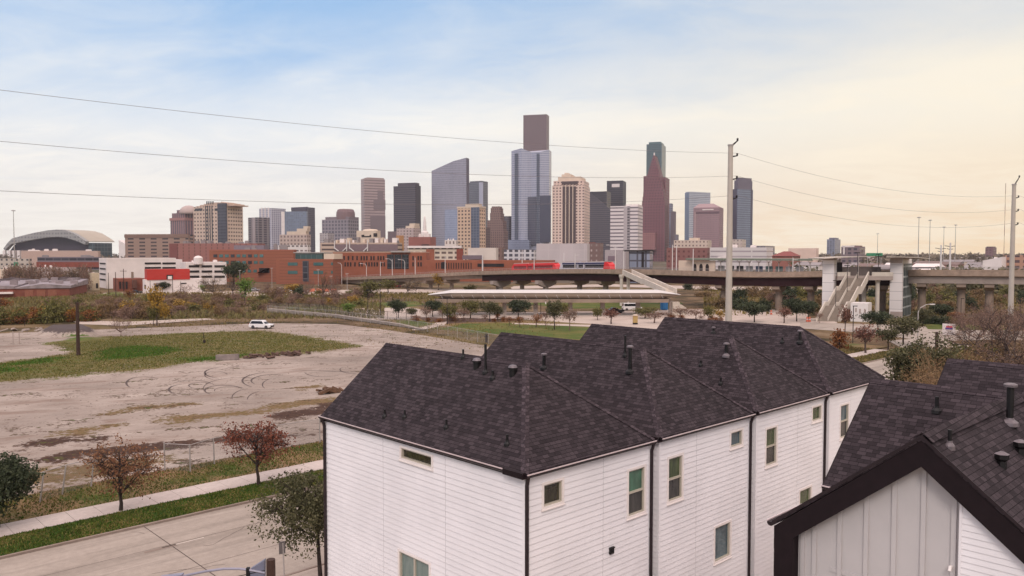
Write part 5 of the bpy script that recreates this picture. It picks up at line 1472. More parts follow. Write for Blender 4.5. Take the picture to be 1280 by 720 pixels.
for x in (31, 46, 60): b.fr(x, x + 11, 362, 371, mat('bricked', C(146, 92, 74, .85), .9), 'bricked_bay', .15)
# red brick campus
D = 440
tb = facade('campus_brick', C(152, 92, 70, .82), C(134, 78, 60, .82), 400, 1.6, .99, .16, .85, .04, wall_rough=.9)
b = Bld('brick_campus', 'long orange brick block with rows of square teal windows', 262, 367, 371, 313, D, 7); b.box(tb)
for y in (318, 326.2): 
    for k in range(9): b.fr(267 + k * 7.2, 271.6 + k * 7.2, y, y + 3.6, TEAL if k % 3 else DGLASS, 'window', .2)
for k in range(7): b.fr(281 + k * 7.2, 285 + k * 7.2, 337, 340.5, TEAL, 'window', .2)
b.fr(324, 337, 335, 341, HOLE, 'entrance', .3); mb = MB(); p = b.front(337, 335); q = b.front(323, 341.5); mb.add([(p[0], -3, p[1]), (q[0], -3, q[1]), (q[0], 0, q[1]), (p[0], 0, p[1])], [(0, 1, 2, 3)]); mb.build('entrance_roof', HOLE, b.root)
b.parapet(mat('camp_trim', C(160, 98, 80, .88), .85), .6); b.plant(5, ROOFG, 9, 3.5)
b.fr(284, 322, 306.5, 313.5, mat('slate_roof', C(134, 122, 132, .88), .7), 'roof_hall', -8, 14)
b = Bld('brick_campus', 'orange brick block with a teal glass top storey and slit windows', 345, 416, 430, 323.5, 405, 14); b.box(tb)
mb = MB(); mb.box(b.front(368, 320)[0], b.front(402, 320)[0], 1, b.b * .8, b.h, b.front(385, 316.5)[1]); mb.build('glass_storey', facade('tealtop', C(78, 100, 100, .85), C(52, 92, 92, .8), 3, 8, .85, .8, .15, .25), b.root, facade=True)
mb = MB(); mb.box(b.front(366, 320)[0], b.front(404, 320)[0], .4, b.b * .85, b.front(385, 316.4)[1], b.front(385, 315.2)[1]); mb.build('glass_roof', STEEL, b.root)
mb = MB(); mb.box(b.front(404, 320)[0], b.front(417, 320)[0], .6, b.b * .8, b.h, b.front(410, 317)[1]); mb.build('cream_box', CREAM, b.root)
for y in (328, 338.5):
    for x in (360, 392): b.fr(x, x + 12, y, y + 4, TEAL, 'window', .2)
    b.fr(414, 416, y, y + 3.5, TEAL, 'window', .2)
b.fr(378.5, 386, 326, 352, facade('slit', C(84, 84, 92, .8), C(56, 60, 72, .8), 3, 3, .8, .8), 'glass_bay', .25)
D = 455
b = Bld('brick_hall', 'red brick hall with two rows of tall dark windows and a glass atrium', 416, 533, 537, 315.5, D, 5); b.box(BRICKO)
r = random.Random(5)
for y in (320, 327.8):
    x = 420.5
    while x < 482:
        b.fr(x, x + 1.7, y, y + 5.2, HOLE, 'window', .2); x += 3.4 if r.random() < .7 else 5.4
    for x in (515.5, 522, 525.4): b.fr(x, x + 1.8, y, y + 5.2, HOLE, 'window', .2)
for k in range(3):
    b.fr(484 + k * 9.2, 492.6 + k * 9.2, 318, 336, facade('atrium', C(60, 62, 70, .75), C(40, 46, 56, .7), 2.5, 2.6, .85, .8, .1, .4), 'atrium_glass', .25)
b.fr(489, 513, 313.6, 315.4, STEEL, 'atrium_roof', 1.5); b.parapet(mat('pale_coping', C(190, 150, 130, .85), .8), .4)
b = tower('parking_deck', 'cream parking deck with a white lattice of openings', 510, 577, 580, 309, 600, facade('lattice', C(208, 190, 172, .95), C(104, 84, 78, .8), 5, 3.6, .7, .45, .8, .2), 6)
b.fr(510, 577, 307.3, 310, WHITE, 'roof_edge', 1.5); b.fr(533, 543, 311.5, 325, BRICKO, 'brick_pier', 1); b.fr(571, 579, 311, 325, BRICK, 'brick_pier', 1)
b = Bld('brick_station_hall', 'low long red brick hall with dark slot windows behind the viaduct', 533, 690, 694, 325, 440, 5); b.box(BRICKO)
r = random.Random(15); x = 545
while x < 590: b.fr(x, x + 1.0, 328.5, 336, HOLE, 'window', .2); x += 3.1
b.fr(552, 556, 327.5, 336, HOLE, 'door', .2); b.fr(597, 630, 329.5, 333.5, HOLE, 'long_window', .2)
b = tower('white_block', 'plain off-white windowless block above the red hall', 585, 620, 623, 309.5, 560, mat('offwhite', C(206, 192, 182, .95), .85, scale=.08), 6); b.fr(580, 604, 319, 324, mat('mauveshed', C(120, 104, 112, .9), .8), 'lean_to', 6, 0)
b = tower('brown_block', 'small brown block between white block and white window grid', 621, 627, 630, 309, 600, facade('brn_s', C(120, 92, 84, .9), C(84, 64, 62, .8), 3, 4, .5, .5), 12)
b = tower('grid_block', 'white gridded block with dark windows at the foot of the glass tower', 628, 668, 671, 312, 700, facade('wgrid', C(196, 190, 194, .95), C(84, 80, 92, .8), 5, 4, .62, .6), 8)
b = tower('white_slab', 'large plain white building in front of the pink stone tower', 670.5, 734, 737, 304, 520, facade('wslab', C(196, 184, 184, .92), C(186, 174, 174, .92), 8, 6, .96, .96, .7, .03), 5)
b = tower('brown_block', 'brown brick block with pale window bands beside the big white building', 736, 750, 754, 303.5, 620, facade('brn2', C(118, 92, 88, .9), C(168, 152, 148, .9), 4, 4, .3, .4), 14); b.box(BRICK, 'upper_block', (0, .45, 0, .5), (b.h, b.h + .5))
b = tower('grey_shed', 'low grey shed on the far side of the tracks, left of the blue glass hall', 756, 782, 786, 312, 480, mat('shedgrey', C(168, 156, 158, .9), .8), 8); b.fr(760, 770, 320, 326, mat('shedpurple', C(124, 104, 114, .9), .7), 'panel', .3)
b = tower('glass_hall', 'small blue glass hall with dark frames behind the tracks', 786, 812, 816, 314, 420, facade('bluehall', C(76, 74, 88, .85), C(122, 132, 152, .9), 4.5, 4, .8, .8, .12, .3), 10)
mb = MB(); mb.box(-b.a - 3, 1, -1, 4, b.h, b.h + .8); mb.build('flat_roof', HOLE, b.root); b.fr(802, 805, 315, 334, HOLE, 'dark_bay', .4)
# ================================================================== viaduct, station, canopy
def catmull(pts, n=8):
    out = []
    P_ = [pts[0]] + pts + [pts[-1]]
    for i in range(1, len(P_) - 2):
        p0, p1, p2, p3 = (Vector(p) for p in P_[i - 1:i + 3])
        for k in range(n):
            t = k / n
            out.append(.5 * ((2 * p1) + (p2 - p0) * t + (2 * p0 - 5 * p1 + 4 * p2 - p3) * t * t + (3 * p1 - p0 - 3 * p2 + p3) * t ** 3))
    out.append(Vector(pts[-1])); return out

# parapet top of the near edge: photo px, py at depth
VP = [(380, 349.5, 450), (440, 346.2, 405), (505, 343.6, 365), (600, 338.8, 318), (720, 336.2, 272), (830, 337.6, 244), (950, 339.8, 222), (1120, 337.5, 204), (1280, 337.8, 190), (1480, 338, 172)]
path = catmull([at(*p) for p in VP], 8)
def path_at_px(px):
    best = min(range(len(path) - 1), key=lambda i: abs((path[i].x / path[i].y) * F + CX - px))
    i = max(0, min(len(path) - 2, best)); a, b = path[i], path[i + 1]
    fa_, fb_ = a.x / a.y * F + CX, b.x / b.y * F + CX
    t = (px - fa_) / (fb_ - fa_) if abs(fb_ - fa_) > 1e-6 else 0
    p = a.lerp(b, t); d = (b - a); d.z = 0; d.normalize()
    return p, d, Vector((-d.y, d.x, 0))        # point, along, towards the far side
via = thing('rail_viaduct', 'long curving elevated rail viaduct with a dark maroon girder on concrete piers', 'viaduct', (path[30].x, path[30].y, -.15))
vo = Vector(via.location)
def sweep(name, prof, m, i0=0, i1=None, parent=None, loc=vo, uv=False):
    """prof: closed loop of (across to the far side, height relative to the parapet top)"""
    mb = MB(); seg = path[i0:i1]; n = len(prof); b = []
    for i, p in enumerate(seg):
        d = (seg[min(i + 1, len(seg) - 1)] - seg[max(i - 1, 0)]); d.z = 0; d.normalize(); nn = Vector((-d.y, d.x, 0))
        b.append([p + nn * a + Vector((0, 0, z)) - loc for a, z in prof])
    for i in range(len(seg) - 1):
        for k in range(n):
            mb.quad(b[i][k], b[i + 1][k], b[i + 1][(k + 1) % n], b[i][(k + 1) % n])
    mb.add(b[0], [tuple(range(n))]); mb.add(b[-1], [tuple(reversed(range(n)))])
    return mb.build(name, m, parent or via, uv=uv)
PARAPET = plain('weathered_parapet', C(160, 138, 122, .82), .9, var=.25, scale=.9)
MAROON = plain('maroon_girder', C(60, 30, 34, .55), .7, var=.2, scale=.5, spec=.15)
iG0 = min(range(len(path)), key=lambda i: abs(path[i].x / path[i].y * F + CX - 600)); iG1 = min(range(len(path)), key=lambda i: abs(path[i].x / path[i].y * F + CX - 1120))
WD = 9.5
sweep('deck', [(.02, -1.15), (.02, -1.5), (.8, -1.75), (WD - .8, -1.75), (WD - .02, -1.5), (WD - .02, -1.15)], CONC_W)
sweep('parapet', [(0, 0), (0, -1.5), (.25, -1.5), (.25, 0)], PARAPET)
sweep('parapet', [(WD - .25, -.1), (WD - .25, -1.5), (WD, -1.5), (WD, -.1)], PARAPET)
sweep('girder', [(1.0, -1.74), (1.0, -4.0), (1.8, -4.0), (1.8, -2.0), (WD - 1.8, -2.0), (WD - 1.8, -4.0), (WD - 1.0, -4.0), (WD - 1.0, -1.74)], MAROON, iG0, iG1 + 1)
sweep('concrete_girder', [(1.0, -1.74), (1.4, -3.0), (WD - 1.4, -3.0), (WD - 1.0, -1.74)], CONC_W, 0, iG0 + 1)
sweep('concrete_girder', [(.8, -1.74), (1.0, -3.4), (WD - 1.0, -3.4), (WD - .8, -1.74)], CONC, iG1, len(path))
def pier(px, capw=6.0, dcap=1.5, rad=.9, two=False, low=None, far=0.0, m=CONC_W):
    p, d, n = path_at_px(px)
    zt = p.z - (4.0 if 600 < px < 1118 else 3.0 if px <= 600 else 3.4)
    c = p + n * (WD / 2 + far) - vo; zt -= vo.z
    R = Matrix.Translation((c.x, c.y, 0)) @ Matrix.Rotation(math.atan2(d.y, d.x), 4, 'Z')
    mb = MB(); mb.tube([(c.x, c.y, -.05), (c.x, c.y, zt - dcap + .05)], rad, 14, cap=True)
    pi_ = mb.build('pier', m, via, smooth=False)
    mb = MB()
    q = [(-1.1, 0), (1.1, 0)]
    prof = [(-capw / 2, 0), (capw / 2, 0), (capw / 2, -dcap * .55), (rad * 1.2, -dcap), (-rad * 1.2, -dcap), (-capw / 2, -dcap * .55)]
    k = len(prof)
    vs = [R @ Vector((-1.05, y, zt + z)) for y, z in prof] + [R @ Vector((1.05, y, zt + z)) for y, z in prof]
    mb.add(vs, [tuple(range(k)), tuple(reversed(range(k, 2 * k)))] + [(i, k + i, k + (i + 1) % k, (i + 1) % k) for i in range(k)])
    mb.build('cap', m, pi_)
    return pi_
for px in (450, 487, 527, 553, 610, 640, 670, 712, 745, 895, 968, 1010, 1076, 1101, 1152, 1202, 1237, 1290, 1340): pier(px, 7.0, 1.6, .95 if px > 700 else .85)
for px in (616, 672): pier(px, 8.5, 2.4, 1.0, far=-1.0, m=CONC)

# railing and overhead-wire poles on the deck
mb = MB()
for i in range(0, len(path) - 1):
    a, b_ = path[i] - vo, path[i + 1] - vo
    for z in (.35, .7): mb.tube([a + Vector((0, 0, z)), b_ + Vector((0, 0, z))], .035, 4, cap=False)
    n = max(1, int((b_ - a).length / 2.5))
    for k in range(n): q = a.lerp(b_, k / n); mb.tube([q, q + Vector((0, 0, .75))], .03, 4, cap=False)
mb.build('railing', STEEL, via)
for j, (px, yt, dbl) in enumerate([(463, 327, 0), (488, 324, 1), (506, 322, 0), (554, 320, 0), (589, 318, 0), (601, 319, 0), (638, 312, 0), (665, 313, 0), (690, 316, 0), (716, 317, 0), (755, 307, 2), (777, 313, 0), (827, 306, 0), (843, 307, 0), (853, 311, 0), (990, 322, 0)]):
    p, d, n = path_at_px(px); q = p + n * (1.0 if j % 2 else 5.5); D = q.y; zt = hz(yt, D) - (p.z - 1.2)
    o = thing('catenary_pole' if not dbl else 'street_lamp', 'slim white overhead wire pole standing on the viaduct deck' if not dbl else ('white lamp post with one arm on the viaduct near the glass atrium' if dbl == 1 else 'white lamp post with two lit arms above the blue train'), 'pole' if not dbl else 'lamp', (q.x, q.y, p.z - 1.2), 0, 'wire poles on the viaduct' if not dbl else None)
    mb = MB(); mb.tube([(0, 0, 0), (0, 0, zt)], [.17, .11], 8); mb.build('pole', WSTEEL, o)
    if dbl:
        for s in ((-1,), (-1, 1))[dbl - 1]:
            mb = MB(); mb.tube([(0, 0, zt - 1), (s * 1.2, 0, zt + .1), (s * 2.4, 0, zt + .2)], .07, 6); mb.build('arm', WSTEEL, o)
            mb = MB(); mb.box(min(s * 2.2, s * 3.1), max(s * 2.2, s * 3.1), -.2, .2, zt + .1, zt + .3); mb.build('lamp_head', WSTEEL, o)
    elif j % 3 == 0:
        mb = MB(); mb.tube([(0, 0, zt - .6), (1.6, .6, zt - .4)], .05, 5); mb.build('arm', WSTEEL, o)
# curved lamp posts in front of the brick hall
for j, (px, yb, yt, D, lb) in enumerate([(427, 346, 328, 410, 'white lamp post with a curved arm before the slit-window brick block'), (458, 346, 329, 400, 'white lamp post with a curved arm before the red brick hall'), (506, 344, 324, 385, 'tall white lamp post in front of the glass atrium')]):
    x = wx(px, D); o = thing('street_lamp', lb, 'lamp', (x, D, -.15)); h = hz(yt, D)
    mb = MB(); mb.tube([(0, 0, 0), (0, 0, h - 1.5), (-.5, 0, h - .3), (-2.4, 0, h)], [.16, .12, .1, .07], 8); mb.build('pole', WSTEEL, o)
    mb = MB(); mb.box(-3.3, -2.3, -.2, .2, h - .12, h + .12); mb.build('lamp_head', WSTEEL, o)

# trains
RED_T = plain('red_train_paint', C(214, 46, 52, .9), .35, var=.06, scale=.2); WHITE_T = plain('white_train_paint', C(200, 196, 204, .9), .35, var=.05); NAVY_T = plain('navy_train_paint', C(54, 54, 92, .8), .35, var=.08); GLASS_T = plain('train_window', C(44, 44, 54, .7), .1, var=.2)
def train(px0, px1, label, body, band, nose):
    (p, d0, n0), (q, d1, n1) = path_at_px(px0), path_at_px(px1)
    a = p + n0 * 3.0; b_ = q + n1 * 3.0; d = (b_ - a); ln = d.xy.length; ang = math.atan2(d.y, d.x)
    o = thing('light_rail_train', label, 'train', (a.x, a.y, p.z - 1.15), ang)
    o.rotation_euler = Euler((0, -math.atan2(b_.z - a.z, ln), ang))
    w = 2.65; seg = [(0, ln * .37), (ln * .385, ln * .5), (ln * .515, ln)]
    for si, (x0, x1) in enumerate(seg):
        mb = MB(); nz0 = 1.6 if si == 0 else .0; nz1 = 1.6 if si == 2 else .0
        prof = [(x0 + nz0 * .2, .35), (x1 - nz1 * .2, .35), (x1, 1.2), (x1 - nz1 * .35, 2.6), (x1 - nz1, 3.45), (x0 + nz0, 3.45), (x0 + nz0 * .35, 2.6), (x0, 1.2)]
        k = len(prof); vs = [(x, 0, z) for x, z in prof] + [(x, w, z) for x, z in prof]
        mb.add(vs, [tuple(range(k)), tuple(reversed(range(k, 2 * k)))] + [(i, k + i, k + (i + 1) % k, (i + 1) % k) for i in range(k)])
        car = mb.build('car_body', body, o, bevel=.08)
        if nose and si == 2:
            mb = MB(); pr = [(x1 - 3.4, .33), (x1 - .0, .33), (x1 + .03, 1.2), (x1 - .5, 2.62), (x1 - 1.55, 3.49), (x1 - 2.6, 3.49)]; k = len(pr)
            mb.add([(x, -.03, z) for x, z in pr] + [(x, w + .03, z) for x, z in pr], [tuple(range(k)), tuple(reversed(range(k, 2 * k)))] + [(i, k + i, k + (i + 1) % k, (i + 1) % k) for i in range(k)]); mb.build('nose', nose, car)
        mb = MB(); mb.box(x0 + nz0 + .3, x1 - nz1 - .3, -.02, w + .02, 1.55, 2.65); mb.build('window_band', GLASS_T if nose else mat('tinted_red_glass', C(128, 34, 40, .8), .2), car)
        mb = MB(); mb.box(x0 + nz0, x1 - nz1, -.015, w + .015, 2.75, 3.35); mb.build('roof_band', band, car)
        mb = MB(); mb.box(x0 + 1.2, x1 - 1.2, .5, w - .5, 3.45, 3.75); mb.build('roof_box', CONC, car)
    for x in (ln * .36, ln * .49):
        mb = MB(); mb.box(x + .1, x + ln * .027, .25, w - .25, .45, 3.2); mb.build('bellows', HOLE, o)
train(631, 687, 'red light rail train crossing the viaduct before the white building', RED_T, RED_T, None)
train(691, 755, 'white and navy light rail train with a red nose on the viaduct', WHITE_T, NAVY_T, RED_T)

# platform canopy beyond the deck
PALEGREEN = plain('pale_green_roof', C(184, 184, 166, .85), .6, var=.08, scale=.4)
p0, d0, n0 = path_at_px(842); p1, d1, n1 = path_at_px(1012)
A_ = p0 + n0 * 8.2; B_ = p1 + n1 * 8.2
o = thing('platform_canopy', 'pale green flat canopy on white posts over the rail platform', 'canopy', (A_.x, A_.y, A_.z - 1.1)); d = B_ - A_; d.z = 0; ln = d.length; o.rotation_euler[2] = math.atan2(d.y, d.x)
mb = MB(); zt = hz(325, A_.y) - (A_.z - 1.1) + .6
mb.prism([(0, -2.4), (ln, -2.4), (ln, 2.4), (0, 2.4)], zt - .35, zt); mb.build('roof', PALEGREEN, o)
mb = MB(); mb.box(0, ln, -2.5, -2.4, zt - .6, zt - .0); mb.build('roof_edge', mat('green_edge', C(120, 126, 112, .85), .6), o)
for k in range(13):
    x = ln * (k + .5) / 13; mb = MB(); mb.tube([(x, 0, -.05), (x, 0, zt - .9)], .14, 8); 
    mb.tube([(x, 0, zt - 1.4), (x, -2.0, zt - .4)], .08, 5); mb.tube([(x, 0, zt - 1.4), (x, 2.0, zt - .4)], .08, 5); mb.build('post', WSTEEL, o)
r = random.Random(3)
for k in range(12):
    x = ln * (k + .1) / 13; mb = MB(); mb.box(x, x + ln / 13 * .72, .6, .68, .9, 2.5); mb.build('glass_screen', r.choice([GLASS_T, TEAL, mat('screen_blue', C(70, 90, 120, .8), .3), mat('screen_pale', C(170, 168, 168, .85), .3)]), o)
mb = MB(); mb.box(ln * .02, ln * .98, .9, 1.2, .1, .9); mb.build('bench_wall', CONC, o)
# arched pale wall beside it
p0, d0, n0 = path_at_px(830); q = p0 + n0 * 7.5
o = thing('arched_wall', 'pale wall with three arched openings on the platform edge', 'wall', (q.x, q.y, p0.z - 1.2), math.atan2(d0.y, d0.x))
mb = MB(); h = hz(325.5, q.y) - (p0.z - 1.2); mb.box(0, 13, 0, .4, -.05, h); mb.build('wall', CREAM, o)
for x in (5.4, 7.6, 9.8):
    mb = MB(); mb.add([(x, -.03, .5), (x + 1.2, -.03, .5), (x + 1.2, -.03, h * .6), (x + .9, -.03, h * .75), (x + .3, -.03, h * .75), (x, -.03, h * .6), (x, .1, .5), (x + 1.2, .1, .5), (x + 1.2, .1, h * .6), (x + .9, .1, h * .75), (x + .3, .1, h * .75), (x, .1, h * .6)],
                      [tuple(range(6))] + [(i, 6 + i, 6 + (i + 1) % 6, (i + 1) % 6) for i in range(6)]); mb.build('arched_opening', HOLE, o)

# stair house down to the bus canopy
STONE = plain('pale_stair_concrete', C(204, 192, 180, .88), .85, var=.12, scale=.7)
def stair(name, label, top, bot, width_dir, w, flights, parapet_h, m_step=None, soffit=.5, mid_rail=False):
    """flights of real steps between landings with solid parapets"""
    o = thing(name, label, 'stairs', (bot.x, bot.y, -.15)); l0 = Vector(o.location)
    top, bot, wd = top - l0, bot - l0, Vector(width_dir).normalized()
    run = Vector((top.x - bot.x, top.y - bot.y, 0)); L_ = run.length; rd = run / L_; H_ = top.z - bot.z
    nfl = flights; land = 1.6; frun = (L_ - land * (nfl - 1)) / nfl; fh = H_ / nfl
    st = MB(); line = []
    s = 0; z = bot.z
    for f in range(nfl):
        ns = max(4, int(fh / .17)); line.append((s, z))
        for k in range(ns):
            a, b_ = s + frun * k / ns, s + frun * (k + 1) / ns; zz = z + fh * (k + 1) / ns
            A, B = bot + rd * a, bot + rd * b_
            A = Vector((A.x, A.y, 0)); B = Vector((B.x, B.y, 0))
            zlow = z + fh * k / ns
            st.quad(A + Vector((0, 0, zlow)), A + wd * w + Vector((0, 0, zlow)), A + wd * w + Vector((0, 0, zz)), A + Vector((0, 0, zz)))
            st.quad(A + Vector((0, 0, zz)), A + wd * w + Vector((0, 0, zz)), B + wd * w + Vector((0, 0, zz)), B + Vector((0, 0, zz)))
        s += frun; z += fh; line.append((s, z))
        if f < nfl - 1:
            A, B = bot + rd * s, bot + rd * (s + land); A = Vector((A.x, A.y, z)); B = Vector((B.x, B.y, z))
            st.quad(A, A + wd * w, B + wd * w, B); s += land
    st.build('steps', m_step or STONE, o)
    def wall_strip(off, th, up, dn, name, m):
        mb = MB()
        for i in range(len(line) - 1):
            (s0, z0), (s1, z1) = line[i], line[i + 1]
            A, B = bot + rd * s0 + wd * off, bot + rd * s1 + wd * off
            p = [Vector((A.x, A.y, z0 - dn)), Vector((B.x, B.y, z1 - dn)), Vector((B.x, B.y, z1 + up)), Vector((A.x, A.y, z0 + up))]
            q = [v + wd * th for v in p]
            mb.add(p + q, [(0, 1, 2, 3), (7, 6, 5, 4), (0, 4, 5, 1), (1, 5, 6, 2), (2, 6, 7, 3), (3, 7, 4, 0)])
        return mb.build(name, m, o)
    wall_strip(-.3, .3, parapet_h, soffit, 'parapet', STONE); wall_strip(w, .3, parapet_h, soffit, 'parapet', STONE)
    sl = MB()
    for i in range(len(line) - 1):
        (s0, z0), (s1, z1) = line[i], line[i + 1]; A, B = bot + rd * s0, bot + rd * s1
        sl.quad(Vector((A.x, A.y, z0 - soffit + .05)), Vector((B.x, B.y, z1 - soffit + .05)), Vector((B.x, B.y, z1 - soffit + .05)) + wd * w, Vector((A.x, A.y, z0 - soffit + .05)) + wd * w)
    sl.build('slab', CONC_W, o)
    if mid_rail: wall_strip(w / 2 - .06, .12, .9, 0, 'middle_rail', STONE)
    return o
tp = at(779, 341.5, 244); bt = at(833, 366, 212)
pr, dr_, nr = path_at_px(790)
stair('stair_flight', 'covered concrete stair from the viaduct down behind the bus canopy', tp, bt, (1, .12, 0), 2.6, 2, 1.1)
for px in (777, 785.5):
    o = thing('stair_column', 'round concrete column under the head of the covered stair', 'column', (wx(px, 243), 243, -.15), 0, 'columns under the covered stair'); mb = MB(); mb.lathe([(.5, 0), (.5, hz(340, 243) - 2), (.8, hz(340, 243) - 1.2), (.8, hz(340, 243) - .6)], 12); mb.build('shaft', STONE, o)

# bus canopy
D = 205
xa, xb = wx(541, D), wx(846, D); zt, zb = hz(363, D), hz(377.5, D)
o = thing('bus_canopy', 'long white-roofed bus shelter canopy on concrete columns', 'canopy', ((xa + xb) / 2, D, -.15)); ln = xb - xa; hx = ln / 2
zt += .15; zb += .15
def loft(prof, ends, name, m, ymid=4.2, zmid=None):
    mb = MB(); k = len(prof); B = []; zm = zt - 1.3
    for x, sc in ends: B.append([(x, ymid + (y - ymid) * (.4 + .6 * sc), zm + (z - zm) * sc) for y, z in prof])
    for i in range(len(ends) - 1):
        for j in range(k): mb.quad(B[i][(j + 1) % k], B[i][j], B[i + 1][j], B[i + 1][(j + 1) % k])
    mb.add(B[0], [tuple(reversed(range(k)))]); mb.add(B[-1], [tuple(range(k))])
    return mb.build(name, m, o)
ends = [(-hx - 1.5, .1), (-hx + 2.0, .6), (-hx + 4.5, 1), (hx - 4.2, 1), (hx - 1.5, .6), (hx + 1.6, .1)]
loft([(-.85, zt - .62), (.2, zt - .32), (2.4, zt - .08), (4.2, zt), (7.5, zt - .2), (9.8, zt - .8), (9.6, zt - 1.0), (4.2, zt - .25), (0, zt - .5)], ends, 'roof', plain('white_canopy_roof', C(212, 204, 198, .9), .45, .15, .06, .5))
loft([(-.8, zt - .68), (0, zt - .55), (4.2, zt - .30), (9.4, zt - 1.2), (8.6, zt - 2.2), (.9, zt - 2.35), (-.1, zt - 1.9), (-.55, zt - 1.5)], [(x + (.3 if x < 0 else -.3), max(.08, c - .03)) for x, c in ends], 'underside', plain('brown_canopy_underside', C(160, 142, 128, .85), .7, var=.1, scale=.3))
mb = MB(); mb.prism([(-hx + .5, 0), (hx - 1.5, 0), (hx - 1.5, 8), (-hx + 2.0, 8)], zb, zt - 2.2); bm_ = mb.build('beam', plain('brown_canopy_beam', C(118, 100, 90, .75), .8, var=.15, scale=.3), o)
mb = MB(); mb.box(-hx + .8, hx - 2.0, -.25, .0, zb - .15, zb + .75); mb.build('edge_beam', CONC_W, o)
for k in range(22):
    x = -hx + 2 + (ln - 6) * k / 21; mb = MB(); mb.tube([(x, -.9, zt - 1.15), (x + .5, -.35, zt - 2.0)], .06, 5); mb.build('bracket', WSTEEL, o)
for px in (566, 586, 630.5, 670, 714, 755, 800, 842):
    x = wx(px, D) - (xa + xb) / 2; mb = MB(); mb.box(x - .55, x + .55, 2.4, 3.4, -.02, zb + .05); mb.build('column', CONC, o)
mb = MB(); x = wx(848, D) - (xa + xb) / 2
mb.prism([(x - 1.2, 1.0), (x + .6, 1.0), (x + .6, 3.4), (x - 1.2, 3.4)], 0, zb - .1); mb.prism([(x + .6, 1.0), (x + 2.4, 1.0), (x + 2.4, 3.4), (x + .6, 3.4)], 0, [zb - .4, zb - 1.6, zb - 1.6, zb - .4]); mb.build('end_wall', mat('pale_end', C(196, 182, 168, .88), .85), o)
for px in (593, 682, 785): 
    x = wx(px, D) - (xa + xb) / 2; mb = MB(); mb.box(x - .12, x + .12, -.75, -.45, zb - .5, zb + .1); mb.build('lamp', WSTEEL, o)

# ------------------------------------------------------------------ station entrance: two lift towers, roof, stairs
STW = plain('white_station_panels', C(222, 214, 210, .92), .6, var=.05, scale=.3)
def panels(name, w, wall=C(222, 214, 210, .92), joint=C(150, 144, 146, .85)):
    return facade(name, joint, wall, w, 2.2, .985, .965, .6, .03, .7, gspec=.3)
D = 197
b = Bld('lift_tower', 'plain white lift tower standing behind the top of the station stairs', 1028, 1042.5, 1046, 321, D, 35, 'tower'); b.box(panels('lift_panels', 5), z=(0, hz(324.5, D))); b.box(CONC, 'louvre_top', (.02, .98, .02, .98), (hz(324.5, D), b.h))
b = Bld('lift_tower', 'white panelled lift tower with a column of dark glass squares', 1112.5, 1128.3, 1139.5, 322, D, 35, 'tower'); b.box(panels('lift_panels2', 6))
b.sd(1128.9, 1138.9, 329.5, 394, facade('lift_glass', C(176, 184, 182, .85), C(44, 66, 68, .75), 2.05, 2.55, .80, .84, .4, .25, gspec=.12), 'glass_side', .12)
b.fr(1112.8, 1128, 389.5, 396, CONC, 'base_panel', .08); b.fr(1112.8, 1128, 322, 329, CONC, 'top_panel', .08)
o = thing('station_roof', 'thin pale roof spanning between the two white lift towers', 'roof', (wx(1085, 199), 199, hz(322.4, 199))); mb = MB()
xs = [1021, 1034, 1050, 1061, 1097, 1112, 1135, 1151]; ys = [322.6, 321.6, 320.8, 320.6, 320.5, 320.6, 321.2, 322.8]
for i in range(len(xs) - 1):
    x0, x1 = wx(xs[i], 199) - o.location.x, wx(xs[i + 1], 199) - o.location.x; z0, z1 = hz(ys[i], 199) - o.location.z, hz(ys[i + 1], 199) - o.location.z
    y0 = -4.5 if i != 3 else 1.5
    mb.add([(x0, y0, z0), (x1, y0, z1), (x1, 6, z1), (x0, 6, z0), (x0, y0, z0 - .18), (x1, y0, z1 - .18), (x1, 6, z1 - .18), (x0, 6, z0 - .18)], [(0, 1, 2, 3), (7, 6, 5, 4), (0, 4, 5, 1), (3, 2, 6, 7)] + ([(0, 3, 7, 4)] if i == 0 else []) + ([(1, 5, 6, 2)] if i == len(xs) - 2 else []))
mb.build('slab', mat('pale_roof_slab', C(184, 172, 160, .88), .7), o)
for px in (1060, 1073, 1098):
    mb = MB(); x = wx(px, 199) - o.location.x; mb.tube([(x, 0, hz(346, 199) - o.location.z), (x, 0, hz(321, 199) - o.location.z - .1)], .09, 8); mb.build('post', STEEL, o)
o = thing('station_landing', 'concrete landing with railings at the head of the station stairs', 'landing', (wx(1080, 199), 199, hz(350, 199)))
mb = MB(); x0, x1 = wx(1044, 199) - o.location.x, wx(1113, 199) - o.location.x; mb.box(x0, x1, -1.5, 6, 0, hz(345, 199) - hz(350, 199)); mb.build('slab', CONC, o)
mb = MB(); zt = hz(340, 199) - o.location.z
for a, c in ((x0, wx(1060, 199) - o.location.x), (wx(1087, 199) - o.location.x, x1)): mb.box(a, c, -1.5, -1.3, 1, zt)
mb.build('parapet', STONE, o)
mb = MB(); zz = hz(334, 199) - o.location.z; mb.box(x0 + .3, x1 - .3, 4.5, 4.6, 1, zz); mb.build('back_screen', mat('grey_screen', C(112, 100, 96, .8), .6), o)
mb = MB(); mb.box(x0 + .3, wx(1055, 199) - o.location.x, 1, 3.5, 1, hz(328, 199) - o.location.z); mb.build('ticket_booth', HOLE, o)
for px in (1062, 1068, 1092, 1104):
    pass
top = at(1060, 344.6, 198); bot = at(1021.5, 400, 187.5); bot.z = -.1
tw = at(1085, 344.6, 198); wv = tw - top; wv.z = 0
bot2 = at(1052, 400, 187.5)
stair('station_stairs', 'wide concrete station stairs with pale parapets and a middle rail', top, bot, wv, wv.length, 3, 1.0, plain('brownish_steps', C(150, 136, 124, .8), .9, var=.12, scale=.8), .9, True)
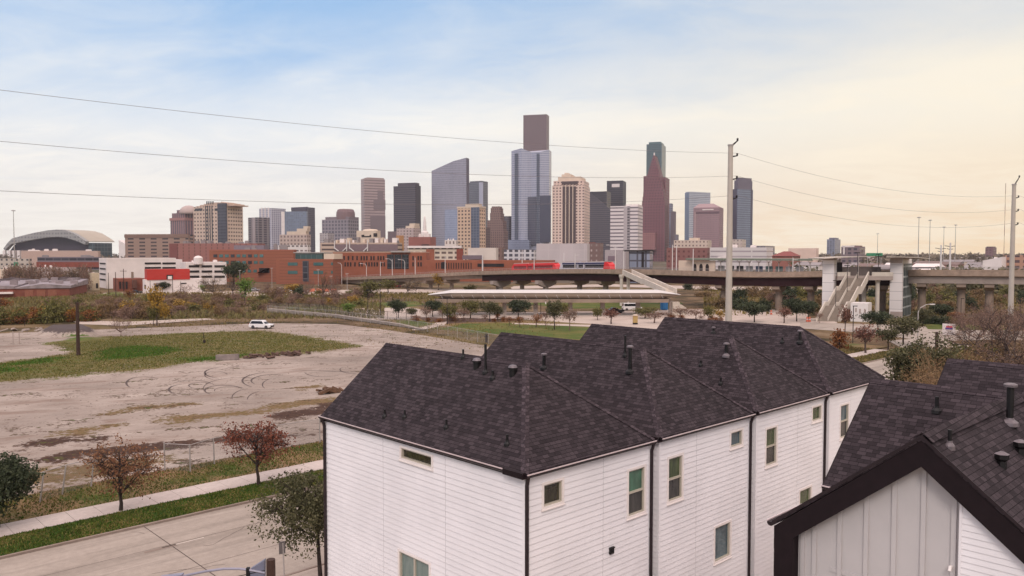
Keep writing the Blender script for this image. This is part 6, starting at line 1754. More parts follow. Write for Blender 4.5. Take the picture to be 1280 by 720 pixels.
for j, (px, yb, yt, D) in enumerate([(1045.5, 381, 351, 189), (1059.5, 363, 332, 193), (1072, 346, 316, 197), (1098, 346, 318, 198)]):
    o = thing('stair_lamp', 'thin dark lamp post on the station stairs and landing', 'lamp', (wx(px, D), D, hz(yb, D)), 0, 'lamp posts on the station stairs'); h = hz(yt, D) - hz(yb, D)
    mb = MB(); mb.tube([(0, 0, -.4), (0, 0, h)], .07, 6); mb.build('pole', HOLE, o); mb = MB(); mb.box(-.7, .5, -.15, .15, h - .05, h + .12); mb.build('lamp_head', HOLE, o)
D = 186
b = Bld('utility_building', 'small white utility building beside the foot of the station stairs', 1064, 1086, 1090.5, 378.5, D, 30); b.box(STW)
for (x0, x1, y0, y1) in ((1069, 1071, 385, 390), (1074, 1076, 386, 392), (1080, 1082, 386, 391)): b.fr(x0, x1, y0, y1, CONC, 'door', .06)
for px, yt in ((1097.5, 352), (1090, 352)):
    D = 199; o = thing('concrete_column', 'slim round concrete column under the station landing', 'column', (wx(px, D) + (0 if px > 1095 else .3), D + (0 if px > 1095 else 5), -.15), 0, 'columns under the station landing'); mb = MB(); mb.lathe([(.5, 0), (.5, hz(yt, D) + .15), (.62, hz(yt, D) + .2), (.62, hz(yt - 1.5, D) + .15)], 12); mb.build('shaft', STONE, o)
# ramp wall with tan stucco at the river side of the viaduct
# ------------------------------------------------------------------ transmission poles and wires
POLE = plain('pale_galvanised_pole', C(190, 180, 170, .85), .55, .15, .07, .4)
def trans_pole(px, D, yt, label, r0, r1, arms, lean=0):
    x = wx(px, D); o = thing('utility_pole', label, 'pole', (x, D, -.15)); h = hz(yt, D) + .15
    mb = MB(); mb.tube([(0, 0, 0), (0, 0, h)], [r0, r1], 16); mb.build('pole', POLE, o)
    mb = MB(); mb.lathe([(r1 * 1.25, h - .05), (r1 * 1.25, h + .15), (.05, h + .2)], 12); mb.build('cap', STEEL, o)
    tips = []
    for k, (y, dx, dz) in enumerate(arms):
        z = hz(y, D) + .15; mb = MB(); e = Vector((dx * .78, dx * .62, z + dz))
        mb.tube([(0, 0, z), e * .5 + Vector((0, 0, z * .5 - .0)) if k else e * .5 + Vector((0, 0, z * .5)), e], [.13, .11, .08], 6); ar = mb.build('arm', DARK, o)
        mb = MB(); mb.lathe([(.10, 0), (.16, .05), (.10, .12), (.16, .18), (.10, .25), (.16, .31), (.07, .36)], 8, c=(e.x, e.y, e.z)); mb.build('insulator', DARK, ar)
        tips.append(Vector((x, D, -.15)) + e + Vector((0, 0, .36)))
    return o, tips
p1, t1 = trans_pole(911.5, 110, 182, 'tall pale steel utility pole rising behind the end of the townhouse row', .50, .33, [(183.5, 1.55, .95), (196, 1.5, .25), (225, 1.5, .3), (249.5, 1.5, .3)])
p2, t2 = trans_pole(1265, 152, 231, 'tall pale steel utility pole beside the viaduct and bare trees', .52, .34, [(232, 2.4, 1.7), (248, 2.3, .3), (265, 2.3, .3), (282, 2.3, .3)])
p0 = thing('utility_pole', 'tall steel utility pole where the three wires over the skyline begin', 'pole', (-52, 50, -.15)); mb = MB(); mb.tube([(0, 0, 0), (0, 0, 30)], [.5, .33], 12); mb.build('pole', POLE, p0)
t0 = []
for k, (ptl) in enumerate([(0, 113), (0, 177), (0, 239.5)]):
    e = at(-60, ptl[1] - (8 if k == 0 else 6 if k == 1 else 4), 55); t0.append(e)
    mb = MB(); mb.tube([(0, 0, e.z + .15 - .4), (e.x + 52, e.y - 50, e.z + .15 - .1)], .1, 6); mb.build('arm', DARK, p0)
WIRE = mat('wire_aluminium', C(132, 120, 120, .75), .6)
def wire(a, b_, sag, label, rad=.016, group=None):
    n = 40; pts = [a.lerp(b_, i / n) - Vector((0, 0, 4 * sag * (i / n) * (1 - i / n))) for i in range(n + 1)]
    o = a.copy(); mb = MB(); mb.tube([p - o for p in pts], rad, 5); w_ = mb.build('power_line', WIRE); w_.location = o
    tag(w_, label, 'wire', group)
for k, (s, lb) in enumerate([(1.0, 'topmost thin wire crossing the sky toward the tall utility pole'), (1.2, 'middle thin wire crossing the sky below the topmost one'), (1.2, 'lowest thin wire crossing the sky just above the skyline')]):
    wire(t0[k], t1[k + 1], s, lb, .017)
for k, (s, lb) in enumerate([(2.2, 'topmost wire sagging between the two tall utility poles'), (2.4, 'middle wire sagging between the two tall utility poles'), (2.4, 'lowest wire sagging between the two tall utility poles')]):
    wire(t1[k + 1], t2[k + 1], s, lb, .017)
far_ = [t + (t2[1] - t1[1]) for t in t2[1:]]
for k in range(3): wire(t2[k + 1], far_[k], 2.3, ['topmost', 'middle', 'lowest'][k] + ' wire leaving the utility pole beside the bare trees', .017)

# wooden poles
WOOD = plain('weathered_wood', C(78, 56, 48, .65), .9, var=.25, scale=3)
def wood_pole(px, yb, yt, r, label, group=None, cross=False, D=None):
    g = gnd(px, yb) if D is None else Vector((wx(px, D), D, 0)); D = g.y; o = thing('wooden_pole', label, 'pole', (g.x, g.y, -.15), 0, group); h = hz(yt, D) + .15
    mb = MB(); mb.tube([(0, 0, 0), (0, 0, h)], [r, r * .75], 8); mb.build('pole', WOOD, o)
    if cross: mb = MB(); mb.box(-1.2, 1.2, -.07, .07, h - .9, h - .75); mb.build('crossarm', WOOD, o)
    return o
wood_pole(98, 444, 378, .30, 'dark wooden pole standing alone on the dry grass patch')
wood_pole(1173, 470, 415, .22, 'dark wooden pole among the bushes by the corner', D=92)
wood_pole(145, 373, 340, .14, 'thin leaning brown pole in front of the white garage wall'); wood_pole(155, 371, 336, .16, 'tan wooden pole before the small brick shop', None, True)
wood_pole(136, 370, 341, .13, 'grey wooden pole at the foot of the garage wall')
for px, yb, yt in ((216, 368, 347), (226, 370, 352), (188, 372, 351)): wood_pole(px, yb, yt, .12, 'thin dark pole in front of the white store', 'poles before the white store')
for px, yb, yt in ((340, 360, 335), (398, 362, 337), (414, 362, 345), (434, 366, 342), (300, 362, 338)): 
    g = gnd(px, yb); o = thing('street_lamp', 'thin grey lamp post along the far street before the brick blocks', 'lamp', (g.x, g.y, -.15), 0, 'lamp posts on the far street'); h = hz(yt, g.y); mb = MB(); mb.tube([(0, 0, 0), (0, 0, h)], [.13, .09], 6); mb.build('pole', STEEL, o); mb = MB(); mb.tube([(-.6, 0, h), (.6, 0, h + .1)], .12, 5); mb.build('lamp_head', STEEL, o)
for px, yb, yt in ((559, 405, 372), (475.5, 397, 355), (460, 396, 362), (676, 392, 371)):
    g = gnd(px, yb); o = thing('park_lamp', 'slim dark lamp post in the park by the bus canopy', 'lamp', (g.x, g.y, -.15), 0, 'lamp posts in the park'); h = hz(yt, g.y); mb = MB(); mb.tube([(0, 0, 0), (0, 0, h)], [.10, .07], 6); mb.build('pole', HOLE, o); mb = MB(); mb.box(-.5, .3, -.12, .12, h - .05, h + .1); mb.build('lamp_head', HOLE, o)
# high masts
for j, (px, yb, yt, D, lb) in enumerate([(18.5, 322, 263, 620, 'tall light mast in front of the ballpark arch'), (1147.5, 322, 271.5, 640, 'tallest light mast over the far trees beside the lift tower'), (1161.5, 322, 275, 700, 'second tall light mast over the far trees'), (1179, 320, 283.5, 820, 'faint light mast between the taller masts and twin poles'), (1193.5, 320, 281, 790, 'light mast just above the twin white line poles'), (1096.5, 318, 292, 900, 'faint far light mast above the green road sign')]):
    x = wx(px, D); o = thing('light_mast', lb, 'lamp', (x, D, -.15)); h = hz(yt, D)
    mb = MB(); mb.tube([(0, 0, 0), (0, 0, h)], [.42, .2], 8); mb.build('mast', STEEL, o); mb = MB(); mb.lathe([(.3, h - .5), (1.5, h - .3), (1.5, h + .1), (.2, h + .5)], 10); mb.build('lamp_ring', STEEL, o)
D = 900; x = wx(1254.5, D); o = thing('radio_mast', 'very thin red and white radio mast on the horizon', 'mast', (x, D, -.15)); h = hz(229, D)
for k in range(8): mb = MB(); mb.tube([(0, 0, h * k / 8), (0, 0, h * (k + 1) / 8)], .32, 4); mb.build('mast_section', mat('mast_red', C(150, 104, 92, .9), .7) if k % 2 else mat('mast_white', C(196, 176, 150, .9), .7), o)
for j, (px, yt, D) in enumerate([(1176, 306, 330), (1187.5, 303, 330)]):
    x = wx(px, D); o = thing('line_pole', 'white steel line pole with short crossarms behind the viaduct', 'pole', (x, D, -.15), 0, 'twin white line poles'); h = hz(yt, D); mb = MB(); mb.tube([(0, 0, 0), (0, 0, h)], [.5, .32], 8); mb.build('pole', WSTEEL, o)
    for z, w_ in ((h - 1.6, 2.4), (h - 2.8, 1.4)): mb = MB(); mb.tube([(-w_, 0, z + .4), (0, 0, z), (w_ * .8, 0, z + .3)], .12, 5); mb.build('crossarm', HOLE, o)
# road signs
D = 520; x = wx(1093, D); o = thing('road_sign', 'wide green highway sign over the far road', 'sign', (x, D, -.15)); mb = MB(); w_ = wx(1103, D) - wx(1083, D); mb.box(-w_ / 2, w_ / 2, -.1, .1, hz(319.5, D), hz(316, D)); mb.build('panel', mat('sign_green', C(52, 132, 96, .9), .5), o)
mb = MB(); 
for s in (-1, 1): mb = MB(); mb.tube([(s * w_ * .42, .3, 0), (s * w_ * .42, .3, hz(317, D))], .2, 6); mb.build('post', STEEL, o)
D = 560; x = wx(20, D); o = thing('road_sign', 'small green highway sign near the light mast', 'sign', (x, D, -.15)); mb = MB(); mb.box(-1.6, 1.6, -.1, .1, hz(333, D), hz(327.5, D)); mb.build('panel', mat('sign_green', (0, 0, 0, 1)), o); mb = MB(); mb.tube([(0, .3, 0), (0, .3, hz(329, D))], .2, 6); mb.build('post', STEEL, o)
g = gnd(1186, 418); o = thing('monument_sign', 'white slab sign with a red and purple emblem on the corner lawn', 'sign', (g.x, g.y, -.15), -math.radians(28)); D = g.y
w_ = (wx(1193.5, D) - wx(1179, D)); mb = MB(); mb.box(-w_ / 2, w_ / 2, -.35, .35, 0, hz(405, D) + .15); mb.build('slab', WHITE, o)
mb = MB(); mb.box(-w_ * .28, w_ * .28, -.38, -.36, 1.15, 1.5); mb.build('emblem', mat('emblem_purple', C(96, 66, 140, .9), .5), o)
mb = MB(); mb.box(-w_ * .22, w_ * .26, -.38, -.36, 1.52, 1.85); mb.build('emblem_red', mat('emblem_red', C(196, 70, 90, .9), .5), o)
# curved street lamp at the junction
g = gnd(1147, 424); o = thing('street_lamp', 'pale street lamp with a curved arm at the junction', 'lamp', (g.x, g.y, -.15)); D = g.y; h = hz(381, D); mb = MB(); mb.tube([(0, 0, 0), (0, 0, h - 1.2), (.4, 0, h - .4), (1.5, 0, h + .2), (2.2, 0, h + .25)], [.12, .1, .08, .07, .06], 8); mb.build('pole', STEEL, o); mb = MB(); mb.box(2.1, 3.0, -.18, .18, h + .15, h + .33); mb.build('lamp_head', WSTEEL, o)
for px, yb, yt in ((1066, 428, 381), (1201, 398, 372)): 
    g = gnd(px, yb); o = thing('sign_pole', 'thin dark post with a short bracket by the far street' if px < 1100 else 'thin dark post before the broad viaduct pier', 'pole', (g.x, g.y, -.15)); h = hz(yt, g.y); mb = MB(); mb.tube([(0, 0, 0), (0, 0, h)], .07, 6); mb.build('pole', HOLE, o); mb = MB(); mb.box(-.1, .7, -.06, .06, h - .15, h); mb.build('bracket', HOLE, o)

# ------------------------------------------------------------------ foreground street furniture
o = thing('wooden_pole', 'dark wooden pole top carrying a luminaire arm beside the street', 'pole', (wx(333.5, 21), 21, 0)); D = 21; h = hz(699, D)
mb = MB(); mb.tube([(0, 0, 0), (0, 0, h)], [.17, .115], 10); mb.build('pole', WOOD, o)
AL = plain('street_arm_metal', C(150, 146, 160, .85), .4, .4, .08, 3)
p = [at(x, y, D) - Vector((o.location.x, D, 0)) for x, y in ((331, 716), (318, 713.5), (300, 711), (280, 711), (258, 714), (236, 718.5), (226, 721))]
mb = MB(); mb.tube(p, .035, 8); mb.build('arm', AL, o)
q = p[-1]; mb = MB(); mb.prism([(q.x - .55, -.12), (q.x + .05, -.09), (q.x + .05, .09), (q.x - .55, .12)], q.z - .1, [q.z + .0, q.z + .08, q.z + .08, q.z + .0]); mb.build('lamp_head', AL, o)
mb = MB(); a = at(312, 712, D) - Vector((o.location.x, D, 0)); c = at(330, 700.5, D) - Vector((o.location.x, D, 0)); e = at(330, 722, D) - Vector((o.location.x, D, 0)); f_ = at(313, 724, D) - Vector((o.location.x, D, 0))
mb.add([a, c, e, f_] + [v + Vector((0, .16, 0)) for v in (a, c, e, f_)], [(0, 3, 2, 1), (4, 5, 6, 7), (0, 1, 5, 4), (1, 2, 6, 5), (2, 3, 7, 6), (3, 0, 4, 7)]); mb.build('bracket_plate', plain('blue_grey_plate', C(128, 130, 150, .8), .5, .2, .08, 3), o)
a = at(310, 709.5, D) - Vector((o.location.x, D, 0)); mb = MB(); mb.box(a.x - .04, a.x + .04, -.05, .05, a.z - .4, a.z); mb.build('spacer', PIPE, o)
for y0, y1 in ((714, 724),):
    a = at(290, 722, D) - Vector((o.location.x, D, 0)); b_ = at(331, 713, D) - Vector((o.location.x, D, 0)); mb = MB(); mb.tube([a, b_], .012, 5); mb.build('service_wire', PIPE, o)
gs = gnd(351, 725); D = 33; o = thing('street_sign', 'small grey sign plate seen edge-on on a thin post at the kerb', 'sign', (wx(349, D), D, 0)); h = hz(678.5, D); mb = MB(); mb.tube([(.12, 0, 0), (0, 0, h)], .03, 6); mb.build('post', STEEL, o); mb = MB(); mb.box(-.16, .10, -.02, .02, h - .46, h + .06, M=Matrix.Rotation(math.radians(30), 4, 'Z')); mb.build('plate', plain('sign_back', C(118, 112, 112, .8), .5, .5, .1, 4), o)
# chain-link fences: posts, rails and wire netting
def netting():
    t = NT('chain_link'); t.set(.5, .3, .4); t.base(C(150, 146, 146, .8))
    uv = t.new('ShaderNodeUVMap').outputs[0]; sp_ = t.new('ShaderNodeSeparateXYZ'); t.link(uv, sp_.inputs[0])
    a = t.math('FRACT', t.math('DIVIDE', t.math('ADD', sp_.outputs[0], sp_.outputs[1]), .075)); b_ = t.math('FRACT', t.math('DIVIDE', t.math('SUBTRACT', sp_.outputs[0], sp_.outputs[1]), .075))
    m = t.math('MAXIMUM', t.math('LESS_THAN', a, .11), t.math('LESS_THAN', b_, .11))
    tr = t.new('ShaderNodeBsdfTransparent'); mx = t.new('ShaderNodeMixShader'); t.link(m, mx.inputs[0]); t.link(tr.outputs[0], mx.inputs[1]); t.link(t.b.outputs[0], mx.inputs[2]); t.link(mx.outputs[0], t.out.inputs[0])
    return t.m
NET = netting()
def fence(pts, label, h=1.9, step=3.0, pm=STEEL, net=NET, rail=True, pr=.05, lean=0):
    o = thing('chain_link_fence', label, 'fence', (pts[0].x, pts[0].y, 0)); l0 = Vector((pts[0].x, pts[0].y, 0)); mb = MB(); rb = MB(); r = random.Random(len(label))
    for i in range(len(pts) - 1):
        a, b_ = pts[i] - l0, pts[i + 1] - l0; a.z = b_.z = 0
        n = max(1, round((b_ - a).length / step))
        for k in range(n + (i == len(pts) - 2)):
            q = a.lerp(b_, k / n); p_ = MB(); p_.tube([q, q + Vector((r.uniform(-.05, .05) + lean, r.uniform(-.04, .04), h * r.uniform(.95, 1.05)))], pr, 6); p_.build('post', pm, o)
        z = Vector((0, 0, h)); mb.quad(a + Vector((0, 0, .05)), b_ + Vector((0, 0, .05)), b_ + z, a + z)
        if rail: rb.tube([a + z, b_ + z], pr * .6, 5)
    if net: mb.build('netting', net, o, uv=True)
    if rail: rb.build('top_rail', pm, o)
    return o
vf = 41.2
f1 = [gnd(x, y) for x, y in ((50, 626), (70, 622), (100, 612))]
fence([gnd(206, 588), gnd(238, 590), gnd(268, 580), gnd(300, 572), gnd(345, 562), gnd(400, 553)], 'chain link fence with a thick corner post between lot and verge', 2.0, 2.6)
fence([gnd(50, 628), gnd(78, 618), gnd(114, 608)], 'sagging broken chain link fence beside the evergreen at the lot edge', 1.9, 3.2, lean=.25)
g = gnd(238, 590); 
DF = plain('dark_fence_post', C(58, 46, 42, .6), .9)
fence([gnd(334, 391), gnd(420, 398), gnd(500, 409), gnd(560, 420), gnd(640, 436)], 'long chain link fence with thin posts along the back of the lot', 1.9, 4.2, STEEL)
fence([gnd(335, 386), gnd(400, 388), gnd(430, 394), gnd(520, 402)], 'dark post fence round the lawn behind the chain link', 1.8, 3.4, DF, NET, True, .06)
fence([gnd(0, 411), gnd(60, 405), gnd(140, 400), gnd(260, 393), gnd(335, 389)], 'thin wire fence in front of the autumn hedge', 1.6, 5.0, DF, None, True, .05)
# long pale silt strip of concrete edging behind the fence
ed = [gnd(336, 389.5), gnd(420, 396.5), gnd(500, 407.5), gnd(530, 412)]
o = thing('retaining_wall', 'low pale concrete edging wall behind the lot fence', 'wall', (ed[0].x, ed[0].y, 0)); mb = MB()
for i in range(3):
    a, b_ = ed[i] - ed[0], ed[i + 1] - ed[0]; d = (b_ - a).normalized(); n = Vector((-d.y, d.x, 0)) * .5
    h0, h1 = [.9, .7, .5, .1][i], [.9, .7, .5, .1][i + 1]
    mb.add([a - n, b_ - n, b_ + n, a + n, a - n + Vector((0, 0, h0)), b_ - n + Vector((0, 0, h1)), b_ + n + Vector((0, 0, h1)), a + n + Vector((0, 0, h0))], [(0, 1, 5, 4), (4, 5, 6, 7), (2, 3, 7, 6), (0, 4, 7, 3), (1, 2, 6, 5)])
mb.build('wall', mat('silt_pale', C(166, 152, 142, .8), .9, var=.2, scale=.6), o)

# ------------------------------------------------------------------ small things on the lot
r = random.Random(8)
g = gnd(284, 450); o = thing('concrete_barrier', 'broken grey concrete block lying at the edge of the grass patch', 'barrier', (g.x, g.y, 0), .25); mb = MB(); mb.prism([(-1.6, -.35), (1.6, -.4), (1.7, .4), (-1.5, .45)], 0, [.85, .95, .8, .8]); mb.build('block', plain('old_block', C(150, 136, 132, .75), .9, var=.3, scale=1.5), o, bevel=.06)
RUB = plain('rubble_wood', C(104, 80, 70, .7), .95, var=.3, scale=1.5)
def heap(px, py, n, s, label, m=RUB):
    g = gnd(px, py); o = thing('debris_heap', label, 'debris', (g.x, g.y, 0)); mb = MB()
    for _ in range(n):
        M_ = Matrix.Translation((r.gauss(0, s), r.gauss(0, s * .6), r.uniform(.05, .35))) @ Euler((r.uniform(-.5, .5), r.uniform(-.5, .5), r.uniform(0, 3))).to_matrix().to_4x4()
        a, b_, c = r.uniform(.2, .9), r.uniform(.08, .3), r.uniform(.06, .2); mb.box(-a, a, -b_, b_, -c, c, M=M_)
    tag(mb.build('rubble', m, o), kind='stuff')
heap(362, 444, 26, 1.2, 'dark heap of scrap and broken boards on the lot'); heap(318, 447, 12, 1.6, 'flat scatter of broken boards beside the concrete block'); heap(415, 490, 14, .9, 'brown clods of earth near the townhouse roof', mat('clods', C(112, 82, 62, .7), .95, var=.3)); heap(40, 413, 12, 2.2, 'pale rubble beside the dark gravel mound', CONC)
g = gnd(608, 428); o = thing('hydrant_post', 'short dark standpipe at the back of the lot', 'standpipe', (g.x, g.y, 0)); mb = MB(); mb.lathe([(.2, 0), (.2, .9), (.32, .95), (.32, 1.15), (.2, 1.2), (.2, 1.5), (.08, 1.6)], 10); mb.build('post', DF, o)
mb = MB(); mb.tube([(-.35, 0, 1.05), (.35, 0, 1.05)], .11, 8); mb.build('outlet', DF, o)
g = gnd(256, 429); o = thing('stake_post', 'short leaning stake in the dry grass patch', 'stake', (g.x, g.y, 0)); mb = MB(); mb.tube([(0, 0, 0), (-.25, 0, 1.9)], .06, 6); mb.build('stake', DF, o); mb = MB(); mb.box(-.3, .15, -.03, .03, 0, .55); mb.build('board', DF, o)
for k, (px, yb) in enumerate([(19, 430), (22.5, 430)]):
    pass
g = gnd(20, 430); o = thing('metal_frame', 'thin grey pipe frame standing on the pale pad', 'frame', (g.x, g.y, 0)); h = hz(414, g.y)
for x in (-.5, .6): mb = MB(); mb.tube([(x, 0, 0), (x, 0, h)], .06, 6); mb.build('post', CONC, o)
mb = MB(); mb.tube([(-1.0, 0, h * .9), (1.2, 0, h * .95)], .06, 6); mb.build('crossbar', CONC, o)
g = gnd(794, 405); o = thing('utility_cabinet', 'tan utility cabinet with a dark base behind the third townhouse roof', 'cabinet', (g.x, g.y, 0)); h = hz(393, g.y); mb = MB(); mb.box(-.5, .5, -.4, .4, .3, h - .3); mb.build('body', mat('tan_box', C(176, 146, 92, .85), .7), o); mb = MB(); mb.lathe([(.62, h - .3), (.6, h - .1), (.2, h)], 12); mb.build('cap', CREAM, o); mb = MB(); mb.box(-.52, .52, -.42, .42, 0, .3); mb.build('plinth', HOLE, o)
D = 198; g = gnd(830, 387); o = thing('portable_toilet', 'bright blue portable cabin under the end of the bus canopy', 'cabin', (g.x, g.y, 0)); mb = MB(); h = 2.3; w_ = .95; mb.box(-w_, w_, -.8, .8, 0, h); mb.build('body', mat('cabin_blue', C(40, 112, 170, .9), .5), o, bevel=.05); mb = MB(); mb.prism([(-w_ - .05, -.85), (w_ + .05, -.85), (w_ + .05, .85), (-w_ - .05, .85)], h, h + .15); mb.build('roof', mat('cabin_blue2', C(60, 130, 180, .9), .5), o); mb = MB(); mb.box(-.45, .45, -.84, -.8, .1, 1.9); mb.build('door', mat('cabin_blue3', C(52, 120, 176, .9), .5), o)
ORANGE = mat('safety_orange', C(206, 104, 78, .85), .6)
for k, (px, yb) in enumerate([(964, 393), (1009, 402), (1012, 402)]):
    g = gnd(px, yb); o = thing('traffic_barrel', 'orange traffic barrel on the pale parking ground', 'barrel', (g.x, g.y, 0), 0, 'orange barrels on the parking ground'); mb = MB(); mb.lathe([(.32, 0), (.32, .1), (.26, .12), (.2, 1.05), (.1, 1.1)], 12); mb.build('body', ORANGE, o); mb = MB(); mb.lathe([(.25, .5), (.24, .65)], 12); mb.build('stripe', WSTEEL, o)
for k in range(4):
    g = gnd(390 + k * 9, 365.5); o = thing('barrier_fence', 'orange mesh barrier panel along the far street', 'barrier', (g.x, g.y, 0), 0, 'orange barrier panels'); mb = MB(); mb.box(-1.2, 1.2, -.05, .05, .2, 1.5); mb.build('panel', mat('faded_orange', C(206, 120, 96, .9), .8), o); mb = MB(); mb.box(-1.2, -1.1, -.1, .1, 0, 1.6); mb.build('post', HOLE, o)
# hedge of low planters by the parking
# ------------------------------------------------------------------ cars
TYRE = mat('tyre_rubber', C(36, 32, 34, .6), .9); RIM = plain('wheel_rim', C(96, 92, 96, .8), .4, .5, .1, 5); LAMP = mat('head_lamp_glass', C(200, 196, 190, .9), .2); TAIL = mat('tail_lamp_red', C(150, 36, 36, .8), .3); CARGLASS = mat('car_glass', C(40, 40, 46, .6), .08, var=.2); BUMP = mat('dark_bumper', C(52, 46, 48, .6), .6)
def car(loc, ang, paint, label, kind='suv', group=None, detail=True):
    o = thing('parked_car', label, 'car', loc, ang, group); l, w, h = (4.9, 1.95, 1.78) if kind == 'suv' else (4.6, 1.8, 1.45) if kind == 'sedan' else (5.4, 2.0, 2.1)
    hl, hw = l / 2, w / 2; bl = h * .56
    def ext(prof, w0, taper=None):
        mb = MB(); k = len(prof); vs = [(x, -(w0 - (taper(z) if taper else 0)), z) for x, z in prof] + [(x, (w0 - (taper(z) if taper else 0)), z) for x, z in prof]
        mb.add(vs, [tuple(range(k)), tuple(reversed(range(k, 2 * k)))] + [(i, k + i, k + (i + 1) % k, (i + 1) % k) for i in range(k)]); return mb
    low = [(-hl, .38), (-hl + .1, .28), (hl - .15, .28), (hl, .42), (hl + .02, .72), (hl - .12, .9), (hl - 1.25, bl), (-hl + .05, bl), (-hl - .02, .8)]
    ext(low, hw).build('body', paint, o, bevel=.07)
    if kind == 'sedan': cab = [(hl - 1.35, bl - .02), (hl - 2.0, h - .05), (-hl + 1.5, h), (-hl + .6, bl - .02)]
    elif kind == 'suv': cab = [(hl - 1.2, bl - .02), (hl - 1.95, h - .05), (-hl + .55, h), (-hl + .1, bl - .02)]
    else: cab = [(hl - .7, bl - .02), (hl - 1.2, h - .05), (-hl + .2, h), (-hl + .08, bl - .02)]
    tp_ = lambda z: (.16 if z > bl + .1 else .03)
    cb = ext(cab, hw - .02, tp_).build('cabin', paint, o, bevel=.06)
    cx0, cx1 = cab[3][0], cab[0][0]
    wl = [(cx1 - .35, bl + .06), (cab[1][0] - .02, h - .17), (cab[2][0] + .12, h - .15), (cx0 + .22, bl + .06)]
    for s in (-1, 1):
        mb = MB(); pts = [(x, s * (hw + .012 - .02 - (.03 if z < bl + .1 else .13)), z) for x, z in wl]
        mb.add([(x, y, z) for x, y, z in pts] + [(x, y - s * .05, z) for x, y, z in pts], [(0, 1, 2, 3), (7, 6, 5, 4), (0, 4, 5, 1), (1, 5, 6, 2), (2, 6, 7, 3), (3, 7, 4, 0)]); sw = mb.build('side_window', CARGLASS, cb)
        mb = MB(); xm = (wl[0][0] + wl[3][0]) / 2 + .1
        for xx in (xm, xm - 1.15 if kind != 'sedan' else xm - 1.0): mb.box(xx - .05, xx + .05, s * hw - s * .03 - .05, s * hw - s * .03 + .02, bl + .05, bl + .12)
        mb.build('pillar', paint, cb)
        for x in (hl - .95, -hl + .98):
            mb = MB(); mb.tube([(x, s * (hw - .2), .36), (x, s * (hw + .012), .36)], .36, 16); wh = mb.build('wheel', TYRE, o)
            mb = MB(); mb.tube([(x, s * (hw - .05), .36), (x, s * (hw + .025), .36)], .21, 12); mb.build('rim', RIM, wh)
        mb = MB(); mb.box(hl - .14, hl + .03, s * hw * .62 - .22, s * hw * .62 + .22, .70, .86); mb.build('headlight', LAMP, o)
        mb = MB(); mb.box(-hl - .04, -hl + .1, s * hw * .86 - .1, s * hw * .86 + .1, .82, 1.1); mb.build('tail_light', TAIL, o)
        if kind == 'suv': mb = MB(); mb.tube([(cab[1][0] - .3, s * (hw - .3), h + .06), (-hl + .8, s * (hw - .3), h + .08)], .025, 5); mb.build('roof_rail', BUMP, cb)
    mb = MB()
    a, c = cab[0], cab[1]; mb.quad((a[0] + .01, -hw + .12, a[1] + .08), (a[0] + .01, hw - .12, a[1] + .08), (c[0] + .03, hw - .26, c[1] - .08), (c[0] + .03, -hw + .26, c[1] - .08)); mb.build('windscreen', CARGLASS, cb)
    mb = MB(); a, c = cab[3], cab[2]; mb.quad((a[0] - .01, hw - .14, a[1] + .1), (a[0] - .01, -hw + .14, a[1] + .1), (c[0] - .03, -hw + .26, c[1] - .1), (c[0] - .03, hw - .26, c[1] - .1)); mb.build('rear_window', CARGLASS, cb)
    mb = MB(); mb.box(hl - .1, hl + .06, -hw + .25, hw - .25, .38, .66); mb.build('grille', BUMP, o); mb = MB(); mb.box(-hl - .06, -hl + .1, -hw + .1, hw - .1, .34, .58); mb.build('bumper', BUMP, o)
    return o
WPAINT = plain('white_car_paint', C(226, 222, 222, .92), .25, var=.03); BPAINT = plain('black_car_paint', C(44, 42, 50, .6), .25, var=.05); SPAINT = plain('silver_car_paint', C(160, 158, 162, .85), .3, .3, .04); RPAINT = plain('red_car_paint', C(150, 40, 40, .85), .3, var=.05)
g = gnd(327, 410.5)
suv = car((g.x, g.y, 0), math.radians(-10), WPAINT, 'white SUV parked on the pale track at the back of the lot')
for px, yb, ang, pt, lb, kd in [(769, 391, .15, BPAINT, 'black car parked under the bus canopy', 'sedan'), (790, 388, .1, WPAINT, 'white bus-like van parked beyond the black car', 'van'), (495, 359, .2, RPAINT, 'red car on the far street below the viaduct', 'sedan'),
                               (27, 371, .0, SPAINT, 'pale van beside the brick warehouse wall', 'van'), (40, 371, .0, WPAINT, 'white car beside the brick warehouse wall', 'sedan'), (318, 364, .1, SPAINT, 'silver car on the far street before the orange brick block', 'sedan'), (356, 366, .1, WPAINT, 'white pickup-like van by the round dark shrub', 'van'),
                               (170, 367, .4, BPAINT, 'dark car near the small brick shop', 'sedan')]:
    g = gnd(px, yb, -.1); car((g.x, g.y, -.1), ang, pt, lb, kd)
# ================================================================== trees and shrubs
BARK = plain('grey_brown_bark', C(92, 76, 70, .75), .95, var=.25, scale=4)
BARK_D = plain('dark_bark', C(62, 50, 46, .7), .95, var=.25, scale=4)
TWIG = plain('bare_twigs', C(118, 94, 86, .8), .95, var=.15, scale=2)
TWIG_T = plain('tan_twigs', C(134, 106, 80, .8), .95, var=.15, scale=2)

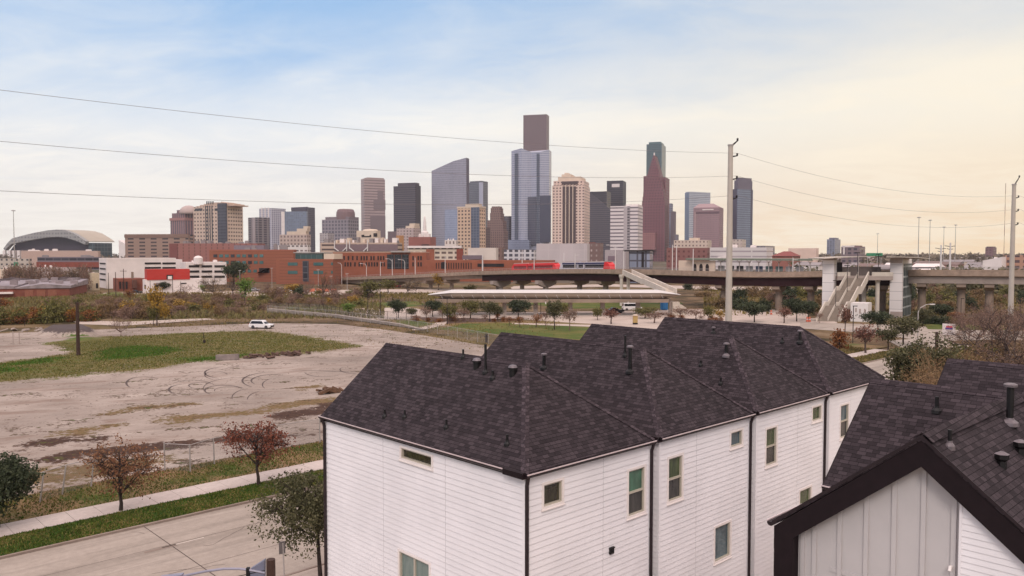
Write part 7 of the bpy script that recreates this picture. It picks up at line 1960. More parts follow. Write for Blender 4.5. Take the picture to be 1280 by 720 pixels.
def leaf_mat(name, stops, sc=.5):
    t = NT(name); t.set(.75, 0, .2)
    ri = t.new('ShaderNodeNewGeometry').outputs['Random Per Island']
    oi = t.new('ShaderNodeObjectInfo').outputs['Random']
    n = t.noise(t.pos(), sc, 3, .6)
    f = t.math('ADD', t.math('MULTIPLY', ri, .45), t.math('MULTIPLY', n, .5)); f = t.math('ADD', f, t.math('MULTIPLY', oi, .12))
    t.base(t.ramp(f, stops))
    t.b.inputs['Subsurface Weight'].default_value = 0
    # thin leaves let a little light through
    tl = t.new('ShaderNodeBsdfTranslucent'); mx = t.new('ShaderNodeMixShader'); mx.inputs[0].default_value = .2
    rc = [n_ for n_ in t.n if n_.type == 'VALTORGB'][-1]
    t.link(rc.outputs[0], tl.inputs[0]); t.link(t.b.outputs[0], mx.inputs[1]); t.link(tl.outputs[0], mx.inputs[2]); t.link(mx.outputs[0], t.out.inputs[0])
    return t.m
LV = {
    'oak': leaf_mat('evergreen_leaves', [(.2, C(60, 60, 40, .8)), (.5, C(88, 86, 58, .84)), (.85, C(128, 121, 92, .9))]),
    'dark': leaf_mat('dark_evergreen_leaves', [(.2, C(44, 52, 38, .8)), (.5, C(64, 72, 52, .85)), (.85, C(94, 98, 74, .9))]),
    'redst': leaf_mat('russet_leaves', [(.2, C(96, 54, 44, .8)), (.5, C(128, 74, 58, .85)), (.85, C(152, 100, 78, .9))]),
    'red': leaf_mat('dull_russet_leaves', [(.2, C(92, 60, 52, .82)), (.5, C(122, 84, 72, .86)), (.85, C(148, 108, 92, .9))]),
    'brown': leaf_mat('brown_leaves', [(.2, C(92, 62, 50, .8)), (.5, C(128, 88, 66, .85)), (.85, C(158, 118, 84, .9))]),
    'yellow': leaf_mat('yellow_leaves', [(.2, C(112, 92, 40, .85)), (.5, C(160, 124, 52, .9)), (.85, C(190, 156, 76, .9))]),
    'olive': leaf_mat('olive_leaves', [(.2, C(72, 72, 36, .8)), (.5, C(104, 100, 54, .85)), (.85, C(136, 128, 76, .9))]),
    'orange': leaf_mat('rust_leaves', [(.2, C(92, 56, 36, .85)), (.5, C(134, 80, 48, .88)), (.85, C(164, 118, 70, .9))]),
    'green': leaf_mat('fresh_green_leaves', [(.2, C(66, 92, 34, .85)), (.5, C(96, 124, 52, .9)), (.85, C(134, 150, 80, .9))]),
    'mauve': leaf_mat('mauve_dry_leaves', [(.2, C(104, 80, 70, .85)), (.5, C(134, 106, 92, .85)), (.85, C(158, 130, 112, .9))]),
    'scrub': leaf_mat('scrub_leaves', [(.2, C(92, 74, 54, .85)), (.5, C(124, 100, 70, .88)), (.85, C(150, 124, 90, .9))]),
}

def leaf_cloud(cent, nper, spread, size, rng, flat=.7):
    """randomly turned leaf faces (kite shapes) gathered round clump centres"""
    cent = np.asarray(cent); n = len(cent) * nper
    c = np.repeat(cent, nper, 0) + rng.normal(0, 1, (n, 3)) * np.array([spread, spread, spread * flat])
    a = rng.normal(0, 1, (n, 3)); a /= np.linalg.norm(a, axis=1)[:, None] + 1e-9
    b = rng.normal(0, 1, (n, 3)); b -= (b * a).sum(1)[:, None] * a; b /= np.linalg.norm(b, axis=1)[:, None] + 1e-9
    s = size * rng.uniform(.6, 1.35, n)[:, None]
    A = c - a * s; B = c + b * s * .55; Cc = c + a * s; D_ = c - b * s * .55
    return np.stack([A, B, Cc, D_], 1).reshape(-1, 3)

def tree_proto(name, seed, h, cr, cz, kind, bark, nlimb=7, clumps=220, nper=14, leaf=.17, spread=.42, trunk_r=.13, fill=.55, twigs=True, droop=0.0, sub=4, hollow=.25):
    """h: height, cr: crown radius, cz: height of the crown's underside; returns (trunk mesh, crown mesh)"""
    rng = np.random.default_rng(seed); r = random.Random(seed)
    mb = MB(); cc = Vector((0, 0, (h + cz) / 2)); rz = (h - cz) / 2
    top = Vector((r.uniform(-.1, .1) * cr, r.uniform(-.1, .1) * cr, cz + (h - cz) * .7))
    tp = [Vector((0, 0, -.1)), Vector((r.uniform(-.05, .05), r.uniform(-.05, .05), cz * .5)), Vector((r.uniform(-.08, .08), r.uniform(-.08, .08), cz)), top]
    mb.tube(tp, [trunk_r * 1.25, trunk_r, trunk_r * .8, trunk_r * .2], 7)
    ends = []
    # uneven crown outline: direction-dependent radius
    lob = [(Vector((r.gauss(0, 1), r.gauss(0, 1), r.gauss(0, .8))).normalized(), r.uniform(-.28, .22)) for _ in range(9)]
    def env(d):
        k = 1.0
        for v, a in lob: k += a * max(0, d.dot(v)) ** 3
        return k
    for i in range(nlimb):
        t0 = r.uniform(.0, .75); base = tp[2].lerp(tp[3], t0); ang = 2 * PI * (i + r.uniform(-.3, .3)) / nlimb * 1.618 * 1.0
        d = Vector((math.cos(ang), math.sin(ang), r.uniform(.15, .9) - droop)).normalized()
        e = cc + Vector((d.x * cr, d.y * cr, d.z * rz)) * env(d) * r.uniform(.7, .95)
        m1 = base.lerp(e, .45) + Vector((r.gauss(0, .1) * cr, r.gauss(0, .1) * cr, r.uniform(.0, .16) * rz))
        mb.tube([base, m1, e], [trunk_r * .5, trunk_r * .3, trunk_r * .08], 5, cap=False)
        ends += [m1.lerp(e, q) for q in (.2, .5, .8, 1)]
        for j in range(sub):
            b0 = base.lerp(m1, r.uniform(.4, 1)) if r.random() < .4 else m1.lerp(e, r.uniform(0, .8))
            d2 = (d + Vector((r.gauss(0, .7), r.gauss(0, .7), r.gauss(.1, .5)))).normalized()
            e2 = b0 + Vector((d2.x * cr, d2.y * cr, d2.z * rz)) * r.uniform(.25, .5)
            mb.tube([b0, b0.lerp(e2, .5) + Vector((r.gauss(0, .05), r.gauss(0, .05), .05)), e2], [trunk_r * .22, trunk_r * .12, trunk_r * .05], 4, cap=False)
            ends += [b0.lerp(e2, q) for q in (.5, .8, 1)]
            if twigs:
                for _ in range(3):
                    b1 = b0.lerp(e2, r.uniform(.3, 1)); e3 = b1 + Vector((r.gauss(0, 1) * cr, r.gauss(0, 1) * cr, r.gauss(.2, .8) * rz)) * .16
                    mb.tube([b1, e3], [trunk_r * .07, trunk_r * .035], 3, cap=False); ends.append(e3)
    cents = []
    while len(cents) < clumps:
        if r.random() < fill and ends:
            p = r.choice(ends) + Vector((r.gauss(0, .09) * cr, r.gauss(0, .09) * cr, r.gauss(0, .08) * rz))
        else:
            d = Vector((r.gauss(0, 1), r.gauss(0, 1), r.gauss(0, 1))).normalized()
            p = cc + Vector((d.x * cr, d.y * cr, d.z * rz)) * env(d) * r.uniform(hollow, 1) ** .6 * .92
        cents.append(tuple(p))
    bo = mb.build('trunk', bark, None, smooth=False)
    V_ = leaf_cloud(cents, nper, spread, leaf, rng)
    co_ = fast_mesh('crown', V_, np.arange(len(V_)).reshape(-1, 4), LV[kind])
    return bo, co_

PROTO = {}
def proto(key, *a, **k):
    PROTO[key] = dict(a=a, k=k, o=None)
def place(key, name, label, loc, s=1.0, rz=None, group=None, cat='tree', sz=None, H=None):
    p = PROTO[key]
    root = thing(name, label, cat, loc, random.uniform(0, 6.28) if rz is None else rz, group)
    root.scale = (s, s, sz or s)
    if p['o'] is None:
        p['o'] = p['a'][0](*p['a'][1:], **p['k'])
        for c in p['o']: c.parent = root
    else:
        for c in p['o']:
            d = c.copy(); COL.objects.link(d); d.parent = root
    if H:      # a wanted height: scale by the tree's own
        if 'h' not in p: p['h'] = max(v.co.z for v in p['o'][0].data.vertices)
        root.scale = (s * H / p['h'],) * 2 + (H / p['h'],)
    return root

def bare_proto(seed, h, cr, bark, n=9, depth=4, r0=.13, leaf=None, nleaf=0, lsize=.1, up=.55):
    """a leafless crown: repeatedly forking branches"""
    r = random.Random(seed); mb = MB(); rng = np.random.default_rng(seed); tips = []
    def grow(p, d, ln, rad, lev):
        q = p + d * ln * .5 + Vector((r.gauss(0, .06), r.gauss(0, .06), r.gauss(0, .03))) * ln; e = q + (d + Vector((r.gauss(0, .2), r.gauss(0, .2), r.gauss(.04, .12)))).normalized() * ln * .5
        mb.tube([p, q, e], [rad, rad * .8, rad * .6], 6 if lev == 0 else 4 if lev < 2 else 3, cap=False); tips.append(e)
        if lev >= depth: return
        for _ in range(r.choice([2, 3, 3, 4]) if lev else n):
            nd = (d * (.9 if lev else .35) + Vector((r.gauss(0, .62), r.gauss(0, .62), r.gauss(.12, .42)))).normalized()
            if lev == 0: nd = Vector((r.gauss(0, 1) * cr / h * 1.6, r.gauss(0, 1) * cr / h * 1.6, up + r.random() * .6)).normalized()
            grow(e if lev and r.random() < .6 else q.lerp(e, r.random()), nd, ln * r.uniform(.55, .8) if lev else h * r.uniform(.26, .42), rad * .6, lev + 1)
    grow(Vector((0, 0, -.1)), Vector((0, 0, 1)), h * .28, r0, 0)
    bo = mb.build('trunk', bark)
    out = [bo]
    if leaf:
        cs = [tuple(r.choice(tips) + Vector((r.gauss(0, .2), r.gauss(0, .2), r.gauss(0, .2)))) for _ in range(nleaf)]
        V_ = leaf_cloud(cs, 4, .14, lsize, rng); out.append(fast_mesh('crown', V_, np.arange(len(V_)).reshape(-1, 4), LV[leaf]))
    return tuple(out)

def shrub_proto(seed, h, cr, kind, stems=9, clumps=60, nper=10, leaf=.22, spread=.35, tw=None, dense=1.0):
    r = random.Random(seed); rng = np.random.default_rng(seed); mb = MB(); ends = []
    for i in range(stems):
        a = r.uniform(0, 6.28); e = Vector((math.cos(a) * cr * r.uniform(.1, .8), math.sin(a) * cr * r.uniform(.1, .8), h * r.uniform(.55, 1)))
        mb.tube([(e.x * .15, e.y * .15, -.1), e * .5 + Vector((0, 0, h * .1)), e], [.05, .035, .012], 4, cap=False); ends.append(e)
        for _ in range(5):
            b0 = e * r.uniform(.35, .95); e2 = b0 + Vector((r.gauss(0, .3) * cr, r.gauss(0, .3) * cr, r.uniform(.0, .3) * h)); mb.tube([b0, e2], [.02, .008], 3, cap=False); ends.append(e2)
    cs = []
    for _ in range(clumps):
        if r.random() < .55: p = r.choice(ends)
        else:
            d = Vector((r.gauss(0, 1), r.gauss(0, 1), abs(r.gauss(0, .9)))).normalized(); p = Vector((d.x * cr, d.y * cr, d.z * h * .92)) * r.uniform(.4, 1) * r.uniform(.7, 1.1)
        cs.append((p.x + r.gauss(0, .1), p.y + r.gauss(0, .1), max(.1, p.z)))
    bo = mb.build('stems', tw or BARK)
    V_ = leaf_cloud(cs, nper, spread, leaf, rng); return (bo, fast_mesh('foliage', V_, np.arange(len(V_)).reshape(-1, 4), LV[kind]))

# ---- the trees by the street, each its own
def street_tree(px, yb, yt, hwpx, kind, label, seed, zlow, **k):
    g = gnd(px, yb); h = hz(yt, g.y); cr = hwpx / F * g.y
    proto('st%d' % seed, tree_proto, 't', seed, h, cr, h * zlow, kind, k.pop('bark', BARK_D), **k)
    return place('st%d' % seed, 'street_tree', label, g, 1.0, 0)
street_tree(151, 638, 541, 45, 'brown', 'brown-leaved street tree with thin open crown on the grass strip', 11, .17, clumps=430, nper=6, leaf=.085, spread=.17, nlimb=17, fill=.86, sub=8, trunk_r=.11, droop=.25)
street_tree(323, 606, 518, 43, 'redst', 'russet red street tree beside the sidewalk near the townhouse', 12, .22, clumps=430, nper=7, leaf=.085, spread=.17, nlimb=17, fill=.86, sub=8, trunk_r=.11, droop=.2)
g = gnd(-6, 668); street_tree(-4, 660, 572, 44, 'dark', 'dense dark evergreen street tree cut by the picture edge', 13, .22, clumps=420, nper=26, leaf=.10, spread=.26, nlimb=10, fill=.4, trunk_r=.14)
# evergreen hugging the first townhouse corner
q = at(402, 706, 34.5); 
proto('ev', tree_proto, 't', 14, 6.6, 2.5, 2.4, 'oak', BARK_D, clumps=520, nper=28, leaf=.07, spread=.19, nlimb=13, fill=.58, trunk_r=.11)
place('ev', 'street_tree', 'leafy evergreen tree growing at the corner of the nearest townhouse', (wx(396, 35.5), 35.5, 0), 1.0, 0)

# ---- prototypes for the park and beyond
proto('oak', tree_proto, 't', 31, 5.6, 2.5, 1.7, 'oak', BARK_D, clumps=150, nper=16, leaf=.20, spread=.40, nlimb=8, twigs=False)
proto('oak2', tree_proto, 't', 32, 5.2, 2.9, 1.5, 'dark', BARK_D, clumps=170, nper=16, leaf=.20, spread=.42, nlimb=8, twigs=False)
proto('oak3', tree_proto, 't', 33, 6.0, 2.2, 1.9, 'oak', BARK_D, clumps=130, nper=16, leaf=.20, spread=.38, nlimb=8, twigs=False)
proto('olive', tree_proto, 't', 34, 5.4, 2.3, 1.2, 'olive', BARK, clumps=110, nper=12, leaf=.19, spread=.40, nlimb=9)
proto('red', tree_proto, 't', 35, 4.6, 1.7, 1.5, 'red', BARK, clumps=70, nper=10, leaf=.17, spread=.34, nlimb=8)
proto('orange', tree_proto, 't', 36, 4.4, 1.8, 1.3, 'orange', BARK, clumps=55, nper=9, leaf=.17, spread=.36, nlimb=8)
proto('mauve', tree_proto, 't', 37, 4.8, 2.0, 1.4, 'mauve', TWIG, clumps=60, nper=8, leaf=.16, spread=.40, nlimb=10, sub=6)
proto('yellow', tree_proto, 't', 38, 5.6, 1.7, 1.0, 'yellow', BARK, clumps=80, nper=9, leaf=.20, spread=.36, nlimb=8)
proto('green', tree_proto, 't', 39, 6.5, 1.8, 1.0, 'green', BARK, clumps=80, nper=9, leaf=.21, spread=.38, nlimb=8)
proto('bare', bare_proto, 41, 6.0, 3.0, TWIG, depth=4, r0=.12, leaf='mauve', nleaf=220, lsize=.09)
proto('bare2', bare_proto, 42, 7.0, 3.2, BARK, depth=4, r0=.16, leaf='scrub', nleaf=160, lsize=.13)
proto('scrub', shrub_proto, 51, 2.4, 1.9, 'scrub', clumps=70, nper=9, leaf=.19, tw=TWIG_T)
proto('scrubm', shrub_proto, 52, 2.2, 1.8, 'mauve', clumps=50, nper=8, leaf=.17, tw=TWIG)
proto('scrubo', shrub_proto, 53, 2.6, 1.7, 'olive', clumps=70, nper=10, leaf=.20, tw=BARK)
proto('scruby', shrub_proto, 54, 3.4, 1.5, 'yellow', clumps=60, nper=9, leaf=.20, tw=BARK)
proto('scrubr', shrub_proto, 55, 3.2, 1.8, 'orange', clumps=80, nper=10, leaf=.20, tw=BARK_D)
proto('scrubd', shrub_proto, 56, 2.6, 2.0, 'dark', clumps=110, nper=14, leaf=.20, tw=BARK_D)
PH = {'oak': (5.6, 2.5), 'oak2': (5.2, 2.9), 'oak3': (6, 2.2), 'olive': (5.4, 2.3), 'red': (4.6, 1.7), 'orange': (4.4, 1.8), 'mauve': (4.8, 2.0), 'yellow': (5.6, 1.7), 'green': (6.5, 1.8), 'bare': (6, 3), 'bare2': (7, 3.2),
      'scrub': (2.4, 1.9), 'scrubm': (2.2, 1.8), 'scrubo': (2.6, 1.7), 'scruby': (3.4, 1.5), 'scrubr': (3.2, 1.8), 'scrubd': (2.6, 2)}
def put(key, px, yb, yt, label, hw=None, name=None, group=None, D=None, z=-.12):
    g = gnd(px, yb, z) if D is None else Vector((wx(px, D), D, z)); h = hz(yt, g.y) - z; ph, pr = PH[key]
    sz = h / ph * 1.06; s = sz if hw is None else hw * (1.0 if key.startswith('scrub') else 1.22) / F * g.y / pr
    shr = key.startswith('scrub')
    return place(key, name or ('shrub' if shr else 'tree'), label, g, s, None, group, 'shrub' if shr else 'tree', sz)

# the park by the bus canopy
for a in [('oak2', 498, 398, 375, 'dark round evergreen standing where the park path loop begins', 9), ('oak', 514, 398, 385, 'small dark evergreen next to the mulch bed', 6), ('mauve', 533, 402, 384, 'bare mauve sapling at the park path junction', 8),
          ('oak2', 541, 396, 376, 'wide dark evergreen below the tip of the bus canopy', 11), ('olive', 562, 402, 379, 'pale olive tree on the mulch bed near the path', 9), ('mauve', 553, 400, 386, 'thin bare sapling between evergreen and olive tree', 5),
          ('olive', 588, 398, 374, 'bright olive tree in front of the canopy columns', 11), ('mauve', 580, 402, 386, 'pinkish bare sapling on the edge of the lawn', 7), ('oak3', 612, 402, 377, 'grey green tree on the mulch bed at mid park', 9), ('oak', 622, 400, 382, 'dark low evergreen next to the grey green tree', 7),
          ('oak2', 648, 399, 375, 'largest round evergreen of the park on the mulch bed', 13), ('orange', 637, 407, 396, 'tiny orange sapling at the head of the lawn', 5), ('orange', 650, 409, 396, 'small orange sapling on the lawn under the largest evergreen', 5), ('orange', 670, 409, 393, 'rust coloured sapling on the lawn', 7),
          ('mauve', 682, 408, 388, 'grey bare sapling beside the lawn evergreen', 5), ('oak3', 693, 412, 376, 'upright dark evergreen standing alone on the lawn', 8.5), ('olive', 705, 398, 378, 'olive tree behind the lawn evergreen', 6), ('mauve', 712, 413, 386, 'pinkish bare tree on the lawn just above the roof', 8),
          ('olive', 747, 400, 384, 'olive shrubby tree at the edge of the pale parking', 6), ('red', 764, 405, 386, 'reddish brown tree before the black parked car', 9), ('olive', 806, 398, 384, 'rounded olive tree above the third townhouse roof', 12), ('mauve', 818, 404, 390, 'mauve bare shrubby tree over the roof line', 12),
          ('mauve', 850, 400, 384, 'pink bare tree behind the last townhouse ridge', 10), ('mauve', 870, 401, 386, 'second pink bare tree behind the last ridge', 10), ('olive', 885, 400, 383, 'olive sapling near the utility pole foot', 6), ('yellow', 900, 402, 387, 'yellow brown sapling right beside the utility pole foot', 4),
          ('oak2', 943, 403, 377, 'round dark evergreen on the pale parking beyond the ridge', 14), ('red', 980, 404, 385, 'reddish bare tree in front of a dark evergreen clump', 8), ('oak2', 996, 402, 373, 'dark evergreen clump beside the white parked car', 12), ('oak2', 1010, 400, 376, 'dark low evergreen before the station stairs', 10),
          ('red', 1056, 418, 384, 'reddish street tree before the foot of the station stairs', 7), ('mauve', 1024, 404, 390, 'thin bare sapling at the foot of the stairs parapet', 4),
          ('oak2', 1097, 415, 389, 'dark evergreen street tree before the panelled lift tower', 15), ('oak', 1129, 431, 396, 'wide dark evergreen beside the sidewalk and junction', 16), ('oak3', 1110, 437, 411, 'smaller evergreen on the verge before the wide one', 11), ('red', 1082, 442, 408, 'reddish brown tree leaning on the verge near the last roof', 13),
          ('oak', 1153, 408, 386, 'dark evergreen behind the curved street lamp', 9), ('oak2', 1177, 400, 380, 'dark evergreen between viaduct pier and white emblem sign', 13), ('orange', 1196, 404, 390, 'rusty shrubby tree beside the white emblem sign', 9)]:
    put(*a)
put('scrubr', 1050, 437, 414, 'dense rust brown bush at the edge of the last townhouse roof', 12)
# the far evergreens and trees at the ballpark side
for a in [('oak2', 206, 366, 352, 'round dark tree right in front of the white store', 7), ('oak3', 110, 361, 340, 'round dark palm-like tree beside the cream building', 4), ('bare', 232, 369, 355, 'small pink bare tree before the white store', 7), ('green', 253, 368, 354, 'thin green tree at the far end of the white store', 4),
          ('bare2', 268, 372, 346, 'brown bare tree before the lower white garage', 14), ('bare2', 291, 369, 344, 'mauve bare tree before the orange brick block', 11), ('green', 306, 382, 342, 'tall green tree at the street before the brick block', 9), ('oak2', 292, 352, 327, 'tall dark evergreen against the orange brick block', 12, 'tree', None, 372),
          ('scrubd', 373, 375, 361, 'round dark shrub at the corner of the far street', 8), ('yellow', 368, 369, 354, 'yellow tree behind the round dark shrub', 10), ('yellow', 548, 363, 341, 'bright yellow tree beneath the viaduct', 6), ('yellow', 196, 407, 356, 'tall yellow green sapling on the dry field', 8), ('olive', 192, 407, 382, 'slim olive tree at the foot of the yellow sapling', 6),
          ('bare', 151, 420, 392, 'pale bare tree beside the gravel mound', 10), ('orange', 0, 396, 372, 'dense rust red tree cut by the picture edge over the hedge', 11), ('orange', 163, 378, 362, 'orange leaved sapling in the field before the small brick shop', 6), ('green', 436, 396, 376, 'light green sapling behind the chain link fence', 8),
          ('olive', 463, 372, 350, 'olive tree near the low end of the viaduct', 12), ('olive', 485, 366, 349, 'yellow olive tree under the low end of the viaduct', 10), ('bare2', 510, 368, 350, 'brown bare tree below the viaduct piers', 9), ('bare2', 520, 366, 350, 'second brown bare tree below the viaduct piers', 6), ('bare', 415, 372, 345, 'mauve bare tree by the orange barriers', 10),
          ('bare', 383, 370, 346, 'grey bare tree beside the yellow street tree', 8), ('bare2', 404, 374, 342, 'tall brown bare tree before the brick campus glass bay', 8), ('bare', 328, 371, 350, 'bare tree before the long brick block entrance', 9)]:
    put(*a[:6], **({} if len(a) < 7 else {'name': a[6], 'group': a[7], 'D': a[8]}))
# yellow and rust hedge along the back of the lot
r = random.Random(77)
for k in range(84):
    px = r.uniform(-20, 210); t_ = px / 210; yb = 404 - 7 * t_ + r.uniform(-2, 2) if px < 120 else 396 + r.uniform(-4, 3)
    key = r.choice(['scrubr', 'scruby', 'scruby', 'scrubo', 'scrubo', 'scrubo']) if px < 120 else r.choice(['scrub', 'scrub', 'scruby', 'scrubm', 'scrub'])
    put(key, px, yb, yb - r.uniform(9, 21) * (1.15 if 55 < px < 85 else .8), {'scrubr': 'rust and dark autumn shrub in the hedge behind the lot', 'scruby': 'yellow autumn shrub in the hedge behind the lot', 'scrubo': 'olive shrub in the hedge behind the lot', 'scrub': 'dry brown shrub in the hedge behind the lot', 'scrubm': 'mauve bare shrub in the hedge behind the lot'}[key], r.uniform(7, 12), 'hedge_shrub', {'scrubr': 'rust shrubs of the hedge', 'scruby': 'yellow shrubs of the hedge', 'scrubo': 'olive shrubs of the hedge', 'scrub': 'brown shrubs of the hedge', 'scrubm': 'mauve shrubs of the hedge'}[key])
# dry scrub of the field and along the far street
LB = {'scrubm': ('mauve leafless scrub bush in the dry field', 'mauve scrub of the field'), 'scrub': ('brown scrub bush in the dry field', 'brown scrub of the field'), 'scrubo': ('olive scrub bush in the dry field', 'olive scrub of the field'), 'scruby': ('yellowish scrub bush in the dry field', 'yellow scrub of the field')}
for k in range(170):
    px = r.uniform(60, 470); yb = r.uniform(372, 396) if px < 330 else r.uniform(366, 384)
    if px < 200 and yb < 378: continue
    key = r.choice(['scrubm', 'scrub', 'scrub', 'scrubm', 'scrubo', 'scruby'] if k % 3 else ['scrubm'])
    put(key, px, yb, yb - r.uniform(4, 11), LB[key][0], r.uniform(5, 10), 'scrub_bush', LB[key][1])
for k in range(34):   # bare trees and scrub below the ballpark
    px = r.uniform(8, 108); yb = r.uniform(344, 353); D = r.uniform(340, 420)
    put('bare2' if k % 2 else 'scrubm', px, yb, yb - r.uniform(8, 14), 'brown leafless tree behind the old warehouse roof' if k % 2 else 'mauve scrub behind the old warehouse roof', r.uniform(6, 10), None, 'bare trees behind the warehouse' if k % 2 else 'scrub behind the warehouse', D)
# growth beneath the viaduct and around the station
LV2 = {'scrubd': ('dark green bush below the viaduct', 'dark bushes below the viaduct'), 'scrub': ('brown bush below the viaduct', 'brown bushes below the viaduct'), 'scrubo': ('olive bush below the viaduct', 'olive bushes below the viaduct'), 'scrubm': ('mauve leafless bush below the viaduct', 'mauve bushes below the viaduct')}
for k in range(80):
    px = r.choice([r.uniform(560, 860), r.uniform(860, 1300), r.uniform(900, 1300), r.uniform(900, 1300), r.uniform(900, 1300)]); yb = r.uniform(362, 378) if px < 900 else r.uniform(366, 392)
    if 1040 < px < 1112 and yb > 372: continue
    key = r.choice(['scrubd', 'scrub', 'scrubo', 'scrub', 'scrubm', 'scrubd' if px > 900 else 'scrub'])
    put(key, px, yb, yb - r.uniform(5, 10) * (.8 if px < 900 else 1.4), LV2[key][0], r.uniform(7, 13), 'bush', LV2[key][1])
for k in range(30):   # low planted shrubs along the mulch bed and over the last ridge
    px = r.uniform(515, 650) if k < 18 else r.uniform(830, 910); yb = r.uniform(397, 403)
    put('scrubm' if k % 2 else 'scrubr', px, yb, yb - r.uniform(3, 6), 'low mauve shrub in the planted bed of the park' if k % 2 else 'low rust shrub in the planted bed of the park', r.uniform(3, 6), None, 'mauve bed shrubs' if k % 2 else 'rust bed shrubs')
for k in range(16):
    px = 1140 + k * 5.6 + r.uniform(-2, 2); put('scrubd' if k < 9 else 'scrub', px, 404 + r.uniform(0, 3), 397 + r.uniform(-1, 2), 'clipped dark hedge shrub behind the emblem sign' if k < 9 else 'dry shrub beside the emblem sign', r.uniform(4, 7), None, 'hedge shrubs by the emblem sign' if k < 9 else 'dry shrubs by the emblem sign')

# ---- the big bushes and the bare tree behind the second row
proto('bigev', tree_proto, 't', 61, 6.4, 3.6, .3, 'oak', BARK_D, clumps=420, nper=24, leaf=.16, spread=.40, nlimb=14, fill=.45, trunk_r=.12)
g = at(1150, 470, 88); place('bigev', 'tree', 'big bushy evergreen at the corner before the dark wooden pole', (wx(1152, 86), 86, 0), 1.0, 1.0, None, 'tree', hz(424, 86) / 6.4)
proto('bigbare', bare_proto, 62, 11.5, 6.5, BARK, n=14, depth=5, r0=.30, leaf='mauve', nleaf=2600, lsize=.075, up=.45)
D = 88; place('bigbare', 'tree', 'large leafless tree spreading behind the second row roof', (wx(1264, D), D, 0), .95, 0.6, H=hz(373, D))
proto('bareshrub', bare_proto, 63, 5.0, 3.5, TWIG_T, n=18, depth=4, r0=.09, leaf='scrub', nleaf=600, lsize=.07, up=.3)
for k, (px, D, yt, lb) in enumerate([(1180, 78, 436, 'tangled bare shrub just past the dark wooden pole'), (1202, 84, 424, 'tangled tan shrub between wooden pole and bare tree'), (1218, 80, 430, 'tangled bare shrub at the foot of the large leafless tree'), (1166, 72, 452, 'low tan shrub touching the second row roof edge'), (1240, 95, 415, 'thin twiggy shrub behind the trunk of the leafless tree'), (1285, 90, 405, 'twiggy shrub at the picture edge beyond the leafless tree'), (1190, 98, 420, 'green grey twiggy shrub behind the wooden pole')]):
    place('bareshrub', 'shrub', lb, (wx(px, D), D, 0), 1.0, None, None, 'shrub', H=hz(yt, D))
for k, (px, D, yt) in enumerate([(1214, 150, 382), (1232, 156, 378), (1250, 150, 376), (1270, 158, 376), (1290, 150, 378), (1224, 140, 386), (1262, 142, 384)]):
    place('bare', 'tree', 'mauve leafless tree of the thicket before the viaduct', (wx(px, D), D, -.1), 1.1, None, 'leafless thicket before the viaduct', H=hz(yt, D))
proto('clumpev', tree_proto, 't', 64, 4.2, 2.0, .4, 'olive', BARK_D, clumps=150, nper=14, leaf=.14, spread=.34, nlimb=9)
for k, (px, D, yt) in enumerate([(1190, 90, 432), (1216, 94, 425)]):
    place('clumpev', 'shrub', ['olive shrub at the corner behind the wooden pole', 'olive shrub beside the large leafless tree'][k], (wx(px, D), D, 0), hz(yt, D) / 4.2, None, None, 'shrub')

# ---- far woods reading as one mass
def woods(name, bands, n, leaf, mt, seed, hmin, hmax):
    rng = np.random.default_rng(seed); cents = []
    for (px0, px1, D0, D1, dens) in bands:
        m = int(n * dens); D = rng.uniform(D0, D1, m); px = rng.uniform(px0, px1, m); x = (px - CX) / F * D
        hh = rng.uniform(hmin, hmax, m) * (1 + .5 * np.sin(px * .21) * np.sin(px * .047 + D * .01)); rad = hh * rng.uniform(.5, .8, m)
        for i in range(m):
            k = 9
            d = rng.normal(0, 1, (k, 3)); d /= np.linalg.norm(d, axis=1)[:, None]; d[:, 2] = np.abs(d[:, 2])
            cents.append(np.stack([x[i] + d[:, 0] * rad[i], D[i] + d[:, 1] * rad[i], d[:, 2] * hh[i] * .9], 1))
    cents = np.concatenate(cents); V_ = leaf_cloud(cents, 7, leaf * 1.5, leaf, rng)
    return tag(fast_mesh(name, V_, np.arange(len(V_)).reshape(-1, 4), mt), kind='stuff')
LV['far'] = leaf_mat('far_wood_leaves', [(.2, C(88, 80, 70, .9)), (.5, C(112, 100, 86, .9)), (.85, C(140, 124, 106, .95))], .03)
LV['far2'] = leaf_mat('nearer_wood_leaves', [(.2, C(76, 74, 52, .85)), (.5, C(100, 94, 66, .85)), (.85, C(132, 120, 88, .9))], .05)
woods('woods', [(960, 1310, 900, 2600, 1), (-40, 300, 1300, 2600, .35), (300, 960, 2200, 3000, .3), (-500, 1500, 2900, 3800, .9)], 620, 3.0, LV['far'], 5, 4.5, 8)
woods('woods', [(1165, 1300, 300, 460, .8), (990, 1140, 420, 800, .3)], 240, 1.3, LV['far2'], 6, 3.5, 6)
# ================================================================== camera, sky, sun
cam = bpy.data.cameras.new('camera'); co = bpy.data.objects.new('camera', cam); COL.objects.link(co)
co.location = CAM; co.rotation_euler = (PI / 2 - PITCH, 0, 0)
cam.sensor_width = 36; cam.lens = 36 * F / 1280; cam.clip_start = .1; cam.clip_end = 30000
scene.camera = co

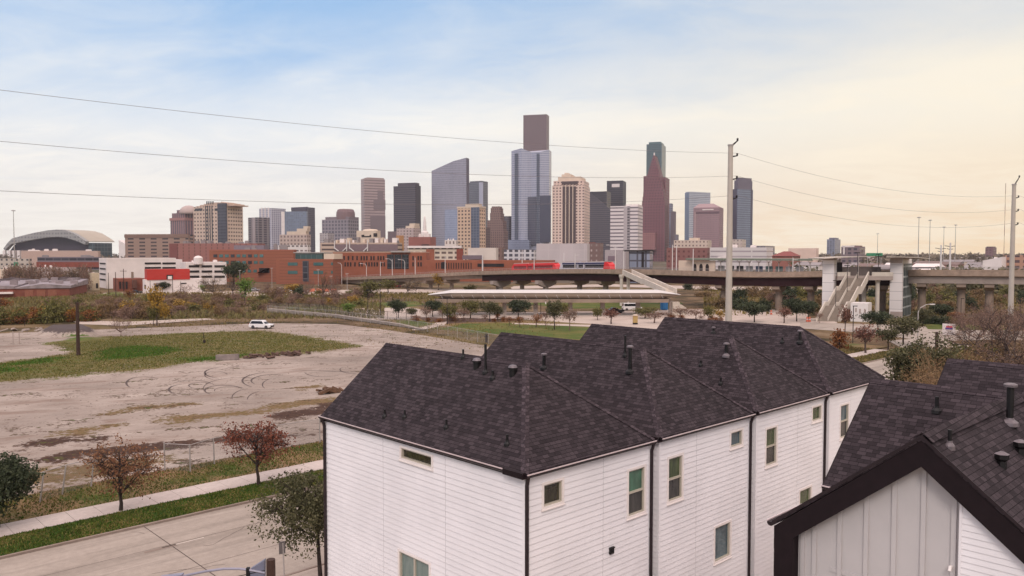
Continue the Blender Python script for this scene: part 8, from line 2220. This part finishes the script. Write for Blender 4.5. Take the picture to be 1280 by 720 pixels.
HAZE = 7e-5
SUN_EL, SUN_AZ = math.radians(40), math.radians(186)     # azimuth clockwise from the view direction (+Y)
w = bpy.data.worlds.new('World'); scene.world = w; w.use_nodes = True
t = w.node_tree; N = t.nodes; LK = t.links.new
bg = N['Background']; bg.inputs[1].default_value = .1
sky = N.new('ShaderNodeTexSky'); sky.sky_type = 'NISHITA'; sky.sun_disc = False
sky.sun_elevation = SUN_EL; sky.sun_rotation = SUN_AZ; sky.air_density = 1.0; sky.dust_density = 2.0
tc = N.new('ShaderNodeTexCoord')
sp = N.new('ShaderNodeSeparateXYZ'); LK(tc.outputs['Generated'], sp.inputs[0])
def M(op, a, b=None, c=None, clamp=False):
    n = N.new('ShaderNodeMath'); n.operation = op; n.use_clamp = clamp
    for i, x in enumerate((a, b, c)):
        if x is None: continue
        if isinstance(x, (int, float)): n.inputs[i].default_value = x
        else: LK(x, n.inputs[i])
    return n.outputs[0]
def SS(f, lo, hi):
    n = N.new('ShaderNodeMapRange'); n.interpolation_type = 'SMOOTHSTEP'; LK(f, n.inputs[0]); n.inputs[1].default_value = lo; n.inputs[2].default_value = hi
    return n.outputs[0]
def MX_(f, a, b):
    n = N.new('ShaderNodeMix'); n.data_type = 'RGBA'
    for i, x in ((0, f), (6, a), (7, b)):
        if isinstance(x, (int, float)): n.inputs[i].default_value = x
        elif isinstance(x, tuple): n.inputs[i].default_value = x
        else: LK(x, n.inputs[i])
    return n.outputs[2]
def NZ(vec, scale, detail, rough, dist=0.0):
    n = N.new('ShaderNodeTexNoise'); LK(vec, n.inputs['Vector'])
    n.inputs['Scale'].default_value = scale; n.inputs['Detail'].default_value = detail; n.inputs['Roughness'].default_value = rough; n.inputs['Distortion'].default_value = dist
    return n.outputs['Fac']
X, Y, Z = sp.outputs
zc = M('MAXIMUM', Z, 0.0)
# a high cloud sheet: project the view direction on a plane overhead
den = M('ADD', zc, .12)
cv = N.new('ShaderNodeCombineXYZ'); LK(M('DIVIDE', X, den), cv.inputs[0]); LK(M('DIVIDE', Y, den), cv.inputs[1])
rot = N.new('ShaderNodeMapping'); LK(cv.outputs[0], rot.inputs[0]); rot.inputs['Rotation'].default_value = (0, 0, math.radians(35)); rot.inputs['Scale'].default_value = (.72, 1.0, 1); rot.inputs['Location'].default_value = (3.1, 1.7, 0)
n1 = NZ(rot.outputs[0], .75, 7, .58, .9); n2 = NZ(rot.outputs[0], 2.6, 6, .65, .8); n3 = NZ(cv.outputs[0], .5, 4, .5)
S = lambda r, g, b, k=10.0: tuple(lin(v) * k for v in (r, g, b)) + (1.0,)
# blue fades towards the horizon and towards the warm side
warm = SS(X, -.30, .62)
hi = SS(zc, .06, .33)
blue = MX_(.12, S(148, 188, 230), sky.outputs[0])
blue = MX_(warm, blue, S(192, 203, 216))
pale = MX_(warm, S(224, 229, 234), S(243, 234, 216))
low = MX_(warm, S(238, 231, 222), S(244, 214, 172))
base = MX_(SS(zc, .0, .17), low, pale)
cov = M('ADD', M('MULTIPLY', hi, 1.22), M('MULTIPLY', M('SUBTRACT', n1, .5), 1.35))
cov = M('ADD', cov, M('MULTIPLY', M('SUBTRACT', n2, .5), .35))
cov = M('SUBTRACT', cov, M('MULTIPLY', warm, .35))
col = MX_(SS(cov, .18, 1.12), base, blue)
bright = SS(M('ADD', n3, M('MULTIPLY', M('SUBTRACT', n2, .5), .7)), .36, .68)
col = MX_(M('MULTIPLY', bright, M('MULTIPLY_ADD', SS(zc, .30, .06), .45, .25)), col, MX_(warm, S(252, 247, 238), S(251, 237, 212)))
# the overcast dome is brightest high overhead
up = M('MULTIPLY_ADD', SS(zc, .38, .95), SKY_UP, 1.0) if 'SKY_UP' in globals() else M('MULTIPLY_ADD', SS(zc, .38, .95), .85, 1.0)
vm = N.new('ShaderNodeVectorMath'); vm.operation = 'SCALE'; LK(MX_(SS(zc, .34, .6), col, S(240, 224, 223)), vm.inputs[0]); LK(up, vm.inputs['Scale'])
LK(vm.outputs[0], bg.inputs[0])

sun = bpy.data.lights.new('sun', 'SUN'); so = bpy.data.objects.new('sun', sun); COL.objects.link(so)
sun.energy = 1.35; sun.angle = math.radians(18); sun.color = (1.0, .915, .845)
sd = Vector((math.sin(SUN_AZ) * math.cos(SUN_EL), math.cos(SUN_AZ) * math.cos(SUN_EL), math.sin(SUN_EL)))
so.rotation_euler = sd.to_track_quat('Z', 'Y').to_euler(); so.location = (0, -20, 60)

vs = scene.view_settings
scene.display_settings.display_device = 'sRGB'
vs.view_transform = 'Standard'; vs.look = 'None'; vs.exposure = 0.19; vs.gamma = 1; vs.use_curve_mapping = False
scene.cycles.use_denoising = True
scene.cycles.max_bounces = 6; scene.cycles.diffuse_bounces = 3; scene.cycles.glossy_bounces = 3; scene.cycles.transparent_max_bounces = 12; scene.cycles.volume_bounces = 0

# thin air between here and the towers
mb = MB(); mb.box(-4000, 4000, -500, 4000, -1.2, 330)
hm = bpy.data.materials.new('thin_haze'); hm.use_nodes = True; hn = hm.node_tree; hn.nodes.remove(hn.nodes['Principled BSDF'])
pv = hn.nodes.new('ShaderNodeVolumePrincipled'); pv.inputs['Color'].default_value = (.82, .82, .87, 1); pv.inputs['Density'].default_value = HAZE; pv.inputs['Anisotropy'].default_value = .2
hn.links.new(pv.outputs[0], hn.nodes['Material Output'].inputs['Volume'])
tag(mb.build('haze', hm), kind='stuff')
